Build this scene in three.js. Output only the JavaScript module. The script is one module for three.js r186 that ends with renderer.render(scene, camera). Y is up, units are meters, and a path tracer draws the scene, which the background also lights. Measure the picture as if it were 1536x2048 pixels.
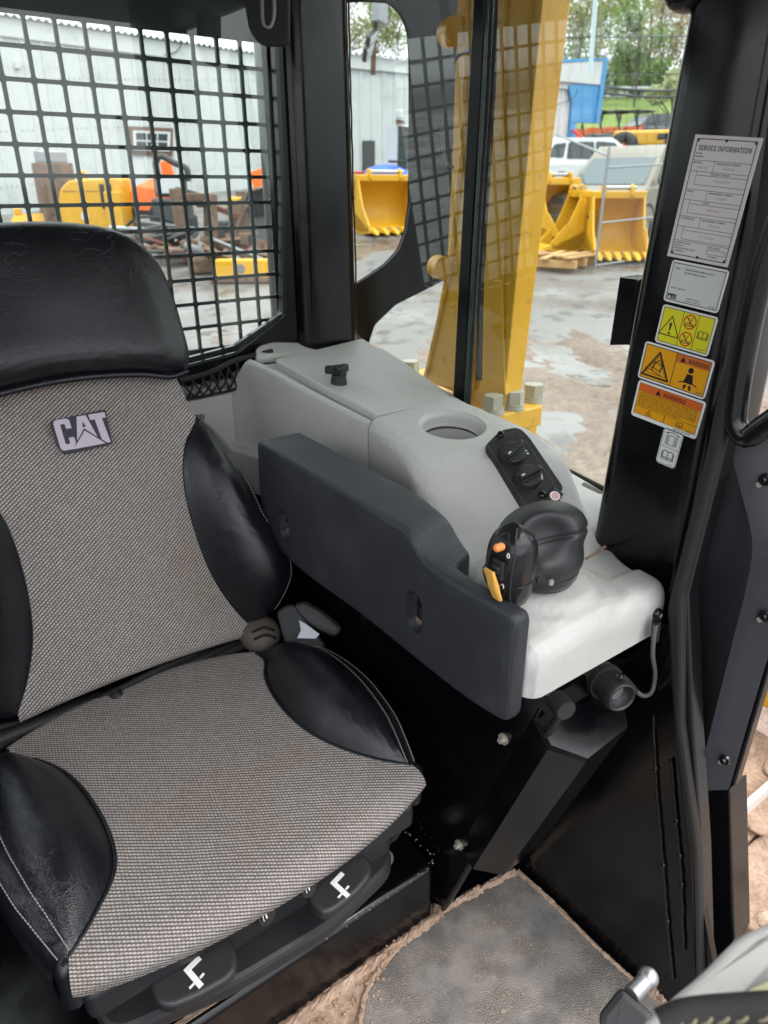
import * as THREE from 'three';
import { mergeGeometries, mergeVertices, toCreasedNormals } from 'three/addons/utils/BufferGeometryUtils.js';
import { RoundedBoxGeometry } from 'three/addons/geometries/RoundedBoxGeometry.js';
import { Brush, Evaluator, SUBTRACTION, ADDITION } from 'three-bvh-csg';

// ---------------------------------------------------------------- camera, sky, sun, exposure
// axes: +x = the machine's left side, +z = its front, y = 0 at the cab floor; metres
const scene = new THREE.Scene();
const camera = new THREE.PerspectiveCamera(71.6, 0.75, 0.02, 900);
camera.position.set(0, 1.22, 0);
camera.rotation.set(-0.43157, -0.63268, 0, 'YXZ');
camera.focus = 1.05; camera.userData.fStop = 6.5;         // a phone lens: the yard and the near dash a little soft
const EXPOSURE = 1.48, SUN = 1.1;

function skyTexture() {                                    // overcast: three times as bright overhead as at the horizon, thin clouds
  const W = 512, H = 256, d = new Float32Array(W * H * 4);
  for (let j = 0; j < H; j++) for (let i = 0; i < W; i++) {
    const el = ((j + 0.5) / H - 0.5) * Math.PI, s = Math.sin(el), az = i / W;
    const c = fbm(az, j / H, 6, 4, 91) - 0.5;
    const L = s > 0 ? 1.0 * (1 + 2.0 * s) * (1 + 0.22 * c) : 1.0 * Math.max(0.25, 1 + 4 * s);
    const k = (j * W + i) * 4;
    d[k] = L * 0.955; d[k + 1] = L * 0.985; d[k + 2] = L * 1.03; d[k + 3] = 1;
  }
  const t = new THREE.DataTexture(d, W, H, THREE.RGBAFormat, THREE.FloatType);
  t.mapping = THREE.EquirectangularReflectionMapping; t.magFilter = t.minFilter = THREE.LinearFilter; t.needsUpdate = true;
  return t;
}

// ---------------------------------------------------------------- noise
let rs = 7;
function seed(n) { rs = (n * 2654435761) >>> 0; }
function rnd(a = 0, b = 1) { rs = (rs + 0x6d2b79f5) | 0; let t = Math.imul(rs ^ (rs >>> 15), 1 | rs); t = (t + Math.imul(t ^ (t >>> 7), 61 | t)) ^ t; return a + (b - a) * (((t ^ (t >>> 14)) >>> 0) / 4294967296); }
function hash(x, y, s) { let h = Math.imul(x, 374761393) ^ Math.imul(y, 668265263) ^ Math.imul(s, 974711); h = Math.imul(h ^ (h >>> 13), 1274126177); return ((h ^ (h >>> 16)) >>> 0) / 4294967296; }
function vnoise(x, y, per, s) {
  const xi = Math.floor(x), yi = Math.floor(y), fx = x - xi, fy = y - yi, m = (a) => ((a % per) + per) % per;
  const u = fx * fx * (3 - 2 * fx), v = fy * fy * (3 - 2 * fy);
  const a = hash(m(xi), m(yi), s), b = hash(m(xi + 1), m(yi), s), c = hash(m(xi), m(yi + 1), s), d = hash(m(xi + 1), m(yi + 1), s);
  return a + (b - a) * u + (c - a) * v + (a - b - c + d) * u * v;
}
function fbm(u, v, f, oct, s) { let a = 0, w = 0.5, n = 0; for (let o = 0; o < oct; o++) { a += w * vnoise(u * f, v * f, f, s + o); n += w; w *= 0.5; f *= 2; } return a / n; }
function cells(u, v, f, s) {                               // F1, F2 of periodic cell noise
  const x = u * f, y = v * f, xi = Math.floor(x), yi = Math.floor(y), m = (a) => ((a % f) + f) % f; let f1 = 9, f2 = 9;
  for (let dy = -1; dy <= 1; dy++) for (let dx = -1; dx <= 1; dx++) {
    const cx = xi + dx, cy = yi + dy, px = cx + hash(m(cx), m(cy), s), py = cy + hash(m(cx), m(cy), s + 5), d = Math.hypot(px - x, py - y);
    if (d < f1) { f2 = f1; f1 = d; } else if (d < f2) f2 = d;
  }
  return [f1, f2];
}
const clamp = (x, a = 0, b = 1) => Math.min(b, Math.max(a, x));
const smooth = (a, b, x) => { const t = clamp((x - a) / (b - a)); return t * t * (3 - 2 * t); };
const lerp = (a, b, t) => a + (b - a) * t;

// ---------------------------------------------------------------- textures (uv in metres: metres = side of the tile)
function tile(n, metres, fn, color) {
  const d = new Uint8Array(n * n * 4);
  for (let j = 0; j < n; j++) for (let i = 0; i < n; i++) {
    const c = fn(i / n, j / n), k = (j * n + i) * 4;
    for (let q = 0; q < 3; q++) d[k + q] = clamp(Array.isArray(c) ? c[q] : c) * 255;
    d[k + 3] = 255;
  }
  const t = new THREE.DataTexture(d, n, n, THREE.RGBAFormat);
  t.wrapS = t.wrapT = THREE.RepeatWrapping; t.magFilter = THREE.LinearFilter; t.minFilter = THREE.LinearFilter;
  if (color) t.colorSpace = THREE.SRGBColorSpace;
  t.repeat.set(1 / metres, 1 / metres); t.needsUpdate = true;
  return t;
}
function again(t, metres) { const c = t.clone(); c.repeat.set(1 / metres, 1 / metres); c.needsUpdate = true; return c; }
const mixc = (a, b, t) => a.map((x, i) => x + (b[i] - x) * t);

const T = {};
T.grain = tile(512, 0.06, (u, v) => { const [a, b] = cells(u, v, 40, 3); return clamp((b - a) * 1.6) * 0.75 + 0.25 * fbm(u, v, 24, 3, 4); });
T.fine = tile(512, 0.08, (u, v) => { const [a] = cells(u, v, 64, 13); return 0.6 * clamp(1 - a * 1.3) + 0.4 * fbm(u, v, 32, 3, 14); });
T.dust = tile(512, 0.5, (u, v) => { const n = fbm(u, v, 6, 6, 21), sp = hash(Math.floor(u * 512), Math.floor(v * 512), 8) > 0.9965 ? 0.5 : 0; return clamp(0.3 + 0.55 * n + sp); });
T.leatherBump = tile(1024, 0.20, (u, v) => { const [a, b] = cells(u, v, 84, 31); const cr = Math.abs(fbm(u + 0.05 * fbm(u, v, 4, 3, 35), v * 2 % 1, 6, 4, 33) - 0.5), w = smooth(0.45, 0.7, fbm(u, v, 3, 3, 36)); return clamp((b - a) * 1.5) * 0.30 + 0.12 * fbm(u, v, 40, 3, 34) + 0.5 - 0.5 * w * (1 - smooth(0, 0.022, cr)); });
// black paint: faint scuffs, dust specks, dried splashes with an outline of their own
T.paint = tile(1024, 0.6, (u, v) => {
  const n = fbm(u, v, 5, 6, 41), w = fbm(u + 0.3, v, 11, 4, 45), sp = hash(Math.floor(u * 1024), Math.floor(v * 1024), 43) > 0.9990;
  const scr = Math.abs(Math.sin((u * 3 + 1.2 * v + 0.25 * w) * 60)) < 0.012 && w > 0.62 ? 0.10 : 0;
  const dirt = smooth(0.62, 0.72, n) * 0.10 * w;
  return mixc([0.036, 0.039, 0.050], [0.42, 0.37, 0.31], clamp((sp ? 0.40 : 0) + scr + dirt * 0.8));
}, true);
T.paintRough = tile(512, 0.6, (u, v) => 0.10 + 0.22 * fbm(u, v, 5, 5, 41) * fbm(u, v, 16, 4, 47) * 1.6);
T.plasticGrey = tile(1024, 0.5, (u, v) => {
  const n = fbm(u, v, 4, 6, 51), m = fbm(u, v, 24, 5, 53), k = fbm(u, v, 64, 3, 54);
  const scuff = Math.abs(Math.sin((u * 1.3 - v * 2 + 0.3 * n) * 45)) < 0.01 && m > 0.60 ? 0.16 : 0;
  const smudge = smooth(0.60, 0.80, m) * 0.14 + smooth(0.56, 0.72, n) * 0.14;
  let c = mixc([0.715, 0.717, 0.70], [0.61, 0.60, 0.57], clamp(smudge + scuff));
  if (k > 0.84) c = mixc(c, [0.45, 0.42, 0.38], 0.18);
  return c;
}, true);
T.vinyl = tile(512, 0.4, (u, v) => { const n = fbm(u, v, 5, 6, 61), k = fbm(u, v, 40, 3, 62); return mixc([0.15, 0.163, 0.185], [0.24, 0.25, 0.265], clamp(smooth(0.4, 0.75, n) * 0.5 + (k > 0.7 ? 0.25 : 0))); }, true);
T.leather = tile(512, 0.35, (u, v) => { const n = fbm(u, v, 5, 6, 71); const cr = Math.abs(fbm(u, v, 9, 4, 73) - 0.5) < 0.008 ? 0.12 : 0; return mixc([0.090, 0.094, 0.11], [0.20, 0.20, 0.21], clamp(smooth(0.5, 0.8, n) * 0.4 + cr)); }, true);
// woven seat cloth, 6.4 mm repeat: pale hooks on charcoal
function weave(u, v) {
  const a = u * 14 - v * 20, r = Math.floor(a), fa = a - r, b = u * 20 + v * 14 + r * 0.5, fb = b - Math.floor(b);   // slanting ribs broken into hooks
  return fb > 0.30 ? smooth(0.02, 0.12, fa) * (1 - smooth(0.60, 0.72, fa)) : smooth(0.20, 0.28, fa) * (1 - smooth(0.42, 0.50, fa)) * 0.85;
}
T.cloth = tile(1024, 0.118, (u, v) => {
  const wu = u + 0.0035 * (fbm(u, v, 10, 3, 84) - 0.5), wv = v + 0.0035 * (fbm(u, v, 10, 3, 87) - 0.5), h = weave(wu, wv) * (0.72 + 0.28 * smooth(0.25, 0.6, vnoise(wu * 60, wv * 60, 60, 88))), f = hash(Math.floor(u * 512), Math.floor(v * 512), 81), n = fbm(u, v, 3, 4, 82);
  return mixc(mixc([0.25, 0.24, 0.24], [0.46, 0.44, 0.43], f), mixc([0.67, 0.63, 0.605], [0.86, 0.82, 0.79], f * 0.8 + 0.2 * n), h);
}, true);
T.clothBump = tile(1024, 0.118, (u, v) => weave(u + 0.0035 * (fbm(u, v, 10, 3, 84) - 0.5), v + 0.0035 * (fbm(u, v, 10, 3, 87) - 0.5)) * 0.7 + 0.3 * hash(Math.floor(u * 512), Math.floor(v * 512), 83));
// floor mat: worn pebble grain, dried clay left in the creases
T.mat = tile(1024, 0.23, (u, v) => {
  const [a, b] = cells(u + 0.01 * fbm(u, v, 20, 2, 5), v, 58, 101), n = fbm(u, v, 5, 5, 102), e = smooth(0.05, 0.28, b - a);
  const top = mixc([0.33, 0.33, 0.33], [0.57, 0.565, 0.56], smooth(0.35, 0.7, n) * 0.7 + 0.3 * hash(Math.floor(u * 512), Math.floor(v * 512), 9));
  return mixc(mixc([0.64, 0.57, 0.50], [0.42, 0.395, 0.37], smooth(0.3, 0.7, fbm(u, v, 4, 4, 104))), top, e);
}, true);
T.matBump = tile(1024, 0.23, (u, v) => { const [a, b] = cells(u + 0.01 * fbm(u, v, 20, 2, 5), v, 58, 101); return smooth(0.0, 0.4, b - a); });
T.clay = tile(512, 0.3, (u, v) => { const n = fbm(u, v, 6, 6, 111), k = fbm(u, v, 40, 3, 112); return mixc([0.46, 0.37, 0.30], [0.76, 0.66, 0.58], clamp(0.2 + n * 0.6 + (k - 0.5) * 0.6)); }, true);
T.clayBump = tile(512, 0.3, (u, v) => 0.6 * fbm(u, v, 10, 6, 113) + 0.4 * fbm(u, v, 50, 3, 115));
// wet yard: gravelly concrete, puddles and mud
T.yard = tile(1024, 9, (u, v) => {
  const n = fbm(u, v, 4, 7, 121), m = fbm(u, v, 40, 4, 122), w = fbm(u, v, 7, 5, 124);
  let c = mixc([0.37, 0.358, 0.345], [0.49, 0.475, 0.462], clamp(n * 1.3 - 0.2));
  c = mixc(c, [0.36, 0.315, 0.28], smooth(0.45, 0.70, w) * 0.7);
  return mixc(c, [0.27, 0.26, 0.25], smooth(0.56, 0.75, m) * 0.6);
}, true);
T.yardBump = tile(1024, 9, (u, v) => { const n = fbm(u, v, 24, 6, 125), w = fbm(u, v, 7, 5, 124); return 0.5 + (n - 0.5) * (0.35 + smooth(0.48, 0.62, w) * 1.4); });
T.yardRough = tile(512, 9, (u, v) => 0.16 + 0.6 * smooth(0.36, 0.62, fbm(u, v, 6, 6, 126)));
T.rust = tile(512, 1.2, (u, v) => { const n = fbm(u, v, 6, 6, 131), m = fbm(u, v, 30, 4, 132); return mixc(mixc([0.33, 0.265, 0.225], [0.53, 0.42, 0.345], n), [0.27, 0.24, 0.225], smooth(0.5, 0.8, m) * 0.7); }, true);
T.yellow = tile(512, 1.0, (u, v) => { const n = fbm(u, v, 5, 6, 141), m = fbm(u, v, 34, 4, 142); return mixc(mixc([0.85, 0.645, 0.115], [0.78, 0.58, 0.095], n), [0.62, 0.47, 0.20], smooth(0.68, 0.86, m) * 0.5); }, true);
T.siding = tile(512, 3, (u, v) => { const n = fbm(u, v, 4, 6, 151), m = fbm(u, v, 40, 3, 152), st = fbm(u * 6, v * 0.5, 24, 3, 153); return mixc([0.735, 0.755, 0.755], [0.61, 0.625, 0.615], clamp(smooth(0.52, 0.8, n) * 0.6 + smooth(0.6, 0.85, m) * 0.25 + smooth(0.6, 0.8, st) * 0.25)); }, true);
T.grass = tile(512, 6, (u, v) => { const n = fbm(u, v, 8, 6, 161), m = fbm(u, v, 60, 2, 162); return mixc(mixc([0.33, 0.42, 0.17], [0.50, 0.56, 0.28], n), [0.42, 0.40, 0.26], smooth(0.55, 0.8, m) * 0.6); }, true);
T.bark = tile(256, 1, (u, v) => mixc([0.26, 0.235, 0.21], [0.42, 0.39, 0.35], fbm(u * 3, v, 12, 4, 171)), true);
T.wood = tile(256, 0.6, (u, v) => mixc([0.62, 0.47, 0.30], [0.80, 0.65, 0.45], fbm(u, v * 12 % 1, 8, 4, 181)), true);

function std(o) { return new THREE.MeshStandardMaterial(o); }
const rgb = (r, g, b) => new THREE.Color().setRGB(r, g, b);
const M = {
  black: new THREE.MeshPhysicalMaterial({ specularIntensity: 0.85, map: T.paint, roughnessMap: T.paintRough, roughness: 1, metalness: 0, bumpMap: again(T.dust, 0.5), bumpScale: 0.0002 }),
  blackSmooth: new THREE.MeshPhysicalMaterial({ color: rgb(0.005, 0.0053, 0.0065), roughness: 0.22, specularIntensity: 0.6, bumpMap: again(T.dust, 0.4), bumpScale: 0.00015 }),
  plastic: std({ color: rgb(0.012, 0.0125, 0.0145), roughness: 0.55, bumpMap: T.fine, bumpScale: 0.00025 }),
  plasticWorn: std({ color: rgb(0.019, 0.019, 0.021), roughness: 0.46, bumpMap: T.fine, bumpScale: 0.0002 }),
  gloss: std({ color: rgb(0.007, 0.007, 0.008), roughness: 0.2 }),
  rubber: std({ color: rgb(0.010, 0.0085, 0.0075), roughness: 0.6, bumpMap: again(T.fine, 0.03), bumpScale: 0.0004 }),
  grey: std({ map: T.plasticGrey, roughness: 0.45, bumpMap: again(T.fine, 0.06), bumpScale: 0.0003 }),
  vinyl: std({ map: T.vinyl, roughness: 0.46, bumpMap: again(T.grain, 0.07), bumpScale: 0.0004 }),
  leather: std({ map: T.leather, roughness: 0.27, bumpMap: T.leatherBump, bumpScale: 0.0007 }),
  cloth: std({ vertexColors: true, map: T.cloth, roughness: 0.95, bumpMap: T.clothBump, bumpScale: 0.0009 }),
  mat: std({ map: T.mat, roughness: 0.55, bumpMap: T.matBump, bumpScale: 0.0008 }),
  clay: std({ map: T.clay, roughness: 0.95, bumpMap: T.clayBump, bumpScale: 0.006 }),
  yard: std({ map: T.yard, roughness: 1, roughnessMap: T.yardRough, bumpMap: T.yardBump, bumpScale: 0.10 }),
  yellow: std({ map: T.yellow, roughness: 0.42 }),
  yellowDark: std({ map: T.yellow, color: rgb(0.62, 0.55, 0.5), roughness: 0.6 }),
  rust: std({ map: T.rust, roughness: 0.85 }),
  rustRed: std({ map: T.rust, color: rgb(1.0, 0.55, 0.5), roughness: 0.8 }),
  steel: std({ color: rgb(0.45, 0.46, 0.47), roughness: 0.42, metalness: 1 }),
  zinc: std({ color: rgb(0.50, 0.47, 0.40), roughness: 0.5, metalness: 0.6, bumpMap: T.dust, bumpScale: 0.0004 }),
  boltPaint: std({ color: rgb(0.34, 0.32, 0.25), roughness: 0.55, bumpMap: again(T.dust, 0.1), bumpScale: 0.0006 }),
  galv: std({ color: rgb(0.30, 0.315, 0.33), roughness: 0.45, metalness: 0.7 }),
  siding: std({ map: T.siding, roughness: 0.55 }),
  white: std({ color: rgb(0.55, 0.57, 0.58), roughness: 0.4 }),
  blue: std({ color: rgb(0.055, 0.24, 0.48), roughness: 0.5, bumpMap: T.dust, bumpScale: 0.004 }),
  orange: std({ color: rgb(0.85, 0.16, 0.02), roughness: 0.5 }),
  red: std({ color: rgb(0.62, 0.02, 0.02), roughness: 0.4 }),
  darkGrey: std({ color: rgb(0.05, 0.052, 0.055), roughness: 0.6 }),
  midGrey: std({ color: rgb(0.16, 0.16, 0.165), roughness: 0.6 }),
  glass: new THREE.MeshPhysicalMaterial({ color: rgb(0.93, 0.97, 0.95), transmission: 1, thickness: 0, roughness: 0.0, ior: 1.5 }),
  carGlass: std({ color: rgb(0.02, 0.028, 0.03), roughness: 0.05 }),
  shield: std({ color: rgb(0.09, 0.115, 0.12), roughness: 0.08 }),
  orangeBtn: std({ color: rgb(0.80, 0.27, 0.07), roughness: 0.5 }),
  amber: std({ color: rgb(0.75, 0.40, 0.08), roughness: 0.5, bumpMap: again(T.dust, 0.05), bumpScale: 0.0003 }),
  ink: std({ color: rgb(0.72, 0.72, 0.70), roughness: 0.6 }),
  thread: std({ color: rgb(0.38, 0.36, 0.33), roughness: 0.8 }),
  wood: std({ map: T.wood, roughness: 0.8 }),
  grass: std({ map: T.grass, roughness: 0.95 }),
  bark: std({ map: T.bark, roughness: 0.95 }),
  tyre: std({ color: rgb(0.02, 0.02, 0.021), roughness: 0.8 }),
};

// ---------------------------------------------------------------- geometry helpers
const V = (a) => new THREE.Vector3(a[0], a[1], a[2]);
const used = new Map();
function numbered(n) { const k = used.get(n) || 0; used.set(n, k + 1); return k ? n + '_' + String(k).padStart(3, '0') : n; }
function boxUV(g) {                                        // uv in metres from the dominant axis of each face
  g = g.index ? g.toNonIndexed() : g;
  if (!g.attributes.normal) g.computeVertexNormals();
  const p = g.attributes.position, uv = new Float32Array(p.count * 2), a = new THREE.Vector3(), b = new THREE.Vector3(), c = new THREE.Vector3();
  for (let i = 0; i < p.count; i += 3) {
    a.fromBufferAttribute(p, i); b.fromBufferAttribute(p, i + 1).sub(a); c.fromBufferAttribute(p, i + 2).sub(a); b.cross(c);
    const x = Math.abs(b.x), y = Math.abs(b.y), z = Math.abs(b.z);
    for (let k = i; k < i + 3; k++) {
      const X = p.getX(k), Y = p.getY(k), Z = p.getZ(k);
      const [s, t] = y >= x && y >= z ? [X, Z] : x >= z ? [Z, Y] : [X, Y];
      uv[k * 2] = s; uv[k * 2 + 1] = t;
    }
  }
  g.setAttribute('uv', new THREE.BufferAttribute(uv, 2));
  return g;
}
function clean(g) { for (const k of Object.keys(g.attributes)) if (!['position', 'normal', 'uv'].includes(k)) g.deleteAttribute(k); return g; }
function join(list) { return mergeGeometries(list.map((g) => { g = clean(g.index ? g.toNonIndexed() : g.clone()); g.deleteAttribute('uv'); if (!g.attributes.normal) g.computeVertexNormals(); return g; })); }
function tf(g, pos, rot, scale) { const m = new THREE.Matrix4().compose(V(pos || [0, 0, 0]), new THREE.Quaternion().setFromEuler(new THREE.Euler(...(rot || [0, 0, 0]))), V(scale || [1, 1, 1])); return g.clone().applyMatrix4(m); }
function box(w, h, d, x = 0, y = 0, z = 0, r = 0) { const g = r ? new RoundedBoxGeometry(w, h, d, 2, r) : new THREE.BoxGeometry(w, h, d); g.translate(x, y, z); return g; }
function cyl(r0, r1, h, n = 20, x = 0, y = 0, z = 0) { let g = new THREE.CylinderGeometry(r1, r0, h, n); if (n < 9) g = toCreasedNormals(g, 0.4); g.translate(x, y, z); return g; }
function rodGeo(a, b, r, n = 8, r2 = r) {                  // straight rod between two points
  const A = V(a), B = V(b), d = B.clone().sub(A), L = d.length(), g = new THREE.CylinderGeometry(r2, r, L, n); g.translate(0, L / 2, 0);
  g.applyQuaternion(new THREE.Quaternion().setFromUnitVectors(new THREE.Vector3(0, 1, 0), d.normalize())); g.translate(A.x, A.y, A.z); return g;
}
function tube(pts, r, seg = 40, n = 8, closed = false) { return new THREE.TubeGeometry(new THREE.CatmullRomCurve3(pts.map(V), closed, 'centripetal'), seg, r, n, closed); }
function lathe(prof, n = 32) { return new THREE.LatheGeometry(prof.map((p) => new THREE.Vector2(p[0], p[1])), n); }
function roundPoly(pts, r) {                               // 2-D outline with rounded corners
  const s = new THREE.Shape(), n = pts.length;
  for (let i = 0; i < n; i++) {
    const p = pts[i], a = pts[(i + n - 1) % n], b = pts[(i + 1) % n], ri = p[2] ?? r;
    const la = Math.hypot(a[0] - p[0], a[1] - p[1]), lb = Math.hypot(b[0] - p[0], b[1] - p[1]), k = Math.min(ri, la * 0.48, lb * 0.48);
    const A = [p[0] + (a[0] - p[0]) * k / la, p[1] + (a[1] - p[1]) * k / la], B = [p[0] + (b[0] - p[0]) * k / lb, p[1] + (b[1] - p[1]) * k / lb];
    if (i) s.lineTo(...A); else s.moveTo(...A);
    if (k > 1e-5) s.quadraticCurveTo(p[0], p[1], ...B);
  }
  s.closePath(); return s;
}
// a plate: an outline in its own plane (3-D points), thickness behind the face that looks at `toward`
function frame3(pts, toward) {
  const o = V(pts[0]), n = new THREE.Vector3(), P = pts.map(V);
  for (let i = 0; i < P.length; i++) { const a = P[i], b = P[(i + 1) % P.length]; n.x += (a.y - b.y) * (a.z + b.z); n.y += (a.z - b.z) * (a.x + b.x); n.z += (a.x - b.x) * (a.y + b.y); }
  n.normalize(); if (n.dot(V(toward)) < 0) n.negate();
  const e1 = P[1].clone().sub(o); e1.addScaledVector(n, -e1.dot(n)).normalize(); const e2 = n.clone().cross(e1);
  return { o, n, e1, e2, m: new THREE.Matrix4().makeBasis(e1, e2, n).setPosition(o), to2: (p) => { const d = V(p).sub(o); return [d.dot(e1), d.dot(e2)]; } };
}
function slab(pts, thick, { toward = [-1, 0.3, 0.6], bevel = 0, round = 0, holes = [], seg = 2, curve = 6 } = {}) {
  const f = frame3(pts, toward), s = roundPoly(pts.map((p) => [...f.to2(p), p[3]]), round);
  for (const h of holes) { const q = roundPoly(h.pts.map((p) => f.to2(p)), h.round || 0); s.holes.push(new THREE.Path(q.getPoints(6))); }
  const g = new THREE.ExtrudeGeometry(s, { depth: Math.max(1e-4, thick - 2 * bevel), bevelEnabled: bevel > 0, bevelThickness: bevel, bevelSize: bevel, bevelOffset: -bevel, bevelSegments: seg, curveSegments: curve });
  g.translate(0, 0, -thick + bevel); g.applyMatrix4(f.m); return g;
}
// a skin through rings of points (all rings the same length)
function skin(rings, { closed = true, caps = true, crease = 0.6, uv } = {}) {
  const pos = [], idx = [], n = rings[0].length, m = rings.length;
  for (const r of rings) for (const p of r) pos.push(p[0], p[1], p[2]);
  for (let i = 0; i < m - 1; i++) for (let j = 0; j < (closed ? n : n - 1); j++) {
    const a = i * n + j, b = i * n + (j + 1) % n, c = a + n, d = b + n; idx.push(a, c, b, b, c, d);
  }
  if (caps && closed) for (const [at, flip] of [[0, 0], [m - 1, 1]]) {
    const c = pos.length / 3, q = [0, 1, 2].map((k) => rings[at].reduce((s, p) => s + p[k], 0) / n); pos.push(...q);
    for (let j = 0; j < n; j++) { const a = at * n + j, b = at * n + (j + 1) % n; flip ? idx.push(c, b, a) : idx.push(c, a, b); }
  }
  let g = new THREE.BufferGeometry(); g.setAttribute('position', new THREE.Float32BufferAttribute(pos, 3)); g.setIndex(idx);
  if (uv) { const t = []; for (let i = 0; i < pos.length; i += 3) t.push(...uv([pos[i], pos[i + 1], pos[i + 2]])); g.setAttribute('uv', new THREE.Float32BufferAttribute(t, 2)); }
  return toCreasedNormals(g, crease);
}
const catmull = (pts, t) => { const c = new THREE.CatmullRomCurve3(pts.map((p) => new THREE.Vector3(p[0], p[1], p[2] || 0)), false, 'centripetal'); const v = c.getPoint(t); return [v.x, v.y, v.z]; };
function spl(keys) {                                       // smooth value through [x, y] keys (monotone x)
  return (x) => {
    const n = keys.length; if (x <= keys[0][0]) return keys[0][1]; if (x >= keys[n - 1][0]) return keys[n - 1][1];
    let i = 0; while (x > keys[i + 1][0]) i++;
    const [x0, y0] = keys[i], [x1, y1] = keys[i + 1], h = x1 - x0, t = (x - x0) / h;
    const m = (k) => (k <= 0 || k >= n - 1) ? (k <= 0 ? (keys[1][1] - keys[0][1]) / (keys[1][0] - keys[0][0]) : (keys[n - 1][1] - keys[n - 2][1]) / (keys[n - 1][0] - keys[n - 2][0])) : (keys[k + 1][1] - keys[k - 1][1]) / (keys[k + 1][0] - keys[k - 1][0]);
    const t2 = t * t, t3 = t2 * t; return (2 * t3 - 3 * t2 + 1) * y0 + (t3 - 2 * t2 + t) * h * m(i) + (-2 * t3 + 3 * t2) * y1 + (t3 - t2) * h * m(i + 1);
  };
}

// ---------------------------------------------------------------- scene helpers
function tag(o, label, category, group) { o.userData.label = label; o.userData.category = category; if (group) o.userData.group = group; return o; }
function mesh(name, g, m, keepUV) { const o = new THREE.Mesh(keepUV ? g : boxUV(g), m); o.name = numbered(name); o.castShadow = o.receiveShadow = true; return o; }
function struct(name, g, m, keepUV) { const o = mesh(name, g, m, keepUV); o.userData.kind = 'structure'; scene.add(o); return o; }
function thing(name, label, category, base = [0, 0, 0], group, turn = 0) {
  const o = new THREE.Group(); o.name = numbered(name); o.position.set(...base); o.rotation.y = turn; scene.add(o); return tag(o, label, category, group);
}
// a part whose geometry is given in scene coordinates (the thing is not turned) ...
function part(t, name, g, m, keepUV) {
  const o = mesh(name, g, m, keepUV), root = t.isMesh ? t.userDataRoot : t; o.geometry.translate(-root.position.x, -root.position.y, -root.position.z);
  o.userDataRoot = root; t.add(o); return o;
}
// ... and one whose geometry is given in the thing's own axes
function local(t, name, g, m, keepUV) { const o = mesh(name, g, m, keepUV); t.add(o); return o; }
function single(name, label, category, g, m, group, keepUV) {
  g.computeBoundingBox(); const b = g.boundingBox, c = [(b.min.x + b.max.x) / 2, b.min.y, (b.min.z + b.max.z) / 2];
  const o = mesh(name, g, m, keepUV); o.geometry.translate(-c[0], -c[1], -c[2]); o.position.set(...c); scene.add(o); return tag(o, label, category, group);
}
function copyOf(o, pos, turn, label) { const c = o.clone(); c.name = numbered(o.name.replace(/_\d{3}$/, '')); c.userData = { ...o.userData }; if (pos) c.position.set(...pos); if (turn != null) c.rotation.y = turn; if (label) c.userData.label = label; scene.add(c); return c; }
function canvasTex(w, h, draw) {
  const c = document.createElement('canvas'); c.width = w; c.height = h; const g = c.getContext('2d'); draw(g, w, h);
  const t = new THREE.CanvasTexture(c); t.colorSpace = THREE.SRGBColorSpace; return t;
}

scene.background = skyTexture(); scene.environment = scene.background;
const sun = new THREE.DirectionalLight(0xfff4e6, SUN);
sun.position.set(6, 20, 8); sun.target.position.set(0.3, 0.6, -0.8); sun.castShadow = true; sun.shadow.radius = 40;
Object.assign(sun.shadow.camera, { left: -30, right: 30, top: 30, bottom: -30, far: 80 }); sun.shadow.mapSize.set(2048, 2048);
scene.add(sun, sun.target);

// ================================================================ the cab shell
struct('cab_floor', box(2.1, 0.03, 2.6, -0.1, -0.023, -0.7), M.black);
{
  const roof = slab([[-0.95, 1.78, -1.7], [1.08, 1.78, -1.7], [1.08, 1.78, -0.02], [-0.95, 1.78, -0.02]], 0.06, { toward: [0, 1, 0], bevel: 0.01 });
  struct('cab_roof', roof, M.midGrey);
  const sideWall = slab([[0.80, -0.01, -1.5], [0.80, -0.01, -0.205], [0.80, 0.08, -0.225], [0.80, 0.40, -0.355], [0.80, 0.66, -0.41], [0.80, 0.70, -1.5]], 0.012, { toward: [-1, 0, 0] });
  struct('side_wall', sideWall, M.black);
  // rear bulkhead with the window opening; the opening's lower right corner is cut off at a slant
  const z = -1.42;
  const bulk = slab([[-0.95, 0, z], [0.86, 0, z], [0.86, 1.74, z], [-0.95, 1.74, z]], 0.03, { toward: [0, 0, 1], bevel: 0.004, holes: [{ pts: [[-0.6, 0.842, z], [0.50, 0.877, z], [0.648, 0.893, z], [0.770, 0.962, z], [0.784, 1.2, z], [0.788, 1.64, z], [-0.6, 1.64, z]], round: 0.012 }] });
  struct('rear_wall', bulk, M.blackSmooth);
  // right-hand side of the cab (behind the photographer's shoulder): sill panel and posts of the open door
  const right = slab([[-0.62, 0, -1.42], [-0.62, 0, -0.12], [-0.62, 0.95, -0.30], [-0.62, 1.75, -0.40], [-0.62, 1.75, -0.52], [-0.62, 1.0, -0.46], [-0.62, 0.95, -1.42]], 0.05, { toward: [1, 0, 0], bevel: 0.006 });
  struct('right_wall', right, M.black);
}
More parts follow.
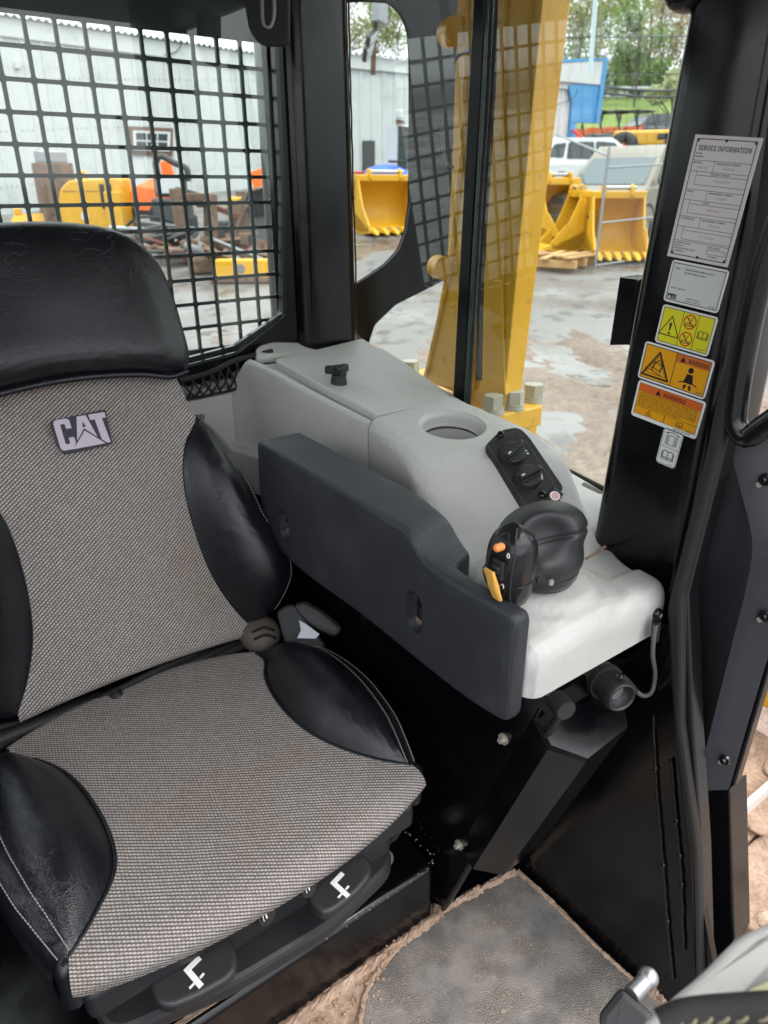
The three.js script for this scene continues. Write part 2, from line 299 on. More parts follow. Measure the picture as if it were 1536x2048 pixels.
{ // seat platform
  const t = thing('seat_platform', 'low black steel box on the cab floor that carries the seat', 'platform', [0.2, 0, -1.0]);
  part(t, 'box', box(0.86, 0.148, 0.78, 0.166, 0.051, -1.047, 0.014), M.black);
  const g = []; seed(3);
  for (let i = 0; i < 10; i++) g.push(cyl(0.006, 0.005, 0.004, 6, rnd(0.1, 0.55), 0.126, rnd(-0.69, -0.8)));
  const bolt = part(t, 'bolt', join([cyl(0.019, 0.019, 0.003, 18, 0.527, 0.127, -0.722), cyl(0.0105, 0.0105, 0.009, 6, 0.527, 0.132, -0.722)]), M.zinc);
  part(t, 'slotted_edge', slab([[0.10, 0.1275, -0.668], [0.25, 0.1275, -0.668], [0.25, 0.1275, -0.676], [0.10, 0.1275, -0.676]], 0.002, { toward: [0, 1, 0], round: 0.003 }), M.clay);
}
{ // inner panel under the console, its front edge slants back to the floor
  const t = thing('support_panel', 'black sheet steel panel under the grey console beside the seat, with two screws', 'panel', [0.61, 0, -0.9]);
  part(t, 'sheet', slab([[0.61, 0, -1.40], [0.61, 0, -0.648], [0.61, 0.60, -0.452], [0.61, 0.64, -0.50], [0.61, 0.64, -1.0], [0.61, 0.58, -1.1], [0.61, 0.58, -1.40]], 0.018, { toward: [-1, 0, 0], bevel: 0.003 }), M.black);
  part(t, 'edge_strip', slab([[0.606, 0.004, -0.652], [0.606, 0.60, -0.452], [0.606, 0.60, -0.445], [0.606, 0.004, -0.645]], 0.012, { toward: [-1, 0, 0], bevel: 0.002 }), M.rubber);
  for (const p of [[.608, .494, -.538], [.608, .206, -.615]]) {
    const s = part(t, 'screw', join([tf(cyl(0.009, 0.009, 0.003, 16), p, [0, 0, Math.PI / 2]), tf(cyl(0.0055, 0.0045, 0.009, 6), [p[0] - 0.004, p[1], p[2]], [0, 0, Math.PI / 2])]), M.zinc);
  }
}
{ // leaning duct cover in the front corner
  const t = thing('duct_cover', 'leaning black sheet metal box in the corner below the console, top face shiny', 'duct cover', [0.69, 0, -0.5]);
  const top = [[0.628, 0.560, -0.470], [0.668, 0.566, -0.500], [0.795, 0.566, -0.476], [0.792, 0.560, -0.436], [0.640, 0.556, -0.421], [0.612, 0.556, -0.442]];
  const P2 = [[0.612, -0.500], [0.766, -0.520], [0.762, -0.455], [0.733, -0.423], [0.640, -0.418], [0.602, -0.452]];
  const rings = [];
  for (const [y, k] of [[0.562, 0], [0.554, 1], [0.20, 1], [0.196, 0.6]]) {
    const sh = (0.56 - y) * 0.333, c = [0.69, -0.46];
    rings.push(P2.map(([x, zz]) => { const f = y > 0.55 ? 1 - (k ? 0 : 0.03) : 1; return [c[0] + (x - c[0]) * f, y - (y > 0.5 ? 0.55 * (zz + 0.475) : 0.25 * (zz + 0.46)), c[1] + (zz - c[1]) * f - sh]; }));
  }
  part(t, 'cover', skin(rings, { crease: 0.2 }), M.black);
}
{ // weld beads down the side wall
  const g = []; seed(11);
  for (const pts of [[[.797, .52, -.425], [.797, .414, -.401], [.797, .298, -.369], [.797, .166, -.334], [.797, .066, -.306]], [[.797, .466, -.385], [.797, .37, -.359], [.797, .288, -.335], [.797, .145, -.302]]]) {
    const n = 60, prof = [];
    for (let i = 0; i <= n; i++) { const p = catmull(pts, i / n); prof.push([p[0] + rnd(-0.0003, 0.0003), p[1], p[2] + rnd(-0.0007, 0.0007)]); }
    g.push(tube(prof, 0.0026, 120, 7));
    for (let i = 0; i < 3; i++) { const p = catmull(pts, rnd()); g.push(tf(new THREE.SphereGeometry(0.004, 8, 6), p, [0, 0, 0], [1, 1.8, 1])); }
  }
  const w = mesh('weld_bead', join(g), M.gloss); tag(w, 'two rough weld beads running down the black side wall by the door opening', 'weld seam'); scene.add(w);
}
{ // door jamb with its rubber seal
  const t = thing('door_jamb', 'black door jamb with a long kinked brownish rubber seal beside the sticker pillar', 'door jamb', [0.82, 0, -0.4]);
  const L = [[.788, 1.411, -.437], [.788, 1.167, -.419], [.788, 1.013, -.419], [.788, .898, -.423], [.788, .703, -.432], [.788, .509, -.384], [.788, .342, -.33], [.788, .078, -.266]], R = [[.788, 1.408, -.42], [.788, 1.168, -.403], [.788, 1.016, -.403], [.788, .903, -.406], [.788, .731, -.415], [.788, .54, -.378], [.788, .355, -.316], [.788, .09, -.256]];
  part(t, 'rubber_seal', slab([...L, ...R.reverse()], 0.018, { toward: [-1, 0, 0], bevel: 0.005, round: 0.01 }), M.rubber);
  const J = [[.8, 1.013, -.409], [.8, .899, -.412], [.8, .724, -.422], [.8, .529, -.384], [.8, .342, -.321], [.8, .063, -.258]], K = [[.8, 1.014, -.403], [.8, .901, -.406], [.8, .728, -.413], [.8, .54, -.368], [.8, .347, -.316], [.8, .072, -.252]];
  part(t, 'jamb_strip', slab([...J, ...K.reverse()], 0.03, { toward: [-1, 0, 0.3], bevel: 0.004 }), M.gloss);
}
{ // front left pillar that carries the stickers
  const t = thing('cab_pillar', 'broad black cab pillar covered with service and warning stickers', 'pillar', [0.9, 0.3, -0.52]);
  const rings = [], sec = (y, z0, z1) => { const r = [], x0 = 0.85, x1 = 0.99, q = 0.026; for (const [cx, cz, a0] of [[x0 + q, z1 - q, 90], [x0 + q, z0 + q, 180], [x1 - q, z0 + q, 270], [x1 - q, z1 - q, 0]]) for (let k = 0; k <= 5; k++) { const a = (a0 + 18 * k) * Math.PI / 180; r.push([cx + q * Math.cos(a), y, cz + q * Math.sin(a)]); } return r; };
  for (let i = 0; i <= 8; i++) { const y = 0.3 + i * 0.18; rings.push(sec(y, -0.6125 + 0.045 * (y - 0.8), -0.452 - 0.01 * (y - 0.8))); }
  part(t, 'tube', skin(rings, { crease: 0.4 }), M.black);
}
{ // rear corner post
  const t = thing('rear_post', 'thick black rear corner post of the cab behind the console', 'post', [0.88, 0.7, -1.48]);
  const rings = [], sec = (y) => { const r = [], x0 = 0.798, x1 = 0.958 - 0.012 * (y - 0.9), z0 = -1.565, z1 = -1.395, q = 0.035; for (const [cx, cz, a0] of [[x0 + q, z1 - q, 90], [x0 + q, z0 + q, 180], [x1 - q, z0 + q, 270], [x1 - q, z1 - q, 0]]) for (let k = 0; k <= 6; k++) { const a = (a0 + 15 * k) * Math.PI / 180; r.push([cx + q * Math.cos(a), y, cz + q * Math.sin(a)]); } return r; };
  for (let i = 0; i <= 6; i++) rings.push(sec(0.7 + i * 0.18));
  part(t, 'tube', skin(rings, { crease: 0.4 }), M.black);
  seed(5); const pts = []; for (let i = 0; i <= 24; i++) { const y = 0.9 + i * 0.032; pts.push([0.951 - 0.012 * (y - 0.9) + rnd(-0.0008, 0.0008), y, -1.4045 + rnd(-0.0008, 0.0008)]); }
  part(t, 'sealant_bead', tube(pts, 0.0022, 60, 6), M.gloss);
}
// side window: plane leans in toward the top
const LEAN = Math.tan(5 * Math.PI / 180), sideX = (y) => 0.975 - LEAN * (y - 0.85);
{
  const t = thing('side_window', 'two glass side panes behind the console split by a black upright with fuzzy seal', 'window', [0.97, 0.7, -1.1]);
  const A = [[.91, 1.587, -1.366], [.976, .839, -1.496], [.974, .86, -1.395], [.979, .809, -1.087], [.916, 1.523, -1.008]], Bp = [[.917, 1.516, -.968], [.979, .807, -1.039], [.983, .756, -.826], [.985, .738, -.661], [.922, 1.453, -.611]];
  part(t, 'glass_pane', slab(A, 0.0006, { toward: [-1, 0, 0] }), M.glass);
  part(t, 'glass_pane', slab(Bp, 0.0006, { toward: [-1, 0, 0] }), M.glass);
  part(t, 'upright', slab([[.916, 1.524, -1.011], [.916, 1.519, -.983], [.98, .796, -1.059], [.979, .801, -1.092]], 0.02, { toward: [-1, 0, 0], bevel: 0.003 }), M.blackSmooth);
  part(t, 'green_edge', slab([[.914, 1.518, -.978], [.914, 1.517, -.972], [.977, .796, -1.044], [.977, .797, -1.054]], 0.012, { toward: [-1, 0, 0] }), std({ color: rgb(0.03, 0.06, 0.05), roughness: 0.15 }));
  const fz = [[.914, 1.503, -.967], [.928, 1.346, -.979], [.941, 1.196, -.996], [.956, 1.023, -1.014], [.975, .806, -1.036]], g = []; seed(17);
  g.push(tube(fz, 0.0035, 40, 6));
  for (let i = 0; i < 900; i++) { const p = catmull(fz, rnd()), a = rnd(0, 6.3), q = rnd(0.004, 0.0075); g.push(rodGeo(p, [p[0] + q * Math.cos(a) * 0.8, p[1] + rnd(-0.002, 0.002), p[2] + q * Math.sin(a)], 0.0005, 3)); }
  part(t, 'fuzzy_seal', join(g), M.rubber);
  const sill = [[.97, .864, -1.43], [.971, .859, -1.39], [.973, .833, -1.229], [.975, .806, -1.084], [.976, .796, -1.025], [.98, .755, -.823], [.981, .745, -.744], [.981, .737, -.662]];
  part(t, 'sill_gasket', tube(sill, 0.0055, 60, 8), M.rubber);
  part(t, 'header', slab([[sideX(1.70), 1.70, -1.5], [sideX(1.70), 1.70, -0.4], [sideX(1.60), 1.60, -0.4], [sideX(1.60), 1.60, -1.5]], 0.03, { toward: [-1, 0, 0], bevel: 0.004 }), M.blackSmooth);
}
{ // rear window: glass and the punched guard outside it
  const t = thing('rear_window', 'rear window pane behind the seat in its black frame', 'window', [0.1, 0.85, -1.435]);
  part(t, 'glass_pane', slab([[-0.6, 0.85, -1.434], [0.80, 0.85, -1.434], [0.80, 1.64, -1.434], [-0.6, 1.64, -1.434]], 0.0006, { toward: [0, 0, 1] }), M.glass);
  const trim = [[-0.5, 0.846, -1.417], [0.50, 0.880, -1.417], [0.648, 0.897, -1.417], [0.772, 0.966, -1.417], [0.786, 1.2, -1.417], [0.790, 1.60, -1.417]];
  const inner = trim.map(([x, y, z], i) => [x - (i > 2 ? 0.008 : 0.004), y + (i < 3 ? 0.012 : 0), z]);
  part(t, 'frame_lip', slab([...trim, ...inner.reverse()], 0.012, { toward: [0, 0, 1] }), M.gloss);
}
{
  const t = thing('window_guard', 'black punched steel grid guard outside the rear window', 'window guard', [0.1, 0.83, -1.49]);
  const z = -1.48, w = 0.0067, s = 0.0487, x0 = 0.301 - 17 * s, y0 = 1.430 - 11 * s, holes = [];
  for (let i = 0; i < 27; i++) for (let j = 0; j < 12; j++) {
    const a = x0 + i * s + w / 2, b = a + s - w, c = y0 + j * s + w / 2, d = j === 11 ? 1.4745 : c + s - w;
    if (b < 0.805) holes.push({ pts: [[a, c, z], [b, c, z], [b, d, z], [a, d, z]], round: 0.0045 });
  }
  part(t, 'grid_plate', slab([[-0.62, 0.84, z], [0.86, 0.84, z], [0.86, 1.62, z], [-0.62, 1.62, z]], 0.006, { toward: [0, 0, 1], holes }), std({ color: rgb(0.016, 0.024, 0.025), roughness: 0.4 }));
  part(t, 'bottom_rail', box(1.4, 0.045, 0.03, 0.12, 0.862, -1.50, 0.004), std({ color: rgb(0.02, 0.035, 0.038), roughness: 0.35 }));
}
{ // left door, closed ahead of the pillar
  const t = thing('cab_door', 'closed black cab door with a moulded inner panel ahead of the pillar, five screws', 'door', [0.9, 0, -0.35]);
  const q = (p, dx) => [p[0] + dx, p[1], p[2]];
  const pts = [[.87, .926, -.445], [.87, .864, -.448], [.87, .68, -.459], [.87, .519, -.414], [.87, .362, -.371], [.87, .411, -.327], [.87, .544, -.325], [.87, .671, -.323], [.87, .79, -.292], [.87, .98, -.339]];
  part(t, 'backing', slab(pts.map((p) => q(p, 0.014)), 0.02, { toward: [-1, 0, 0], bevel: 0.003 }), M.blackSmooth);
  // two facets: the rear one turns away, the front one stands proud along a ridge
  const ridge = [[.832, .941, -.426], [.832, .878, -.393], [.832, .817, -.364], [.832, .766, -.358], [.832, .667, -.358], [.832, .583, -.358], [.832, .406, -.359]];
  const back = [[.884, .901, -.455], [.884, .843, -.455], [.884, .672, -.464], [.884, .602, -.448], [.884, .508, -.421], [.884, .435, -.399], [.884, .35, -.377]];
  const front = [[.874, .979, -.363], [.874, .892, -.319], [.874, .829, -.304], [.874, .766, -.312], [.874, .668, -.324], [.874, .575, -.327], [.874, .407, -.329]];
  const dense = (L) => { const r = []; for (let i = 0; i <= 36; i++) r.push(catmull(L, i / 36)); return r; };
  const A = dense(back), R = dense(ridge), Fr = dense(front), rings = [];
  for (let i = 0; i <= 36; i++) { const row = []; for (let k = 0; k <= 12; k++) { const s = k / 6 - 1, w = s < 0 ? -s : s, e = s < 0 ? A[i] : Fr[i], o = 0.0035 * (1 - Math.min(1, w * 5)) ; row.push(R[i].map((c, n) => lerp(c, e[n], w) + (n === 0 ? o : 0))); } rings.push(row); }
  const rimA = (r, i) => r;
  part(t, 'inner_panel', skin(rings, { closed: false, caps: false, crease: 0.5 }), std({ color: rgb(0.019, 0.0205, 0.026), roughness: 0.42, bumpMap: T.fine, bumpScale: 0.0003 }));
  part(t, 'lower_frame', slab([[.872, .365, -.371], [.872, .411, -.328], [.872, .148, -.264], [.872, -.043, -.283]], 0.05, { toward: [-1, 0, 0], bevel: 0.003 }), M.black);
  for (const [p, d] of [[[.872, .692, -.448], 0], [[.84, .897, -.369], 0], [[.85, .718, -.333], 0], [[.853, .471, -.337], 0]]) {
    const s = part(t, 'screw', join([tf(cyl(0.008, 0.007, 0.004, 20), p, [0, 0, Math.PI / 2]), tf(cyl(0.005, 0.0035, 0.008, 16), [p[0] - 0.003, p[1], p[2]], [0, 0, Math.PI / 2])]), M.gloss);
    part(s, 'washer', tf(cyl(0.0035, 0.0035, 0.002, 14), [p[0] - 0.0005, p[1] - 0.008, p[2] - 0.005], [0, 0, Math.PI / 2]), M.zinc);
  }
}
{ // grab handle on the door
  const t = thing('grab_handle', 'thick glossy black looped grab handle on the door beside the pillar', 'handle', [0.83, 0.9, -0.43]);
  part(t, 'bar', tube([[.8, 1.215, -.397], [.8, 1.147, -.405], [.8, 1.057, -.406], [.8, .995, -.403], [.8, .967, -.398], [.8, .956, -.383], [.8, .974, -.365], [.8, 1.01, -.335]], 0.0135, 80, 16), M.gloss);
  part(t, 'foot', tube([[.8, 1.006, -.339], [.86, .999, -.339]], 0.016, 8, 14), M.gloss);
}
{ // latch block on the outer side of the pillar
  const t = thing('door_stop', 'square black block standing off the edge of the sticker pillar', 'bracket', [0.93, 0.95, -0.62]);
  const f = [[.95, 1.094, -.695], [.95, 1.094, -.65], [.95, .999, -.652], [.95, .991, -.697]], f2 = [[.95, 1.096, -.654], [.95, 1.1, -.642], [.95, 1.001, -.638], [.95, .998, -.656]];
  part(t, 'block', slab(f, 0.05, { toward: [-1, 0, 0], bevel: 0.003 }), M.black);
  part(t, 'rib', slab([[.94, 1.092, -.658], [.94, 1.104, -.636], [.94, 1.002, -.632], [.94, .999, -.659]], 0.03, { toward: [-1, 0, 0], bevel: 0.002 }), M.blackSmooth);
}
{ // dark rounded knob at the top of the pillar
  const t = thing('mirror_knob', 'rounded black knob at the top of the window beside the pillar', 'knob', [.86, 1.398, -.586]);
  local(t, 'cap', tf(new THREE.SphereGeometry(0.027, 24, 16), [0, 0.022, 0], [0, 0, 0], [1, 0.8, 1]), M.gloss);
  local(t, 'stem', cyl(0.016, 0.02, 0.1, 16, 0, 0.08, 0), M.gloss);
}
{ // slotted hook bracket high on the post
  const t = thing('hook_bracket', 'black slotted hook bracket hanging at the top of the rear post', 'hook', [.74, 1.457, -1.371]);
  const P = [[.679, 1.529, -1.33], [.676, 1.502, -1.328], [.679, 1.464, -1.322], [.687, 1.449, -1.314], [.697, 1.442, -1.305], [.732, 1.442, -1.278], [.74, 1.529, -1.283]];
  const S = { pts: [[.703, 1.522, -1.311], [.719, 1.522, -1.298], [.715, 1.482, -1.296], [.708, 1.468, -1.3], [.702, 1.47, -1.305], [.7, 1.479, -1.308]], round: 0.01 };
  part(t, 'plate', slab(P, 0.016, { toward: [-0.6, 0.1, 0.79], bevel: 0.004, round: 0.012, holes: [S] }), M.plastic);
  part(t, 'slot_liner', tube([[.703, 1.522, -1.311], [.7, 1.479, -1.308], [.702, 1.47, -1.305], [.708, 1.468, -1.3], [.715, 1.482, -1.297], [.719, 1.522, -1.298]], 0.004, 30, 6), M.galv);
}
{ // net pocket between seat and rear window
  const t = thing('cargo_net', 'black knotted net pocket stretched behind the seat below the rear window', 'net', [0.6, 0.8, -1.38]);
  const a = [[.504, .86, -1.385], [.57, .868, -1.385], [.627, .884, -1.385], [.716, .894, -1.385]], b = [[.51, .82, -1.385], [.564, .821, -1.385], [.622, .825, -1.385], [.664, .838, -1.385]], g = [];
  g.push(tube(a, 0.0055, 40, 6));
  const nn = 9; for (let i = 0; i < nn; i++) for (const [p, q] of [[catmull(a, i / nn), catmull(b, Math.min(1, (i + 1.3) / nn))], [catmull(b, i / nn), catmull(a, Math.min(1, (i + 1.3) / nn))]]) g.push(tube([p, [(p[0] + q[0]) / 2, (p[1] + q[1]) / 2 - 0.003, p[2] + 0.010], q], 0.0022, 10, 5));
  g.push(tube(b, 0.0035, 40, 6));
  part(t, 'cord', join(g), M.rubber);
  seed(23); const gg = []; for (let i = 0; i < 9; i++) { const p = catmull(b, i / 8); gg.push(tf(new THREE.IcosahedronGeometry(0.016, 2), [p[0] + rnd(-0.01, 0.01), p[1] + 0.006 + rnd(0, 0.008), p[2] - 0.02], [rnd(0, 3), rnd(0, 3), 0], [1.2, 0.8, 1])); }
  const s = mesh('packing_pebbles', join(gg), std({ color: rgb(0.24, 0.23, 0.22), roughness: 0.7 })); tag(s, 'greyish rounded lumps showing through the net behind the seat', 'pebbles'); s.userData.kind = 'stuff'; scene.add(s);
}
{ // floor mat and the dried clay round it
  const P = [[.59, 0, -.644], [.756, 0, -.633], [.779, 0, -.616], [.792, 0, -.322], [.794, 0, -.226]], Lf = [[.365, 0, -.559], [.414, 0, -.612], [.505, 0, -.641], [.548, 0, -.638]];
  single('floor_mat', 'worn black pebble-grained rubber floor mat dusted with clay', 'mat', slab([...P, [0.75, 0, 0.1], [0.36, 0, 0.1], ...Lf], 0.008, { toward: [0, 1, 0], bevel: 0.002, round: 0.012 }), M.mat);
  seed(29);
  const strip = (pts, w, hgt, n) => { const rings = []; for (let i = 0; i <= n; i++) { const p = catmull(pts, i / n), q = catmull(pts, Math.min(1, i / n + 0.01)), o = catmull(pts, Math.max(0, i / n - 0.01)), dx = q[0] - o[0], dz = q[2] - o[2], l = Math.hypot(dx, dz) || 1, ww = w * rnd(0.55, 1.25), row = []; for (let k = 0; k <= 8; k++) { const s = k / 4 - 1; row.push([p[0] - dz / l * s * ww, -0.006 + hgt * (1 - s * s) * rnd(0.6, 1.0), p[2] + dx / l * s * ww]); } rings.push(row); } return skin(rings, { closed: false, caps: false, crease: 0.9 }); };
  const g = [strip([[.606, 0, -.652], [.697, 0, -.641], [.78, 0, -.629]], 0.012, 0.016, 40), strip([[.784, 0, -.627], [.788, 0, -.547], [.785, 0, -.429], [.793, 0, -.31]], 0.007, 0.012, 90), strip([[0.606, 0, -0.648], [0.52, 0, -0.647], [0.42, 0, -0.648], [0.32, 0, -0.646], [0.18, 0, -0.645]], 0.015, 0.013, 60), strip([[.573, 0, -.655], [.495, 0, -.642], [.427, 0, -.623], [.369, 0, -.574]], 0.010, 0.010, 60), strip([[.791, 0, -.361], [.8, 0, -.329], [.806, 0, -.305]], 0.014, 0.02, 20)];
  const edge = []; for (let i = 0; i < 110; i++) { const l = rnd() < 0.5 ? [[.593, 0, -.658], [.488, 0, -.647], [.382, 0, -.63], [.284, 0, -.609]] : [[.576, 0, -.658], [.48, 0, -.637], [.414, 0, -.612], [.369, 0, -.574]], p = catmull(l, rnd()), r = rnd(0.001, 0.0035); edge.push(tf(new THREE.IcosahedronGeometry(r, 0), [p[0] + rnd(-0.02, 0.02), rnd(-0.002, 0.001), p[2] + rnd(-0.012, 0.02)], [rnd(0, 3), rnd(0, 3), 0])); }
  const s = mesh('dried_clay', join([...g, ...edge]), M.clay); tag(s, 'crumbly brown dried clay packed along the edges of the cab floor', 'dirt'); s.userData.kind = 'stuff'; scene.add(s);
  const bare = slab([[0.62, -0.004, -0.66], [0.05, -0.004, -0.66], [0.05, -0.004, -0.45], ...[[.343, -.004, -.477], [.416, -.004, -.614], [.566, -.004, -.645]]], 0.003, { toward: [0, 1, 0] });
  single('worn_floor_patch', 'bare tan floor strip caked with clay between platform and mat', 'floor patch', bare, M.clay);
  const gp = []; const line = [[0.583, 0.128, -0.80], [0.594, 0.128, -0.74], [0.599, 0.128, -0.668], [0.56, 0.128, -0.657], [0.45, 0.127, -0.656], [0.34, 0.127, -0.657]];
  for (let i = 0; i < 50; i++) { const p = catmull(line, rnd() ** 1.3), r = rnd(0.0008, 0.002); gp.push(tf(new THREE.IcosahedronGeometry(r, 0), [p[0] + rnd(-0.004, 0.004), p[1], p[2] + rnd(-0.004, 0.004)], [rnd(0, 3), 0, 0], [1, 0.5, 1])); }
  gp.push(strip(line.map(([x, y, z]) => [x, y + 0.004, z]), 0.0035, 0.004, 70).translate(0, 0.0015, 0));
  gp.push(strip([[0.600, 0.128, -0.662], [0.603, 0.09, -0.657], [0.606, 0.05, -0.653], [0.610, 0.006, -0.648]].map(([x, y, z]) => [x, 0.0, z]), 0.012, 0.02, 20));
  const s2 = mesh('clay_crumbs', join(gp), M.clay); tag(s2, 'brown clay crumbs along the rim and corner of the seat platform', 'dirt'); s2.userData.kind = 'stuff'; scene.add(s2);
}

// ================================================================ the operator's seat
{
  const cx = 0.256, A = 24 * Math.PI / 180, seat = thing('operator_seat', 'operator seat in grey flecked cloth with black leather bolsters and headrest', 'seat', [cx, 0.13, -0.85]);
  // ground-in soil: brown stains with ragged edges on the front of the cushion, faint wear elsewhere
  const soil = (g, front) => { const p = g.attributes.position, c = new Float32Array(p.count * 3); for (let i = 0; i < p.count; i++) { const x = p.getX(i), y = p.getY(i), z = p.getZ(i), n = fbm((x + 1) / 2, (z + y + 3) / 2, 22, 5, 301), m = fbm((x + 1) / 2, (z - y + 3) / 2, 60, 3, 305); const s = front ? 0.5 * smooth(0.52, 0.68, n + 0.16 * Math.exp(-(((x - 0.30) / 0.09) ** 2 + ((z + 0.60) / 0.06) ** 2)) - 0.06) * (0.35 + 0.65 * m) : smooth(0.6, 0.75, n) * 0.3; const w = 1 - 0.16 * (fbm((x + 1) / 2, (z + y + 3) / 2, 9, 4, 309) - 0.5); c[i * 3] = w * lerp(1, 0.98, s); c[i * 3 + 1] = w * lerp(1, 0.86, s); c[i * 3 + 2] = w * lerp(1, 0.66, s); } g.setAttribute('color', new THREE.BufferAttribute(c, 3)); return g; };
  // ---- cushion
  const side = [[0.185, -0.995], [0.187, -0.965], [0.163, -0.915], [0.149, -0.84], [0.152, -0.76], [0.172, -0.695], [0.205, -0.640], [0.238, -0.606]];
  const wL = spl([[-0.995, 0.228], [-0.972, 0.226], [-0.945, 0.198], [-0.885, 0.168], [-0.80, 0.153], [-0.72, 0.154], [-0.675, 0.168], [-0.63, 0.208], [-0.606, 0.237]]);
  const yb = spl([[-1.06, 0.442], [-0.95, 0.452], [-0.8, 0.456], [-0.66, 0.460], [-0.58, 0.455], [-0.54, 0.450]]);
  const rows = [], N = 46, K = 36, R = 0.026;
  for (let i = 0; i <= N; i++) {
    const t = i / N, [w, zs] = catmull(side, t), row = [];
    for (let k = 0; k <= K; k++) { const s = k / K * 2 - 1, f = 1 - Math.abs(s) ** 2.4, z = zs + lerp(-0.05, 0.036, t) * f; row.push([cx + s * (s < 0 ? wL(zs) : w), yb(z) - 0.006 * Math.cos(s * 1.57) * Math.sin(3.1 * t) + 0.006 * f * smooth(0.7, 1, t), z]); }
    rows.push(row);
  }
  const last = rows[N], nrm = last.map((p, k) => { const a = last[Math.max(0, k - 1)], b = last[Math.min(K, k + 1)], dx = b[0] - a[0], dz = b[2] - a[2], l = Math.hypot(dx, dz); return [-dz / l, dx / l]; });
  for (let q = 1; q <= 8; q++) { const th = Math.min(1, q / 6) * 1.5, d = q > 6 ? (q - 6) * 0.018 : 0; rows.push(last.map((p, k) => [p[0] + nrm[k][0] * R * Math.sin(th) * 0.9, p[1] - R * (1 - Math.cos(th)) - d, p[2] + nrm[k][1] * R * Math.sin(th) - d * 0.5])); }
  const first = rows[0]; const rear = []; for (let q = 5; q >= 1; q--) rear.push(first.map((p) => [p[0], p[1] - 0.02 * (1 - Math.cos(q * 0.3)) - (q > 4 ? 0.03 : 0), p[2] - 0.02 * Math.sin(q * 0.3)]));
  part(seat, 'cushion', soil(skin([...rear, ...rows], { closed: false, caps: false, crease: 1.4, uv: (p) => [p[0], p[2] + (p[2] > -0.7 ? Math.max(0, 0.462 - p[1]) * smooth(-0.66, -0.60, p[2]) : -0.9 * Math.max(0, 0.445 - p[1]))] }), 1), M.cloth, true);
  const outer = spl([[-1.0, 0.192], [-0.985, 0.222], [-0.955, 0.252], [-0.90, 0.273], [-0.80, 0.281], [-0.70, 0.268], [-0.65, 0.254], [-0.61, 0.241]]);
  const H = spl([[-0.995, 0], [-0.95, 0.034], [-0.88, 0.056], [-0.78, 0.058], [-0.69, 0.042], [-0.63, 0.014], [-0.606, 0]]);
  const bolsterRings = (sg, lift) => { const rings = []; for (let i = 0; i <= 40; i++) {
    const t = i / 40, [w0, z] = catmull(side, t), w = sg < 0 ? wL(z) : w0, o = Math.max(w + 0.002, outer(z) - 0.006 + (sg < 0 ? 0.012 * smooth(-0.85, -0.95, z) : 0)), h = H(z), y0 = yb(z) - 0.004, row = [];
    for (let k = 0; k <= 16; k++) { const s = k / 16, b = Math.sin(Math.PI * Math.min(1, s / 0.62) * 0.5) ** 0.9, d = s > 0.62 ? 1 - 0.55 * ((s - 0.62) / 0.38) ** 2 : 1; row.push([cx + sg * (w + s * (o - w)), y0 + h * b * d, z - (s > 0.9 ? 0 : 0)]); }
    const [ex, ey] = row[16]; for (let k = 1; k <= 5; k++) { const a = k / 5 * 1.5; row.push([ex + sg * 0.020 * Math.sin(a), ey - 0.024 * (1 - Math.cos(a)), z]); }
    const [fx, fy] = row[21]; row.push([fx, fy - 0.03, z]); row.push([fx - sg * 0.012, Math.min(fy - 0.04, 0.395), z]); row.push([fx - sg * 0.05, 0.375, z]);
    rings.push(row); } return rings; };
  for (const sg of [-1, 1]) part(seat, 'corner_welt', tf(new THREE.CapsuleGeometry(0.013, 0.05, 6, 14), [cx + sg * 0.243, 0.416, -0.607]), M.leather);
  for (const sg of [-1, 1]) {
    const rings = bolsterRings(sg), b = part(seat, 'cushion_bolster', skin(sg < 0 ? rings : rings.map((r) => r.slice()), { closed: false, caps: false, crease: 1.3 }), M.leather);
    b.userData.label = sg < 0 ? 'right-hand cushion bolster in creased leather' : 'left-hand cushion bolster beside the belt buckle';
    part(b, 'seam_piping', tube(rings.map((r) => [r[0][0], r[0][1] + 0.003, r[0][2]]), 0.003, 80, 6), M.leather);
    const st = []; for (let row = 0; row < 2; row++) { const L = rings.slice(2, 40).map((r) => { const p = r[row ? 18 : 15]; return [p[0] + (row ? sg * 0.001 : 0), p[1] + 0.0012, p[2]]; }); for (let i = 0; i < 74; i++) { const a = catmull(L, i / 74), c = catmull(L, (i + 0.62) / 74); st.push(rodGeo(a, c, 0.00075, 4)); } }
    const q = part(b, 'stitching', join(st), M.thread); q.userData.kind = 'stuff';
  }
  // ---- backrest, in its own plane: u across, v up, n toward the sitter
  const W = (u, v, n) => [cx + u, 0.47 + v * Math.cos(A) + n * Math.sin(A), -1.035 - v * Math.sin(A) + n * Math.cos(A)];
  const edge = [[0.200, 0.004], [0.172, 0.055], [0.150, 0.115], [0.1385, 0.20], [0.142, 0.295], [0.164, 0.36], [0.198, 0.402], [0.203, 0.44], [0.192, 0.50]];
  const br = []; for (let q = 5; q >= 1; q--) br.push([q]);
  const brow = []; for (let i = 0; i <= 50; i++) { const t = i / 50, [w, v] = catmull(edge, t), row = []; for (let k = 0; k <= 36; k++) { const s = k / 36 * 2 - 1; row.push([s * w, v + 0.012 * (1 - s * s) * (1 - t) , 0.012 * (1 - s * s) + 0.018 * Math.sin(Math.PI * clamp(t * 1.1)) - (Math.abs(s) > 0.93 && t > 0.76 ? 0.03 * ((Math.abs(s) - 0.93) / 0.07) ** 2 : 0)]); } brow.push(row); }
  const bot = []; for (let q = 6; q >= 1; q--) { const a = q * 0.28; bot.push(brow[0].map(([u, v, n]) => [u, v - 0.016 * Math.sin(a), n - 0.016 * (1 - Math.cos(a)) - (q > 5 ? 0.03 : 0)])); }
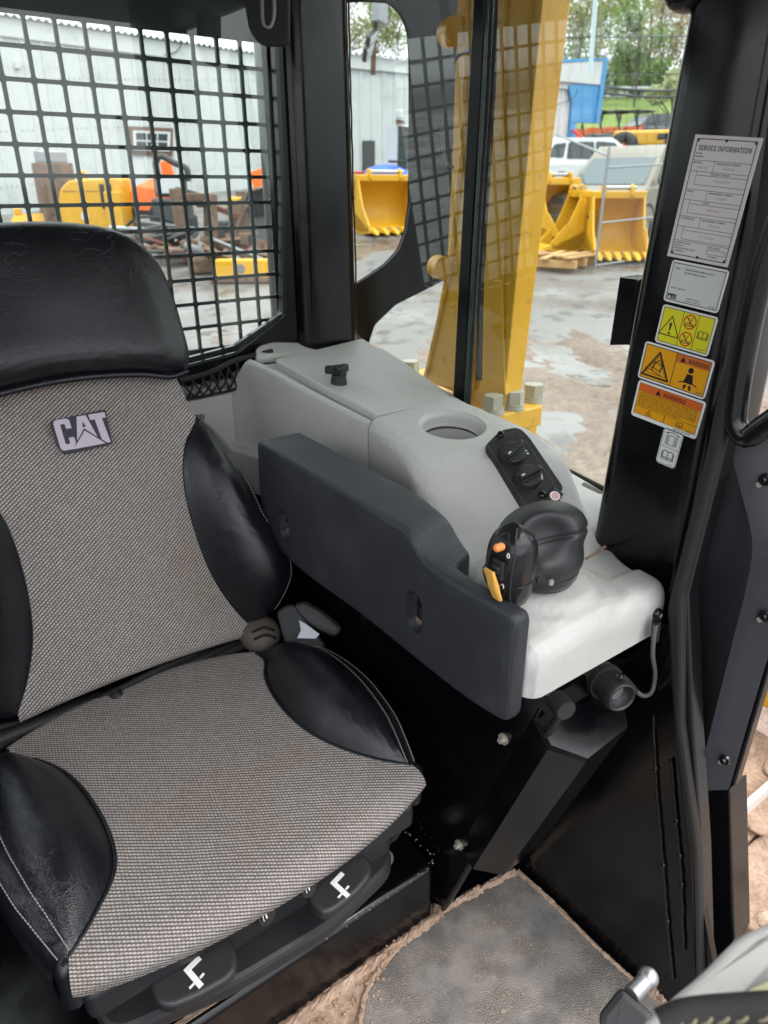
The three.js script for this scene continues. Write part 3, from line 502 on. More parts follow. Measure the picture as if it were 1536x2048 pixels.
  const cloth = skin([...bot, ...brow].map((r) => r.map((p) => W(...p))), { closed: false, caps: false, crease: 1.4, uv: (p) => { const dy = p[1] - 0.47, dz = p[2] + 1.035; return [p[0], dy * Math.cos(A) - dz * Math.sin(A)]; } });
  const back = part(seat, 'backrest', soil(cloth, 0), M.cloth, true);
  const bo = spl([[0.004, 0.205], [0.02, 0.238], [0.045, 0.262], [0.084, 0.281], [0.142, 0.279], [0.199, 0.255], [0.257, 0.245], [0.335, 0.229], [0.38, 0.213], [0.402, 0.200]]);
  const bh = spl([[0.004, 0.0], [0.03, 0.028], [0.10, 0.068], [0.20, 0.066], [0.30, 0.049], [0.37, 0.020], [0.402, 0.004]]);
  for (const sg of [-1, 1]) {
    const rings = []; const cut = 0.765;
    for (let i = 0; i <= 44; i++) {
      const t = i / 44 * cut, [w, v] = catmull(edge, t), o = Math.max(w + 0.003, bo(v) - 0.007), h = bh(v), row = [];
      const n0 = 0.018 * Math.sin(Math.PI * clamp(t * 1.1)) - 0.003;
      for (let k = 0; k <= 14; k++) { const s = k / 14, b = Math.sin(Math.PI * Math.min(1, s / 0.7) * 0.5) ** 1.2, d = s > 0.7 ? 1 - 0.35 * ((s - 0.7) / 0.3) ** 2 : 1; row.push([sg * (w + s * (o - w)), v, n0 + h * b * d]); }
      const [eu, , en] = row[14]; for (let k = 1; k <= 6; k++) { const a = k / 6 * 1.57; row.push([eu + sg * 0.021 * Math.sin(a), v, en - 0.03 * (1 - Math.cos(a))]); }
      const [fu, , fn] = row[20]; row.push([fu + sg * 0.002, v, Math.min(fn - 0.02, -0.02)]); row.push([fu - sg * 0.01, v, -0.07]); row.push([fu - sg * 0.06, v, -0.085]);
      rings.push(row.map((p) => W(...p)));
    }
    const bol = part(seat, 'backrest_bolster', skin(rings, { closed: false, caps: false, crease: 1.3 }), M.leather);
    bol.userData.label = sg < 0 ? 'right-hand backrest bolster at the picture edge' : 'left-hand backrest bolster beside the armrest';
    part(bol, 'seam_piping', tube(rings.map((r) => r[0]), 0.0028, 80, 6), M.leather);
    const st = [], L = rings.slice(3).map((r) => r[16]); for (let i = 0; i < 90; i++) st.push(rodGeo(catmull(L, i / 90), catmull(L, (i + 0.6) / 90), 0.0007, 4));
    const q = part(bol, 'stitching', join(st), M.thread); q.userData.kind = 'stuff';
  }
  part(seat, 'back_shell', slab([W(-0.2, 0.02, -0.03), W(0.2, 0.02, -0.03), W(0.235, 0.12, -0.03), W(0.205, 0.40, -0.03), W(0.19, 0.66, -0.03), W(-0.19, 0.66, -0.03), W(-0.205, 0.40, -0.03), W(-0.235, 0.12, -0.03)], 0.07, { toward: [0, 0.4, 0.9], bevel: 0.015, round: 0.05 }), M.plastic);
  // ---- headrest: an inflated pad
  const half = [[0, 0.4985], [0.06, 0.496], [0.12, 0.489], [0.165, 0.479], [0.196, 0.484], [0.208, 0.507], [0.2095, 0.56], [0.207, 0.62], [0.197, 0.668], [0.172, 0.708], [0.125, 0.732], [0.07, 0.743], [0, 0.747]];
  const outl = [...half, ...half.slice(1, -1).reverse().map(([u, v]) => [-u, v])], curve = new THREE.CatmullRomCurve3(outl.map(([u, v]) => new THREE.Vector3(u, v, 0)), true, 'centripetal'), ol = curve.getSpacedPoints(96).slice(0, 96);
  const pad = []; const c0 = [0, 0.605];
  for (let q = 0; q <= 26; q++) {
    const r = q <= 20 ? Math.max(0.01, q / 20) : 1, back = q > 20 ? (q - 20) / 6 : 0;
    pad.push(ol.map((p) => { const u = c0[0] + (p.x - c0[0]) * r, v = c0[1] + (p.y - c0[1]) * r; const prof = Math.sqrt(Math.max(0, 1 - r ** 7)); const lip = 0.004 * Math.exp(-(((r - 0.84) / 0.05) ** 2)) * smooth(0.05, 0.2, Math.abs(u)); const n = (back ? 0.03 - back * 0.10 : 0.03 + 0.048 * prof - lip + 0.004 * Math.sin(u * 22 + 1) * Math.cos(v * 19) * (1 - r)); const k = back > 0.5 ? 1 - 0.06 * (back - 0.5) : 1; return W(u * k, c0[1] + (v - c0[1]) * k, n); }));
  }
  const head = part(seat, 'headrest', skin(pad, { crease: 1.3, caps: true }), M.leather);
  part(head, 'lower_piping', tube(half.slice(0, 5).reverse().map(([u, v]) => W(-u * 0.99, v - 0.004, 0.04)).concat(half.slice(1, 5).map(([u, v]) => W(u * 0.99, v - 0.004, 0.04))), 0.0055, 60, 8), M.leather);
  // ---- logo patch
  const logo = canvasTex(512, 330, (g, w, h) => {
    g.fillStyle = '#35363c'; g.fillRect(0, 0, w, h); g.fillStyle = '#c3b6c4';
    g.lineJoin = 'round';
    // C, A, T in heavy condensed capitals, the triangle under the A
    g.beginPath(); g.moveTo(24, 66); g.quadraticCurveTo(24, 30, 62, 28); g.lineTo(132, 28); g.quadraticCurveTo(166, 30, 166, 62); g.lineTo(166, 118); g.lineTo(118, 118); g.lineTo(118, 84); g.quadraticCurveTo(118, 72, 106, 72); g.lineTo(88, 72); g.quadraticCurveTo(78, 72, 78, 84); g.lineTo(78, 236); g.quadraticCurveTo(78, 248, 90, 248); g.lineTo(106, 248); g.quadraticCurveTo(118, 248, 118, 236); g.lineTo(118, 196); g.lineTo(166, 196); g.lineTo(166, 252); g.lineTo(136, 300); g.lineTo(60, 300); g.quadraticCurveTo(24, 296, 24, 262); g.closePath(); g.fill();
    g.beginPath(); g.moveTo(236, 28); g.lineTo(318, 28); g.lineTo(368, 236); g.lineTo(272, 138); g.lineTo(182, 236); g.closePath(); g.fill();
    g.fillStyle = '#35363c'; g.beginPath(); g.moveTo(276, 76); g.lineTo(292, 128); g.lineTo(260, 128); g.closePath(); g.fill();
    g.fillStyle = '#c3b6c4'; g.beginPath(); g.moveTo(272, 158); g.lineTo(420, 302); g.lineTo(130, 302); g.closePath(); g.fill();
    g.beginPath(); g.moveTo(340, 28); g.lineTo(490, 28); g.lineTo(490, 78); g.lineTo(452, 78); g.lineTo(470, 300); g.lineTo(436, 300); g.lineTo(398, 262); g.lineTo(386, 78); g.lineTo(346, 78); g.closePath(); g.fill();
    for (let i = 0; i < 9000; i++) { g.fillStyle = hash(i, 3, 5) > 0.5 ? 'rgba(255,255,255,0.10)' : 'rgba(40,30,50,0.12)'; g.fillRect(hash(i, 1, 7) * w, hash(i, 2, 7) * h, 5, 1); }
  });
  {
    const g = slab([W(-0.043, 0.436, 0.031), W(0.044, 0.440, 0.031), W(0.040, 0.382, 0.034), W(-0.036, 0.380, 0.034), W(-0.043, 0.395, 0.034)], 0.0045, { toward: [0, 0.4, 0.9], round: 0.003 });
    const p = g.attributes.position, uv = new Float32Array(p.count * 2); for (let i = 0; i < p.count; i++) { const dy = p.getY(i) - 0.47, dz = p.getZ(i) + 1.035; uv[i * 2] = (p.getX(i) - cx + 0.044) / 0.089; uv[i * 2 + 1] = (dy * Math.cos(A) - dz * Math.sin(A) - 0.380) / 0.061; }
    g.setAttribute('uv', new THREE.BufferAttribute(uv, 2));
    const lp = part(seat, 'logo_patch', g, std({ map: logo, roughness: 0.8, bumpMap: T.fine, bumpScale: 0.0002 }), true);
    lp.userData.label = 'woven patch with three pale capital letters';
  }
  // ---- under the cushion: pan, front rail, levers, knobs
  part(seat, 'seat_pan', box(0.47, 0.05, 0.44, cx, 0.375, -0.81, 0.012), M.plastic);
  part(seat, 'suspension_cover', box(0.40, 0.21, 0.38, cx + 0.01, 0.235, -0.86, 0.03), M.rubber);
  part(seat, 'front_tray', slab([...[[.018, .315, -.673], [.104, .315, -.649], [.206, .315, -.629], [.315, .315, -.632], [.428, .315, -.632], [.484, .315, -.631]], [0.52, 0.315, -0.80], [0.03, 0.315, -0.80]].map((p, i) => p), 0.055, { toward: [0, 1, 0], bevel: 0.01, round: 0.03 }), M.plasticWorn);
  part(seat, 'tray_rim', slab([...[[.035, .268, -.622], [.19, .268, -.591], [.334, .268, -.584], [.47, .268, -.612]], [0.535, 0.268, -0.80], [0.02, 0.268, -0.80]], 0.03, { toward: [0, 1, 0], bevel: 0.008, round: 0.03 }), M.plasticWorn);
  const bar = part(seat, 'slide_bar', tube([[.03, .375, -.637], [.119, .375, -.616], [.214, .375, -.604], [.317, .375, -.602], [.443, .375, -.602]], 0.012, 40, 10), M.plastic);
  const levers = [[[[.136, .352, -.631], [.196, .352, -.619], [.192, .352, -.571], [.181, .352, -.553], [.167, .352, -.549], [.13, .352, -.552], [.101, .352, -.559], [.089, .352, -.572], [.089, .352, -.6], [.102, .352, -.621]], 'front seat lever with a pale seat symbol, nearer the camera'], [[[.321, .352, -.609], [.387, .352, -.613], [.405, .352, -.588], [.395, .352, -.565], [.367, .352, -.554], [.324, .352, -.549], [.307, .352, -.552], [.3, .352, -.574], [.303, .352, -.594]], 'seat lever with a pale seat symbol beside the platform bolt']];
  for (const [P, label] of levers) {
    const c = [0, 1, 2].map((k) => P.reduce((s, p) => s + p[k], 0) / P.length);
    const lv = part(seat, 'lever', slab(P.map((p) => [p[0], p[1] - 0.10 * (p[2] - c[2]), p[2]]), 0.020, { toward: [0, 1, 0.2], bevel: 0.006, round: 0.02, seg: 4 }), M.plasticWorn); lv.userData.label = label;
    const gl = []; // the symbol: a seat in profile with a double arrow
    const rect = (a, b, w) => { const A2 = [c[0] + a[0], c[1] + 0.0016 - 0.1 * a[1], c[2] + a[1]], B2 = [c[0] + b[0], c[1] + 0.0016 - 0.1 * b[1], c[2] + b[1]], dx = b[0] - a[0], dz = b[1] - a[1], l = Math.hypot(dx, dz), nx = -dz / l * w, nz = dx / l * w; return slab([[A2[0] + nx, A2[1], A2[2] + nz], [B2[0] + nx, B2[1], B2[2] + nz], [B2[0] - nx, B2[1], B2[2] - nz], [A2[0] - nx, A2[1], A2[2] - nz]], 0.001, { toward: [0, 1, 0] }); };
    gl.push(rect([-0.006, -0.006], [0.001, 0.024], 0.0034), rect([-0.006, -0.003], [0.013, -0.008], 0.0034), rect([-0.0115, 0.018], [-0.0045, 0.016], 0.0014), rect([0.0035, 0.014], [0.0095, 0.012], 0.0014));
    part(lv, 'symbol', join(gl), M.ink);
    part(lv, 'stem', box(0.03, 0.012, 0.05, c[0] + 0.002, c[1] - 0.002, c[2] - 0.055, 0.003), M.plastic);
  }
  for (const [p, label] of [[[.228, .392, -.577], 'round knob nearer the front lever'], [[.29, .392, -.579], 'round knob beside the far lever']]) {
    const k = part(seat, 'knob', join([tf(cyl(0.016, 0.014, 0.03, 24), p, [1.15, 0, -0.35])]), M.plastic); k.userData.label = label;
    part(k, 'knob_cap', tf(cyl(0.0085, 0.0085, 0.034, 20), [p[0], p[1] + 0.001, p[2] + 0.002], [1.15, 0, -0.35]), M.gloss);
    part(k, 'mark', join([tf(box(0.0016, 0.001, 0.007), [p[0] - 0.002, p[1] + 0.0085, p[2] + 0.0185], [1.15, 0, -0.35]), tf(box(0.0016, 0.001, 0.005), [p[0] + 0.002, p[1] + 0.0085, p[2] + 0.0180], [1.15, 0, -0.35])]), M.ink);
  }
  part(seat, 'end_bracket', slab([[.5, .208, -.73], [.5, .277, -.679], [.5, .271, -.652], [.5, .231, -.668], [.5, .171, -.716]], 0.02, { toward: [-0.3, 0.6, 0.6], bevel: 0.004, round: 0.008 }), M.plastic);
  // ---- hinge, hoses under the backrest
  part(seat, 'recliner_cover', tf(new THREE.SphereGeometry(0.042, 28, 18), [.47, .457, -1.033], [0, 0, 0], [0.9, 0.8, 1]), std({ color: rgb(0.085, 0.07, 0.06), roughness: 0.6, bumpMap: T.fine, bumpScale: 0.0003 }));
  part(seat, 'hinge_ribs', join([0, 1].map((i) => tube([[.452, .488, -1.017], [.452, .523, -.969], [.452, .537, -.934]].map((p) => [p[0] - 0.012, p[1] - i * 0.012 + 0.006, p[2] + 0.02 + i * 0.006]), 0.0028, 16, 6))), M.rubber);
  const hoses = [], hz = -1.045; for (const [y0, r, ph] of [[0.425, 0.010, 0], [0.405, 0.007, 1.5], [0.44, 0.006, 3]]) { const pts = []; for (let i = 0; i <= 10; i++) pts.push([cx - 0.24 + i * 0.046, y0 + 0.008 * Math.sin(i * 0.9 + ph), hz - 0.012 + 0.012 * Math.cos(i * 0.8 + ph)]); hoses.push(tube(pts, r, 60, 8)); }
  part(seat, 'hose', join(hoses), M.rubber);
  const coil = []; for (let i = 0; i < 12; i++) coil.push(tf(new THREE.TorusGeometry(0.0085, 0.0022, 6, 14), [cx - 0.055 + 0.001 * i, 0.448 - i * 0.004, -1.032], [1.3, 0.2, 0])); part(seat, 'corrugated_hose', join(coil), M.plasticWorn);
  part(seat, 'hinge_tube', rodGeo([cx - 0.25, 0.43, -1.05], [cx + 0.24, 0.43, -1.06], 0.013, 14), M.plastic);
}
{ // belt buckle between seat and console
  const p = [.545, .484, -.975], t = thing('belt_buckle', 'black seat belt buckle with a bright steel tongue plate between the seat and the armrest', 'buckle', p);
  const P = (l) => l;
  part(t, 'housing', slab([[.498, .506, -1.016], [.524, .516, -1.012], [.539, .51, -.999], [.541, .49, -.977], [.555, .451, -.933], [.522, .441, -.94], [.489, .457, -.972]], 0.03, { toward: [-0.35, 0.65, 0.67], bevel: 0.005, round: 0.01 }), M.plastic);
  part(t, 'cover', slab([[.525, .518, -1.002], [.548, .524, -.995], [.572, .505, -.964], [.59, .48, -.93], [.571, .467, -.928], [.55, .478, -.949], [.532, .496, -.977]], 0.028, { toward: [-0.35, 0.65, 0.67], bevel: 0.008, round: 0.012 }), M.plasticWorn);
  part(t, 'tongue', slab([[.526, .493, -.983], [.534, .488, -.974], [.55, .471, -.949], [.54, .465, -.948], [.511, .468, -.966], [.523, .479, -.971]], 0.003, { toward: [-0.35, 0.65, 0.67], bevel: 0.0006 }), std({ color: rgb(0.30, 0.31, 0.33), roughness: 0.42, metalness: 1 }));
}

// ================================================================ grey side console
const smin = (a, b, k) => { const h = clamp(0.5 + 0.5 * (b - a) / k); return lerp(b, a, h) - k * h * (1 - h); };
const smax = (a, b, k) => -smin(-a, -b, k);
const plateau = (x, z) => 0.831 + 0.04 * (x - 0.82) - 0.13 * (z + 0.91);
const slope = (x, z) => 0.799 + 0.38 * (x - 0.83) - 0.68 * (z + 0.74);
function consoleTop(x, z) {
  let deck = 0.724 - 0.10 * Math.max(0, x - 0.70);
  const d = Math.hypot(x - 0.662, z + 0.545);
  deck += 0.009 * (1 - smooth(0.062, 0.078, d)) + 0.006 * (1 - smooth(0.088, 0.105, d));
  deck += 0.008 * smooth(-0.515, -0.500, z) * smooth(0.095, 0.12, d) * smooth(0.70, 0.74, x);
  let y = smax(deck, smin(plateau(x, z), slope(x, z), 0.010), 0.014);
  return y;
}
{
  const t = thing('side_console', 'light grey moulded console along the cab side with a cup hole and joystick deck', 'console', [0.78, 0.6, -0.9]);
  const xi = spl([[-1.01, 0.702], [-0.9, 0.686], [-0.8, 0.656], [-0.7, 0.622], [-0.6, 0.588], [-0.53, 0.565], [-0.49, 0.549], [-0.40, 0.545]]);
  const xr = spl([[-1.01, 0.900], [-0.9, 0.915], [-0.82, 0.922], [-0.74, 0.905], [-0.68, 0.882], [-0.62, 0.852], [-0.59, 0.84], [-0.4, 0.83]]);
  const xo = spl([[-1.01, 0.955], [-0.9, 0.962], [-0.75, 0.972], [-0.66, 0.975], [-0.625, 0.95], [-0.605, 0.90], [-0.575, 0.862], [-0.53, 0.836], [-0.48, 0.826], [-0.40, 0.815]]);
  const yo = spl([[-1.01, 0.812], [-0.9, 0.790], [-0.8, 0.766], [-0.7, 0.744], [-0.63, 0.728], [-0.58, 0.712], [-0.53, 0.705], [-0.4, 0.70]]);
  const ring = (z, drop, ins, yb) => {
    const r = [], a = xi(z) + ins, b = xo(z) - ins * 0.7, q = Math.min(xr(z), b - 0.012), R = 0.024;
    const top = (x) => { const e = smooth(q, Math.min(q + 0.022, b), x), low = Math.min(yo(z), consoleTop(x, z)); let y = lerp(consoleTop(x, z), low, e); return y; };
    const P = (x, y) => r.push([x, Math.max(yb, y - drop), z]);
    const yA = top(a + R) - R; for (let k = 0; k < 8; k++) P(a, lerp(yb, yA, k / 8));
    for (let k = 0; k < 9; k++) { const th = k / 9 * Math.PI / 2; const x = a + R * (1 - Math.cos(th)); P(x, top(x) - R * (1 - Math.sin(th))); }
    for (let k = 0; k <= 44; k++) { const x = lerp(a + R, b - 0.012, k / 44); P(x, top(x)); }
    for (let k = 1; k <= 6; k++) { const th = k / 6 * Math.PI / 2; P(b - 0.012 + 0.012 * Math.sin(th), top(b - 0.012) - 0.012 * (1 - Math.cos(th))); }
    for (let k = 1; k < 6; k++) P(b, lerp(top(b - 0.012) - 0.012, yb, k / 6));
    for (let k = 0; k <= 12; k++) P(lerp(b, a, k / 12), yb);
    return r;
  };
  const ybAt = spl([[-1.01, 0.60], [-0.6, 0.62], [-0.50, 0.648], [-0.4, 0.648]]);
  const zf = -0.447, R = 0.026, rings = [];
  for (let i = 0; i <= 90; i++) { const z = lerp(-1.003, zf - R, i / 90); rings.push(ring(z, 0, 0, ybAt(z))); }
  for (let k = 1; k <= 8; k++) { const th = k / 8 * Math.PI / 2; rings.push(ring(zf - R + R * Math.sin(th), R * (1 - Math.cos(th)), R * (1 - Math.cos(th)) * 0.9, ybAt(zf))); }
  let g = boxUV(skin(rings, { crease: 0.7 }));
  const ev = new Evaluator(); ev.useGroups = false; ev.attributes = ['position', 'normal', 'uv'];
  let B = new Brush(g); B.updateMatrixWorld();
  const cut = (cg) => { const c = new Brush(boxUV(cg.index ? cg.toNonIndexed() : cg)); c.updateMatrixWorld(); B = ev.evaluate(B, c, SUBTRACTION); B.updateMatrixWorld(); };
  const cup = [0.820, 0.828, -0.911], tilt = [0.13, 0, 0.04];
  cut(tf(lathe([[0, -0.10], [0.0535, -0.10], [0.0535, -0.008], [0.0565, -0.001], [0.064, 0.006], [0.064, 0.06], [0, 0.06]], 64), cup, tilt));
  cut(tf(box(0.016, 0.03, 0.040, 0, 0, 0, 0.005), [0.960, 0.742, -0.700], [0.1, 0.25, 0]));
  const ga = [.775, .718, -.57], gb = [.879, .716, -.587], L = Math.hypot(gb[0] - ga[0], gb[2] - ga[2]);
  cut(tf(box(L + 0.03, 0.03, 0.0045), [(ga[0] + gb[0]) / 2, 0.722, (ga[2] + gb[2]) / 2], [0, -Math.atan2(gb[2] - ga[2], gb[0] - ga[0]), 0]));
  part(t, 'front_cover', clean(B.geometry), M.grey, true).userData.label = 'front console moulding with joystick deck';
  part(t, 'cup_holder', tf(lathe([[0.0005, -0.088], [0.050, -0.088], [0.0525, -0.084], [0.0525, -0.030], [0.0515, -0.028], [0.0515, -0.022], [0.0532, -0.020]], 48), cup, tilt), M.grey);
  part(t, 'cup_ring', tf(new THREE.TorusGeometry(0.0526, 0.0016, 8, 60), [cup[0], cup[1] - 0.026, cup[2]], [Math.PI / 2 + tilt[0], tilt[2], 0]), M.rubber);
  seed(41); const cr = []; for (let i = 0; i < 120; i++) { const k = rnd(); cr.push(tf(new THREE.IcosahedronGeometry(rnd(0.001, 0.0026), 0), [lerp(ga[0], gb[0], k), 0.7115 + rnd(0, 0.003), lerp(ga[2], gb[2], k) + rnd(-0.002, 0.002)])); }
  const d = part(t, 'gap_dirt', join(cr), M.clay); d.userData.kind = 'stuff';
  for (const [p, rx, rz] of [[[.868, .706, -.577], 0, 0.1], [[.792, .685, -.445], Math.PI / 2, 0]]) {
    const s = part(t, 'screw', tf(lathe([[0, 0.006], [0.004, 0.0058], [0.0075, 0.004], [0.0085, 0.001], [0.0085, -0.004]], 24), p, [rx, 0, rz]), M.gloss);
    part(s, 'socket', tf(cyl(0.0036, 0.0036, 0.0015, 6, 0, 0.0058, 0), p, [rx, 0, rz]), M.zinc);
  }
  // rear half: body with a shelf along its inner wall, sloping lid on top
  const xw = spl([[-1.41, 0.607], [-1.35, 0.640], [-1.2, 0.668], [-1.006, 0.702]]), yt = spl([[-1.41, 0.826], [-1.395, 0.838], [-1.36, 0.888], [-1.345, 0.8885], [-1.2, 0.8645], [-1.1, 0.848], [-1.006, 0.833]]), rr = [];
  for (let i = 0; i <= 60; i++) {
    const z = lerp(-1.0075, -1.408, i / 60), a = xw(z), y = yt(z), r = [], sh = 0.034 * smooth(-1.1, -1.2, z), R2 = 0.010, xq = 0.955 + 0.03 * smooth(-1.0, -1.4, z), yq = y - 0.012;
    r.push([a - sh, 0.61, z]); r.push([a - sh, 0.64, z]); r.push([a - sh, 0.685, z]); for (let k = 0; k <= 4; k++) { const th = k / 4 * Math.PI / 2; r.push([a - sh + 0.01 * (1 - Math.cos(th)), 0.69 + 0.01 * Math.sin(th), z]); }
    r.push([a - 0.008, 0.702, z], [a - 0.002, 0.706, z], [a, 0.715, z]); for (let k = 1; k <= 5; k++) r.push([a, lerp(0.715, y - R2, k / 5), z]);
    for (let k = 1; k <= 6; k++) { const th = k / 6 * Math.PI / 2; r.push([a + R2 * (1 - Math.cos(th)), y - R2 * (1 - Math.sin(th)), z]); }
    for (let k = 1; k <= 10; k++) r.push([lerp(a + R2, xq, k / 10), lerp(y - 0.016 * smooth(-1.40, -1.36, z), yq - 0.004, smooth(0.75, 1, k / 10)), z]);
    r.push([xq + 0.008, yq - 0.01, z], [xq + 0.01, 0.61, z]);
    rr.push(r);
  }
  const sh = part(t, 'rear_body', skin(rr, { crease: 0.45 }), M.grey); sh.userData.label = 'rear console body with a shelf along the wall';
  const lidP = [[0.724, 0.836, -1.012], [0.914, 0.838, -1.014], [0.960, 0.886, -1.395], [0.694, 0.886, -1.335]];
  const lid = part(t, 'lid', slab(lidP.map(([x, y, z]) => [x, y + 0.006, z]), 0.020, { toward: [0, 1, 0], bevel: 0.003, round: 0.010, seg: 4 }), M.grey); lid.userData.label = 'flat console lid with a black star knob';
  const kp = [.747, .859, -1.17];
  const kn = part(lid, 'lid_knob', join([tf(cyl(0.017, 0.014, 0.02, 20), [kp[0], kp[1] + 0.012, kp[2]]), ...[0, 1, 2].map((k) => tf(box(0.026, 0.016, 0.014, 0.014, 0, 0, 0.004), [kp[0], kp[1] + 0.031, kp[2]], [0, k * 2.094 + 0.35, 0])), tf(cyl(0.012, 0.012, 0.016, 16), [kp[0], kp[1] + 0.031, kp[2]])]), M.plastic);
  part(t, 'post_collar', slab([[0.665, 0.890, -1.362], [0.94, 0.888, -1.402], [0.975, 0.862, -1.40], [0.975, 0.90, -1.46], [0.76, 0.915, -1.43], [0.69, 0.91, -1.405]], 0.02, { toward: [0, 1, 0.3], bevel: 0.006, round: 0.02 }), M.grey);
  // tray behind the seat
  part(t, 'rear_tray', slab([[0.25, 0.56, -1.392], [0.618, 0.56, -1.392], [0.618, 0.832, -1.392], [0.25, 0.842, -1.392]], 0.022, { toward: [0, 0, 1], bevel: 0.006, round: 0.01 }), M.grey);
}
{ // padded side panel
  const t = thing('armrest', 'dark blue-grey padded armrest panel with two slotted bolt recesses beside the seat', 'armrest', [0.56, 0.6, -0.77]);
  const yb = spl([[-1.1, 0.66], [-1.06, 0.628], [-0.96, 0.610], [-0.78, 0.615], [-0.55, 0.612], [-0.46, 0.622], [-0.445, 0.632]]);
  const tp = spl([[-1.1, 0.813], [-0.9, 0.812], [-0.68, 0.808], [-0.655, 0.803], [-0.635, 0.786], [-0.615, 0.777], [-0.58, 0.7735], [-0.46, 0.776], [-0.44, 0.775]]);
  const wd = spl([[-1.1, 0.088], [-0.80, 0.088], [-0.735, 0.086], [-0.66, 0.074], [-0.625, 0.073], [-0.606, 0.066], [-0.598, 0.044], [-0.590, 0.031], [-0.44, 0.028]]);
  const sec = (z, ins) => {
    const r = [], x0 = 0.520 + ins * 0.6, x1 = 0.520 + wd(z) - ins * 0.6, y0 = yb(z) + ins, y1 = tp(z) - ins, q = Math.min(0.009, (x1 - x0) * 0.45);
    for (const [cx, cy, a0] of [[x0 + q, y0 + q, 180], [x1 - q, y0 + q, 270], [x1 - q, y1 - q, 0], [x0 + q, y1 - q, 90]]) for (let k = 0; k <= 6; k++) { const a = (a0 + k * 15) * Math.PI / 180; r.push([cx + q * Math.cos(a), cy + q * Math.sin(a), z]); }
    // extra points down the inner face, gently crowned
    const last = r[r.length - 1], first = r[0]; for (let k = 1; k <= 8; k++) { const s = k / 9; r.push([lerp(last[0], first[0], s) - 0.0025 * Math.sin(Math.PI * s), lerp(last[1], first[1], s), z]); }
    return r;
  };
  const rings = [], z0 = -1.092, z1 = -0.457, R = 0.012;
  for (let k = 0; k <= 5; k++) { const th = k / 5 * Math.PI / 2; rings.push(sec(z0 + R * (1 - Math.cos(th)), R * (1 - Math.sin(th)))); }
  for (let i = 1; i < 110; i++) rings.push(sec(lerp(z0 + R, z1 - R, i / 110), 0));
  for (let k = 5; k >= 0; k--) { const th = k / 5 * Math.PI / 2; rings.push(sec(z1 - R * (1 - Math.cos(th)), R * (1 - Math.sin(th)))); }
  const ev = new Evaluator(); ev.useGroups = false; ev.attributes = ['position', 'normal', 'uv'];
  let B = new Brush(boxUV(skin(rings.reverse(), { crease: 0.36 }))); B.updateMatrixWorld();
  const spots = [[[.516, .692, -.637], 0.064], [[.516, .68, -1.001], 0.060]];
  for (const [p, h] of spots) {
    const c = new Brush(boxUV(tf(new THREE.CapsuleGeometry(0.0165, h - 0.033, 8, 24), [p[0] + 0.002, p[1], p[2]], [0, 0, 0], [1.3, 1, 1]))); c.updateMatrixWorld(); B = ev.evaluate(B, c, SUBTRACTION); B.updateMatrixWorld();
  }
  const pad = part(t, 'pad', clean(B.geometry), M.vinyl, true);
  for (const [p, h] of spots) part(t, 'recess_slot', join([tf(new THREE.CapsuleGeometry(0.0075, h * 0.42, 6, 14), [p[0] + 0.0165, p[1], p[2] - 0.003], [0, 0, 0], [0.5, 1, 1]), tf(cyl(0.004, 0.004, 0.004, 6), [p[0] + 0.012, p[1] + 0.006, p[2] - 0.003], [0, 0, 1.57])]), M.gloss);
  seed(43); const du = []; for (const [p, h] of spots) for (let i = 0; i < 60; i++) { const a = rnd(-1.6, 1.6); du.push(tf(new THREE.IcosahedronGeometry(rnd(0.0006, 0.0016), 0), [p[0] + rnd(0.012, 0.017), p[1] - h * 0.5 + 0.010 + rnd(-0.004, 0.004) + 0.004 * Math.abs(a), p[2] + 0.008 * Math.sin(a)])); }
  const d = part(t, 'recess_dust', join(du), M.clay); d.userData.kind = 'stuff';
}
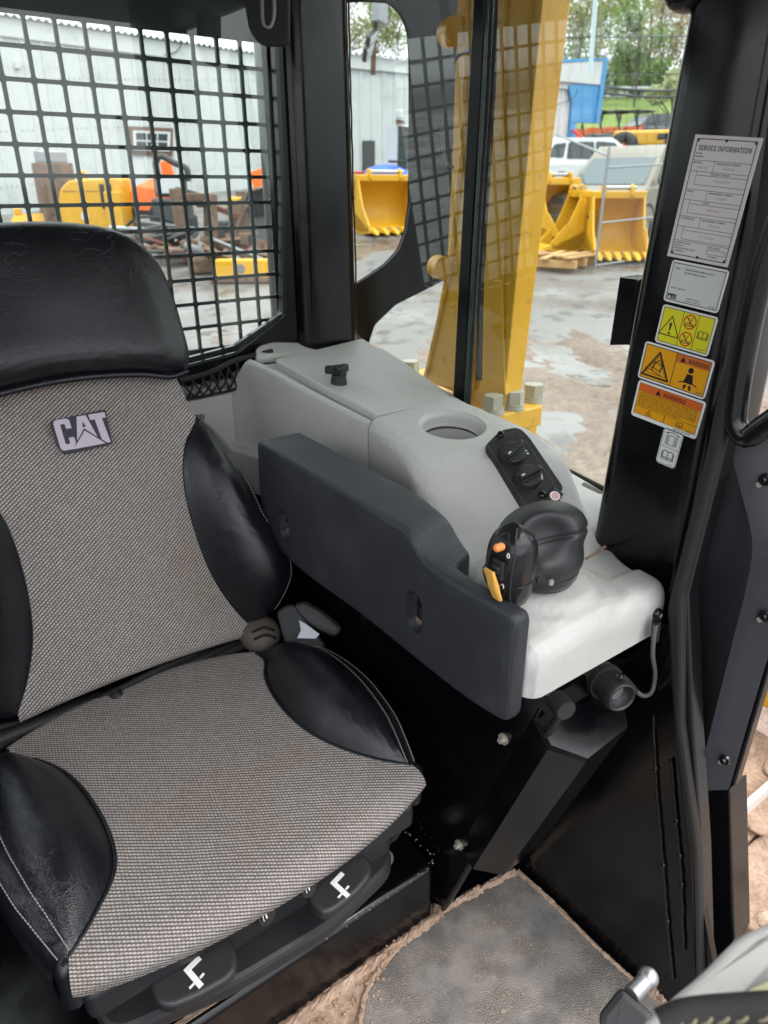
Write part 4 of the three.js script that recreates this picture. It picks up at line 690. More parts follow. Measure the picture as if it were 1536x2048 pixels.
{ // fan and temperature control plate on the console slope
  const n = new THREE.Vector3(-0.2998, 0.7889, 0.5364), P = [[.79, .828, -.798], [.831, .847, -.803], [.862, .85, -.791], [.866, .838, -.77], [.861, .776, -.682], [.847, .769, -.679], [.78, .752, -.692]], c0 = [.823, .801, -.74];
  const t = thing('climate_panel', 'small black control plate with two rotary knobs on the grey console', 'control panel', c0);
  const k0 = [.822, .817, -.764], k1 = [.819, .789, -.724];
  const up = V(k0).sub(V(k1)).normalize(), rt = up.clone().cross(n).normalize();       // up the plate, and to the right of it
  const basis = (p) => new THREE.Matrix4().makeBasis(rt, n, rt.clone().cross(n)).setPosition(V(p));
  const g = slab(P, 0.008, { toward: n.toArray(), bevel: 0.0018, round: 0.012, seg: 3 });
  const tex = canvasTex(512, 1024, (q, w, h) => {         // print only: dots, arcs and little symbols
    q.fillStyle = '#1b1c1e'; q.fillRect(0, 0, w, h);
    for (let i = 0; i < 5000; i++) { q.fillStyle = `rgba(${hash(i, 9, 2) > 0.5 ? '120,112,104' : '10,10,12'},0.12)`; q.fillRect(hash(i, 1, 2) * w, hash(i, 2, 2) * h, 2 + 3 * hash(i, 4, 1), 2); }
    q.strokeStyle = '#6d5d4c'; q.lineWidth = 4; q.strokeRect(40, 60, w - 80, h - 130);
    q.fillStyle = '#d8d8d4'; for (const [x, y, r] of [[372, 268, 9], [398, 300, 10], [412, 338, 11], [408, 376, 13]]) { q.beginPath(); q.arc(x, y, r, 0, 7); q.fill(); }
    q.strokeStyle = '#c8c8c4'; q.lineWidth = 5; q.beginPath(); q.arc(108, 300, 16, 0, 7); q.stroke(); q.beginPath(); q.arc(108, 612, 18, 0, 7); q.stroke(); q.beginPath(); q.moveTo(96, 612); q.lineTo(120, 600); q.stroke();
    q.strokeStyle = '#2fae4e'; q.lineWidth = 26; q.beginPath(); q.arc(250, 640, 158, -0.45, 0.05); q.stroke(); q.strokeStyle = '#b9b7ac'; q.beginPath(); q.arc(250, 640, 158, 0.15, 0.62); q.stroke();
    q.strokeStyle = '#2fae4e'; q.lineWidth = 5; q.strokeRect(424, 560, 26, 18);
  });
  const inv = basis(c0).invert(), pa = g.attributes.position, uv = new Float32Array(pa.count * 2), v = new THREE.Vector3();
  for (let i = 0; i < pa.count; i++) { v.fromBufferAttribute(pa, i).applyMatrix4(inv); uv[i * 2] = 0.5 + v.x / 0.075; uv[i * 2 + 1] = 0.5 - v.z / 0.15; }
  g.setAttribute('uv', new THREE.BufferAttribute(uv, 2));
  part(t, 'plate', g, std({ map: tex, roughness: 0.5, bumpMap: again(T.fine, 2), bumpScale: 0.0001 }), true);
  const rim = P.map((p) => [p[0] + n.x * 0.0005, p[1] + n.y * 0.0005, p[2] + n.z * 0.0005]);
  for (const [p, ang] of [[k0, 2.85], [k1, 2.55]]) {
    const m = basis(p).multiply(new THREE.Matrix4().makeRotationY(ang - 0.9));
    const kn = part(t, 'knob', lathe([[0, 0.010], [0.018, 0.010], [0.0205, 0.008], [0.0225, 0.0]], 36).applyMatrix4(m), M.plasticWorn);
    part(kn, 'grip_ridge', join([tf(box(0.011, 0.015, 0.042, 0, 0.0145, 0, 0.004), [0, 0, 0]), tf(box(0.018, 0.006, 0.038, 0, 0.011, 0, 0.002), [0, 0, 0])]).applyMatrix4(m), M.plasticWorn);
    part(kn, 'pointer', box(0.0022, 0.001, 0.006, 0, 0.0222, -0.015).applyMatrix4(m), M.ink);
  }
  for (const p of [[.826, .841, -.797], [.822, .769, -.693]]) part(t, 'screw', join([lathe([[0, 0.005], [0.005, 0.005], [0.0062, 0.003], [0.0065, 0]], 20), cyl(0.0028, 0.0028, 0.004, 6, 0, 0.004, 0)]).applyMatrix4(basis(p)), M.gloss);
  const sp = [.83, .762, -.678], sm = basis(sp).multiply(new THREE.Matrix4().makeRotationY(0.55));
  const sw = thing('push_switch', 'small black switch block with a round pink-red mark below the control plate', 'switch', sp);
  part(sw, 'body', box(0.036, 0.012, 0.020, 0, 0.004, 0, 0.003).applyMatrix4(sm), M.plastic);
  const dot = canvasTex(128, 128, (q) => { q.fillStyle = '#e6dcd8'; q.fillRect(0, 0, 128, 128); q.strokeStyle = '#d8605c'; q.lineWidth = 9; q.beginPath(); q.arc(64, 64, 34, 0, 7); q.stroke(); q.lineWidth = 5; q.beginPath(); q.arc(64, 64, 16, 0, 7); q.stroke(); q.beginPath(); q.moveTo(42, 84); q.lineTo(86, 44); q.stroke(); });
  const dg = new THREE.CircleGeometry(0.0085, 28); dg.rotateX(-Math.PI / 2); dg.translate(0.004, 0.0104, 0); part(sw, 'round_mark', dg.applyMatrix4(sm), std({ map: dot, roughness: 0.5 }), true);
}
{ // steering joystick: rubber-collared mushroom palm rest with a grip turned toward the seat
  const c = [0.660, 0.735, -0.543], t = thing('joystick', 'black steering joystick with a domed palm rest and a grip with orange button', 'joystick', c);
  part(t, 'collar', tf(lathe([[0.0, 0.022], [0.040, 0.020], [0.042, 0.010], [0.037, 0.004], [0.039, -0.004], [0.041, -0.012]], 40), c), M.gloss);
  // palm rest: a tilted cap over a narrower body, with a neck toward the grip; found along rays from the middle
  const dome = new THREE.SphereGeometry(1, 96, 72), p = dome.attributes.position, dc = [0.654, 0.794, -0.545];
  const ell = (x, y, z, a, b, c) => { const k = Math.hypot(x / a, y / b, z / c); return (k - 1) * Math.min(a, b, c); };
  const field = (x, y, z) => {                               // metres, relative to the middle
    const ca = Math.cos(0.42), sa = Math.sin(0.42), X1 = x - 0.004, Y1 = y - 0.014, Z1 = z + 0.004, yr = Y1 * ca - Z1 * sa, zr = Y1 * sa + Z1 * ca;
    let d = smin(ell(X1, yr, zr, 0.061, 0.040, 0.058), ell(x - 0.001, y + 0.014, z, 0.057, 0.044, 0.055), 0.008);
    const h = clamp(-x / 0.10), nd = Math.hypot(x + h * 0.10, y - 0.008 * h, z - 0.034 * h) - (0.035 - 0.008 * h); d = smin(d, nd, 0.012);
    d = smax(d, 0.040 - Math.hypot(x + 0.040, y - 0.040, z - 0.050), 0.010);  // scoop for the thumb
    d = Math.max(d, -(y + 0.050));
    d += 0.0022 * Math.exp(-(((yr + 0.006) / 0.0022) ** 2));        // moulded groove under the cap
    return d;
  };
  for (let i = 0; i < p.count; i++) { const x = p.getX(i), y = p.getY(i), z = p.getZ(i); let a = 0, b = 0.125; for (let k = 0; k < 22; k++) { const m = (a + b) / 2; field(x * m, y * m, z * m) < 0 ? a = m : b = m; } p.setXYZ(i, dc[0] + x * a, dc[1] + y * a, dc[2] + z * a); }
  dome.computeVertexNormals(); part(t, 'palm_rest', dome, M.plasticWorn);
  const skirt = part(t, 'skirt', tf(lathe([[0.036, 0.010], [0.043, 0.014], [0.050, 0.024], [0.052, 0.034]], 48), [0.656, 0.730, -0.545]), M.gloss);
  for (const q of [[.623, .769, -.497], [.603, .778, -.5]]) part(skirt, 'screw', tf(cyl(0.0042, 0.0042, 0.003, 14), q, [1.3, 0, 0]), q[0] < 0.62 ? M.rubber : M.galv);
  // grip: an upright rounded body; its control face looks toward the seat (-x)
  const at = (dx, dy, dz) => [0.553 + dx, 0.810 + dy, -0.506 + dz];
  const face = spl([[-0.058, 0.004], [-0.045, -0.012], [-0.02, -0.022], [0.012, -0.024], [0.035, -0.018], [0.050, -0.006], [0.056, 0.004]]);
  const backX = spl([[-0.058, 0.012], [-0.045, 0.028], [-0.02, 0.034], [0.012, 0.035], [0.035, 0.030], [0.050, 0.016], [0.056, 0.008]]);
  const dep = spl([[-0.058, 0.006], [-0.045, 0.020], [-0.01, 0.027], [0.02, 0.029], [0.038, 0.025], [0.050, 0.014], [0.056, 0.004]]);
  const grings = []; for (let i = 0; i <= 40; i++) { const y = lerp(-0.0575, 0.0555, i / 40), a = face(y), b = backX(y), d = dep(y), r = []; const cx2 = (a + b) / 2, rx = (b - a) / 2; for (let k = 0; k < 40; k++) { const th = k / 40 * 6.2832, cs = Math.cos(th), sn = Math.sin(th), e = cs < 0 ? 0.55 : 0.85; r.push(at(Math.max(a + 0.004, cx2 + rx * Math.sign(cs) * Math.abs(cs) ** 0.9), y, d * Math.sign(sn) * Math.abs(sn) ** 0.9)); } grings.push(r); }
  const grip = part(t, 'grip', skin(grings, { crease: 0.6 }), std({ color: rgb(0.008, 0.008, 0.0095), roughness: 0.3 }));
  part(grip, 'parting_line', tube(grings[15].slice(0, 14).map((q) => [q[0] + 0.0002, q[1], q[2] + 0.0004]), 0.0011, 40, 5), M.plastic);
  const rimPts = []; for (let i = 1; i < 40; i++) rimPts.push(grings[i][15]); part(grip, 'face_rim', tube(rimPts, 0.0016, 60, 6), M.plasticWorn);
  part(grip, 'face_plate', skin([0.9, 0.0].map((f) => { const o = []; for (let k = 0; k < 48; k++) { const a = k / 48 * 6.2832; const y = 0.047 * Math.sin(a) * 1, z = 0.016 * Math.cos(a); o.push(at(face(y) + 0.0026 + (f ? 0.004 : 0), y, z)); } return o; }), { crease: 0.5 }), M.plastic);
  part(t, 'thumb_button', tf(new THREE.CapsuleGeometry(0.005, 0.006, 6, 16), at(-0.024, 0.036, 0.006), [0, 0, 1.5]), M.orangeBtn);
  part(t, 'rocker_switch', join([tf(box(0.006, 0.024, 0.015, 0, 0, 0, 0.0015), at(-0.0245, 0.008, 0.008)), tf(box(0.006, 0.010, 0.011, 0, 0, 0, 0.002), at(-0.0285, 0.010, 0.008), [0, 0, 0.2])]), M.plastic);
  const trig = [[.508, .828, -.488], [.514, .822, -.488], [.523, .803, -.488], [.53, .779, -.488], [.525, .78, -.488], [.515, .801, -.488]]; part(t, 'trigger', slab(trig, 0.014, { toward: [0, 0, 1], bevel: 0.003, round: 0.004, seg: 3 }), M.amber);
  part(grip, 'symbol', tf(new THREE.TorusGeometry(0.003, 0.0006, 5, 14), at(-0.0222, 0.030, 0.019), [0, 1.2, 0]), M.ink); part(grip, 'symbol', tf(new THREE.TorusGeometry(0.0028, 0.0006, 5, 14, 4), at(-0.0225, -0.012, 0.014), [0, 1.3, 0]), M.ink);
  part(grip, 'top_slot', tf(box(0.010, 0.004, 0.008, 0, 0, 0, 0.0015), at(0.024, 0.0405, 0.010), [0.3, 0, -0.5]), M.rubber);
}
{ // diagnostic connector under the console front, with its capped cable
  const c = [.718, .598, -.47], t = thing('service_connector', 'round black service connector with a ribbed cap under the grey console', 'connector', c);
  const e = [.705, .599, -.43], ax = V(e).sub(V(c)), L = ax.length(), q = new THREE.Quaternion().setFromUnitVectors(new THREE.Vector3(0, 1, 0), ax.clone().normalize()), m = new THREE.Matrix4().compose(V(c), q, new THREE.Vector3(1, 1, 1));
  part(t, 'nut', cyl(0.023, 0.023, 0.012, 6, 0, 0.0, 0).applyMatrix4(m), std({ color: rgb(0.16, 0.11, 0.07), roughness: 0.5, metalness: 0.4 }));
  part(t, 'flange', cyl(0.026, 0.026, 0.008, 28, 0, 0.013, 0).applyMatrix4(m), M.plasticWorn);
  const ribs = [lathe([[0.022, 0.016], [0.0215, 0.05], [0.019, 0.053], [0.017, 0.049], [0.0165, 0.035], [0.0, 0.034]], 36)]; for (let k = 0; k < 40; k++) { const a = k / 40 * 6.2832; ribs.push(box(0.0018, 0.030, 0.0018, 0.0222 * Math.cos(a), 0.033, 0.0222 * Math.sin(a))); }
  const cap = part(t, 'ribbed_cap', join(ribs).applyMatrix4(m), M.plasticWorn); part(cap, 'lens', cyl(0.011, 0.011, 0.003, 20, 0, 0.037, 0).applyMatrix4(m), M.steel);
  part(t, 'lanyard', tube([[.703, .629, -.432], [.722, .612, -.432], [.751, .581, -.432], [.777, .56, -.432], [.793, .559, -.432], [.794, .587, -.432], [.777, .63, -.432], [.771, .662, -.432], [.77, .684, -.432]], 0.0032, 60, 8), std({ color: rgb(0.10, 0.10, 0.10), roughness: 0.6 }));
  part(t, 'lanyard_sleeve', tube([[.706, .627, -.432], [.722, .612, -.432], [.748, .583, -.432]], 0.0052, 12, 8), M.plasticWorn);
  part(t, 'ring_terminal', tube([[.778, .654, -.434], [.776, .67, -.434], [.773, .688, -.434]], 0.0058, 12, 8), M.rubber);
  const b = [.605, .62, -.445], s = thing('knurled_knob', 'small knurled black knob under the console front edge beside the connector', 'knob', b), g = [tf(cyl(0.0135, 0.0125, 0.026, 24), [0, 0, 0])];
  for (let k = 0; k < 24; k++) { const a = k / 24 * 6.2832; g.push(box(0.0014, 0.024, 0.0014, 0.0135 * Math.cos(a), 0, 0.0135 * Math.sin(a))); }
  local(s, 'ribbed_body', join(g).applyQuaternion(q), M.plasticWorn); local(s, 'stem', cyl(0.006, 0.006, 0.03, 12, 0, -0.022, 0).applyQuaternion(q), M.zinc);
  single('connector_bracket', 'narrow black bracket strip under the console carrying the connector', 'bracket', slab([[.599, .576, -.478], [.624, .601, -.478], [.761, .604, -.478], [.802, .586, -.478], [.772, .552, -.478], [.64, .562, -.478]], 0.006, { toward: [0, 0, 1], bevel: 0.002 }), M.black);
}
// ---------------------------------------------------------------- stickers on the pillar
{
  const SX = 0.8494;
  const sticker = (name, label, yT, yB, zL, zR, draw, px, rot = 0.09) => {
    const w = zR - zL, h = yT - yB, tex = canvasTex(px, Math.round(px * h / w), draw), sh = roundPoly([[-w / 2, -h / 2], [w / 2, -h / 2], [w / 2, h / 2], [-w / 2, h / 2]], name === 'service_plate' ? 0.001 : 0.005);
    const g = new THREE.ExtrudeGeometry(sh, { depth: 0.0006, bevelEnabled: false, curveSegments: 8 }), p = g.attributes.position, uv = new Float32Array(p.count * 2);
    for (let i = 0; i < p.count; i++) { uv[i * 2] = p.getX(i) / w + 0.5; uv[i * 2 + 1] = p.getY(i) / h + 0.5; }
    g.setAttribute('uv', new THREE.BufferAttribute(uv, 2)); g.rotateZ(-rot); g.rotateY(-Math.PI / 2);
    const o = new THREE.Mesh(g, std({ map: tex, roughness: name === 'service_plate' ? 0.35 : 0.4 })); o.name = numbered(name); o.position.set(SX, (yT + yB) / 2 - 0.0035, (zL + zR) / 2); o.castShadow = o.receiveShadow = true; scene.add(o); tag(o, label, 'sticker');
    return o;
  };
  const tri = (g, x, y, s, fill, stroke, lw) => { g.beginPath(); g.moveTo(x, y - s); g.lineTo(x + s * 1.1, y + s * 0.85); g.lineTo(x - s * 1.1, y + s * 0.85); g.closePath(); if (fill) { g.fillStyle = fill; g.fill(); } if (stroke) { g.strokeStyle = stroke; g.lineWidth = lw; g.lineJoin = 'round'; g.stroke(); } };
  const bang = (g, x, y, s, c) => { g.fillStyle = c; g.beginPath(); g.moveTo(x - s * 0.13, y - s * 0.35); g.lineTo(x + s * 0.13, y - s * 0.35); g.lineTo(x + s * 0.06, y + s * 0.32); g.lineTo(x - s * 0.06, y + s * 0.32); g.closePath(); g.fill(); g.beginPath(); g.arc(x, y + s * 0.55, s * 0.11, 0, 7); g.fill(); };
  const book = (g, x, y, s, c) => { g.strokeStyle = c; g.lineWidth = s * 0.09; g.beginPath(); g.moveTo(x, y - s * 0.32); g.quadraticCurveTo(x - s * 0.3, y - s * 0.5, x - s * 0.6, y - s * 0.36); g.lineTo(x - s * 0.6, y + s * 0.36); g.quadraticCurveTo(x - s * 0.3, y + s * 0.22, x, y + s * 0.4); g.quadraticCurveTo(x + s * 0.3, y + s * 0.22, x + s * 0.6, y + s * 0.36); g.lineTo(x + s * 0.6, y - s * 0.36); g.quadraticCurveTo(x + s * 0.3, y - s * 0.5, x, y - s * 0.32); g.lineTo(x, y + s * 0.4); g.stroke(); for (const k of [-1, 1]) { g.beginPath(); g.moveTo(x + k * s * 0.72, y - s * 0.26); g.lineTo(x + k * s * 0.72, y + s * 0.5); g.lineTo(x, y + s * 0.54); g.stroke(); } };
  const text = (g, s, x, y, px, w = 'bold', c = '#111', al = 'left', maxW) => { g.fillStyle = c; g.textAlign = al; g.font = `${w} ${px}px sans-serif`; maxW ? g.fillText(s, x, y, maxW) : g.fillText(s, x, y); };
  sticker('service_plate', 'tall silver service information plate with black frame, topmost on the pillar', 1.274, 1.1385, -0.548, -0.4655, (g, w, h) => {
    g.fillStyle = '#cfc9c6'; g.fillRect(0, 0, w, h); g.strokeStyle = '#15161c'; g.lineWidth = w * 0.012; g.strokeRect(w * 0.055, h * 0.03, w * 0.89, h * 0.94);
    for (const [x, y] of [[0.07, 0.04], [0.5, 0.035], [0.93, 0.04], [0.07, 0.96], [0.5, 0.965], [0.93, 0.96]]) { g.fillStyle = '#222'; g.beginPath(); g.arc(w * x, h * y, w * 0.022, 0, 7); g.fill(); }
    text(g, 'SERVICE INFORMATION', w * 0.5, h * 0.118, h * 0.056, 'bold', '#15151a', 'center', w * 0.80);
    const S = h * 0.0185, tx = (s, x, y, m) => text(g, s, w * x, h * y, S, 'bold', '#15151a', 'left', m ? w * m : undefined);
    tx('MODEL', 0.075, 0.148); tx('NUMBER', 0.075, 0.172); g.lineWidth = w * 0.006; g.strokeStyle = '#2a2a30';
    const ln = (x0, y0, x1, y1) => { g.beginPath(); g.moveTo(w * x0, h * y0); g.lineTo(w * x1, h * y1); g.stroke(); }, st = (s, x, y) => text(g, s, w * x, h * y, h * 0.027, 'normal', '#8b8581', 'left', w * 0.42);
    const rows = [[0.195, 'MACHINE', 'ARRANGEMENT NUMBER', 'D6N-LGP', '3840228', 'SEQUENCE NUMBER', '*SGG00969*'], [0.425, 'ENGINE', 'ARRANGEMENT NUMBER', 'C7  1', '5018555', 'SERIAL', '*08T53482*'], [0.645, 'TRANSMISSION', 'ARRANGEMENT NUMBER', '', '3942664', '', '*21701168*']];
    for (const [y, a, b, c, d, e, f] of rows) { ln(0.06, y, 0.94, y); tx(a, 0.075, y + 0.024); tx(b, 0.43, y + 0.024, 0.5); st(c, 0.14, y + 0.062); st(d, 0.55, y + 0.062); ln(0.40, y, 0.40, y + 0.085); ln(0.06, y + 0.085, 0.94, y + 0.085); tx(e, 0.38, y + 0.107); ln(0.16, y + 0.085, 0.16, y + 0.19); ln(0.16, y + 0.115, 0.94, y + 0.115); st(f, 0.45, y + 0.162); ln(0.16, y + 0.19, 0.94, y + 0.19); }
    ln(0.06, 0.85, 0.94, 0.85); tx('CATERPILLAR INC.', 0.075, 0.876); tx('PEORIA, IL', 0.075, 0.899); tx('MADE IN UNITED STATES', 0.075, 0.922, 0.46); tx('OF AMERICA', 0.075, 0.945); tx('PARTS ORDER', 0.62, 0.876, 0.3); g.strokeRect(w * 0.62, h * 0.888, w * 0.29, h * 0.036); tx('174-4090  5', 0.65, 0.95, 0.26);
  }, 760);
  sticker('protection_label', 'white FOPS label with thin black frame between the silver plate and yellow sticker', 1.1355, 1.085, -0.5475, -0.4705, (g, w, h) => {
    g.fillStyle = '#d9d9d7'; g.fillRect(0, 0, w, h); g.fillStyle = '#c9cac9'; g.fillRect(w * 0.04, h * 0.06, w * 0.92, h * 0.88); g.strokeStyle = '#24252b'; g.lineWidth = w * 0.012; g.strokeRect(w * 0.04, h * 0.06, w * 0.92, h * 0.88);
    const S = h * 0.058; text(g, 'FOPS:', w * 0.08, h * 0.20, S, 'bold'); text(g, 'SAEJ/ISO3449 APR98 LEVEL II,', w * 0.26, h * 0.19, S, 'bold', '#111', 'left', w * 0.6); text(g, 'ISO3449:1992 LEVEL II', w * 0.26, h * 0.27, S, 'bold', '#111', 'left', w * 0.45); text(g, 'D6N XL, D6N LGP', w * 0.08, h * 0.66, S * 0.9, 'bold', '#111', 'left', w * 0.3);
    g.fillStyle = '#222'; g.fillRect(w * 0.06, h * 0.79, w * 0.16, h * 0.12); tri(g, w * 0.10, h * 0.86, h * 0.04, '#d9d9d7'); book(g, w * 0.175, h * 0.85, h * 0.06, '#d9d9d7'); text(g, 'CATERPILLAR INC.', w * 0.40, h * 0.84, S * 0.75, 'bold', '#111', 'left', w * 0.25); text(g, 'PEORIA, ILLINOIS, USA', w * 0.40, h * 0.90, S * 0.75, 'bold', '#111', 'left', w * 0.27); text(g, '247-2931', w * 0.82, h * 0.91, S * 0.75, 'bold', '#111', 'left', w * 0.12);
  }, 700);
  sticker('fire_hazard_sticker', 'lemon yellow hazard sticker with red no-open-flame circles and a book', 1.081, 1.032, -0.5505, -0.473, (g, w, h) => {
    g.fillStyle = '#d8d8d4'; g.fillRect(0, 0, w, h); g.fillStyle = '#1b1b1b'; g.fillRect(w * 0.035, h * 0.05, w * 0.93, h * 0.90); g.fillStyle = '#d6cf1d'; g.fillRect(w * 0.045, h * 0.065, w * 0.36, h * 0.87); g.fillRect(w * 0.415, h * 0.065, w * 0.27, h * 0.87); g.fillRect(w * 0.695, h * 0.065, w * 0.26, h * 0.87);
    tri(g, w * 0.225, h * 0.52, h * 0.27, null, '#111', h * 0.028); bang(g, w * 0.225, h * 0.52, h * 0.30, '#111');
    for (const [x, y] of [[0.55, 0.28], [0.55, 0.72]]) { g.strokeStyle = '#111'; g.lineWidth = h * 0.02; g.strokeRect(w * (x - 0.07), h * (y + 0.05), w * 0.14, h * 0.05); g.beginPath(); g.moveTo(w * x, h * (y + 0.04)); g.lineTo(w * (x - 0.03), h * (y - 0.1)); g.moveTo(w * x, h * (y + 0.04)); g.lineTo(w * (x + 0.04), h * (y - 0.12)); g.stroke(); g.strokeStyle = '#c03a14'; g.lineWidth = h * 0.035; g.beginPath(); g.arc(w * x, h * y, h * 0.17, 0, 7); g.moveTo(w * x - h * 0.12, h * y - h * 0.12); g.lineTo(w * x + h * 0.12, h * y + h * 0.12); g.stroke(); }
    book(g, w * 0.825, h * 0.52, h * 0.20, '#222'); text(g, '276-2984  1', w * 0.78, h * 0.90, h * 0.055, 'bold', '#333', 'left', w * 0.15);
  }, 640);
  sticker('seat_belt_sticker', 'orange-yellow seat belt warning sticker with a rollover triangle and seated figure', 1.030, 0.9795, -0.568, -0.4665, (g, w, h) => {
    g.fillStyle = '#dcdcda'; g.fillRect(0, 0, w, h); g.fillStyle = '#181818'; g.fillRect(w * 0.025, h * 0.05, w * 0.95, h * 0.90); g.fillStyle = '#dd9c06'; g.fillRect(w * 0.035, h * 0.07, w * 0.45, h * 0.86); g.fillRect(w * 0.495, h * 0.07, w * 0.47, h * 0.86); g.fillStyle = '#c9661f'; g.fillRect(w * 0.495, h * 0.07, w * 0.47, h * 0.22);
    tri(g, w * 0.59, h * 0.19, h * 0.075, '#111'); text(g, 'WARNING', w * 0.66, h * 0.25, h * 0.17, 'bold', '#141414', 'left', w * 0.29);
    tri(g, w * 0.25, h * 0.55, h * 0.36, '#dd9c06', '#141414', h * 0.05); tri(g, w * 0.25, h * 0.55, h * 0.27, null, '#141414', h * 0.012);
    g.save(); g.translate(w * 0.255, h * 0.60); g.rotate(0.25); g.strokeStyle = '#141414'; g.lineWidth = h * 0.022; g.strokeRect(-h * 0.10, -h * 0.12, h * 0.20, h * 0.16); g.strokeRect(-h * 0.06, -h * 0.20, h * 0.12, h * 0.08); g.strokeRect(-h * 0.13, -h * 0.14, h * 0.03, h * 0.2); g.strokeRect(h * 0.10, -h * 0.14, h * 0.03, h * 0.2); g.beginPath(); g.moveTo(-h * 0.2, h * 0.13); g.lineTo(h * 0.22, h * 0.13); g.moveTo(-h * 0.16, h * 0.06); g.lineTo(-h * 0.08, h * 0.12); g.stroke(); g.restore();
    g.fillStyle = '#141414'; g.beginPath(); g.arc(w * 0.73, h * 0.40, h * 0.075, 0, 7); g.fill(); g.beginPath(); g.moveTo(w * 0.69, h * 0.50); g.lineTo(w * 0.77, h * 0.50); g.lineTo(w * 0.80, h * 0.74); g.lineTo(w * 0.66, h * 0.74); g.closePath(); g.fill(); g.beginPath(); g.moveTo(w * 0.68, h * 0.78); g.lineTo(w * 0.72, h * 0.78); g.lineTo(w * 0.70, h * 0.90); g.lineTo(w * 0.67, h * 0.90); g.fill(); g.beginPath(); g.moveTo(w * 0.74, h * 0.78); g.lineTo(w * 0.78, h * 0.78); g.lineTo(w * 0.79, h * 0.90); g.lineTo(w * 0.76, h * 0.90); g.fill(); g.strokeStyle = '#141414'; g.lineWidth = h * 0.03; g.beginPath(); g.moveTo(w * 0.60, h * 0.76); g.quadraticCurveTo(w * 0.73, h * 0.66, w * 0.86, h * 0.76); g.stroke(); text(g, '324-7717', w * 0.86, h * 0.91, h * 0.06, 'bold', '#333', 'left', w * 0.1);
  }, 768);
  sticker('operate_warning_sticker', 'orange-headed warning sticker full of small print, below the seat belt sticker', 0.9775, 0.926, -0.5695, -0.4675, (g, w, h) => {
    g.fillStyle = '#dededc'; g.fillRect(0, 0, w, h); g.fillStyle = '#181818'; g.fillRect(w * 0.03, h * 0.06, w * 0.94, h * 0.84); g.fillStyle = '#d0601c'; g.fillRect(w * 0.035, h * 0.07, w * 0.93, h * 0.20); g.fillStyle = '#dc9a0a'; g.fillRect(w * 0.035, h * 0.275, w * 0.93, h * 0.40); g.fillRect(w * 0.035, h * 0.685, w * 0.46, h * 0.205); g.fillRect(w * 0.505, h * 0.685, w * 0.46, h * 0.205);
    tri(g, w * 0.33, h * 0.18, h * 0.075, '#141414'); text(g, 'WARNING', w * 0.40, h * 0.24, h * 0.17, 'bold', '#141414', 'left', w * 0.34);
    ['DO NOT OPERATE OR WORK ON THIS EQUIPMENT UNLESS YOU HAVE', 'READ AND UNDERSTAND THE INSTRUCTIONS AND WARNINGS IN THE', 'OPERATION AND MAINTENANCE MANUALS. FAILURE TO FOLLOW THE', 'INSTRUCTIONS OR HEED THE WARNINGS COULD RESULT IN INJURY', 'OR DEATH. CONTACT ANY CATERPILLAR DEALER FOR REPLACEMENT', 'MANUALS. PROPER CARE IS YOUR RESPONSIBILITY.'].forEach((s, i) => text(g, s, w * 0.06, h * (0.335 + i * 0.062), h * 0.055, 'bold', '#141414', 'left', w * 0.87));
    tri(g, w * 0.26, h * 0.79, h * 0.075, null, '#141414', h * 0.015); bang(g, w * 0.26, h * 0.79, h * 0.07, '#141414'); book(g, w * 0.73, h * 0.78, h * 0.13, '#141414'); text(g, 'SAFETY.CAT.COM', w * 0.66, h * 0.965, h * 0.06, 'bold', '#222', 'left', w * 0.28); text(g, '145-5304  2', w * 0.84, h * 0.88, h * 0.045, 'bold', '#333', 'left', w * 0.1);
  }, 1024);
  sticker('track_tag', 'small white tag with a track outline and an open book, lowest on the pillar', 0.9255, 0.8745, -0.5195, -0.4895, (g, w, h) => {
    g.fillStyle = '#d3d4d2'; g.fillRect(0, 0, w, h); g.strokeStyle = '#24252b'; g.lineWidth = w * 0.018; g.beginPath(); g.moveTo(w * 0.06, h * 0.5); g.lineTo(w * 0.94, h * 0.5); g.stroke(); g.strokeStyle = '#222'; g.lineWidth = w * 0.02; g.strokeRect(w * 0.04, h * 0.025, w * 0.92, h * 0.95);
    g.lineWidth = w * 0.03; g.strokeRect(w * 0.36, h * 0.16, w * 0.28, h * 0.26); for (const x of [0.2, 0.68]) for (let k = 0; k < 8; k++) { g.beginPath(); g.moveTo(w * x, h * (0.17 + k * 0.034)); g.lineTo(w * (x + 0.12), h * (0.17 + k * 0.034)); g.stroke(); }
    g.beginPath(); g.moveTo(w * 0.2, h * 0.12); g.quadraticCurveTo(w * 0.5, h * 0.02, w * 0.8, h * 0.12); g.stroke(); g.fillStyle = '#222'; g.beginPath(); g.moveTo(w * 0.14, h * 0.13); g.lineTo(w * 0.3, h * 0.13); g.lineTo(w * 0.22, h * 0.085); g.fill(); g.beginPath(); g.moveTo(w * 0.86, h * 0.13); g.lineTo(w * 0.7, h * 0.13); g.lineTo(w * 0.78, h * 0.085); g.fill();
    book(g, w * 0.5, h * 0.70, w * 0.42, '#222'); text(g, '337-4397', w * 0.62, h * 0.94, h * 0.03, 'bold', '#333', 'left', w * 0.3);
  }, 380);
}
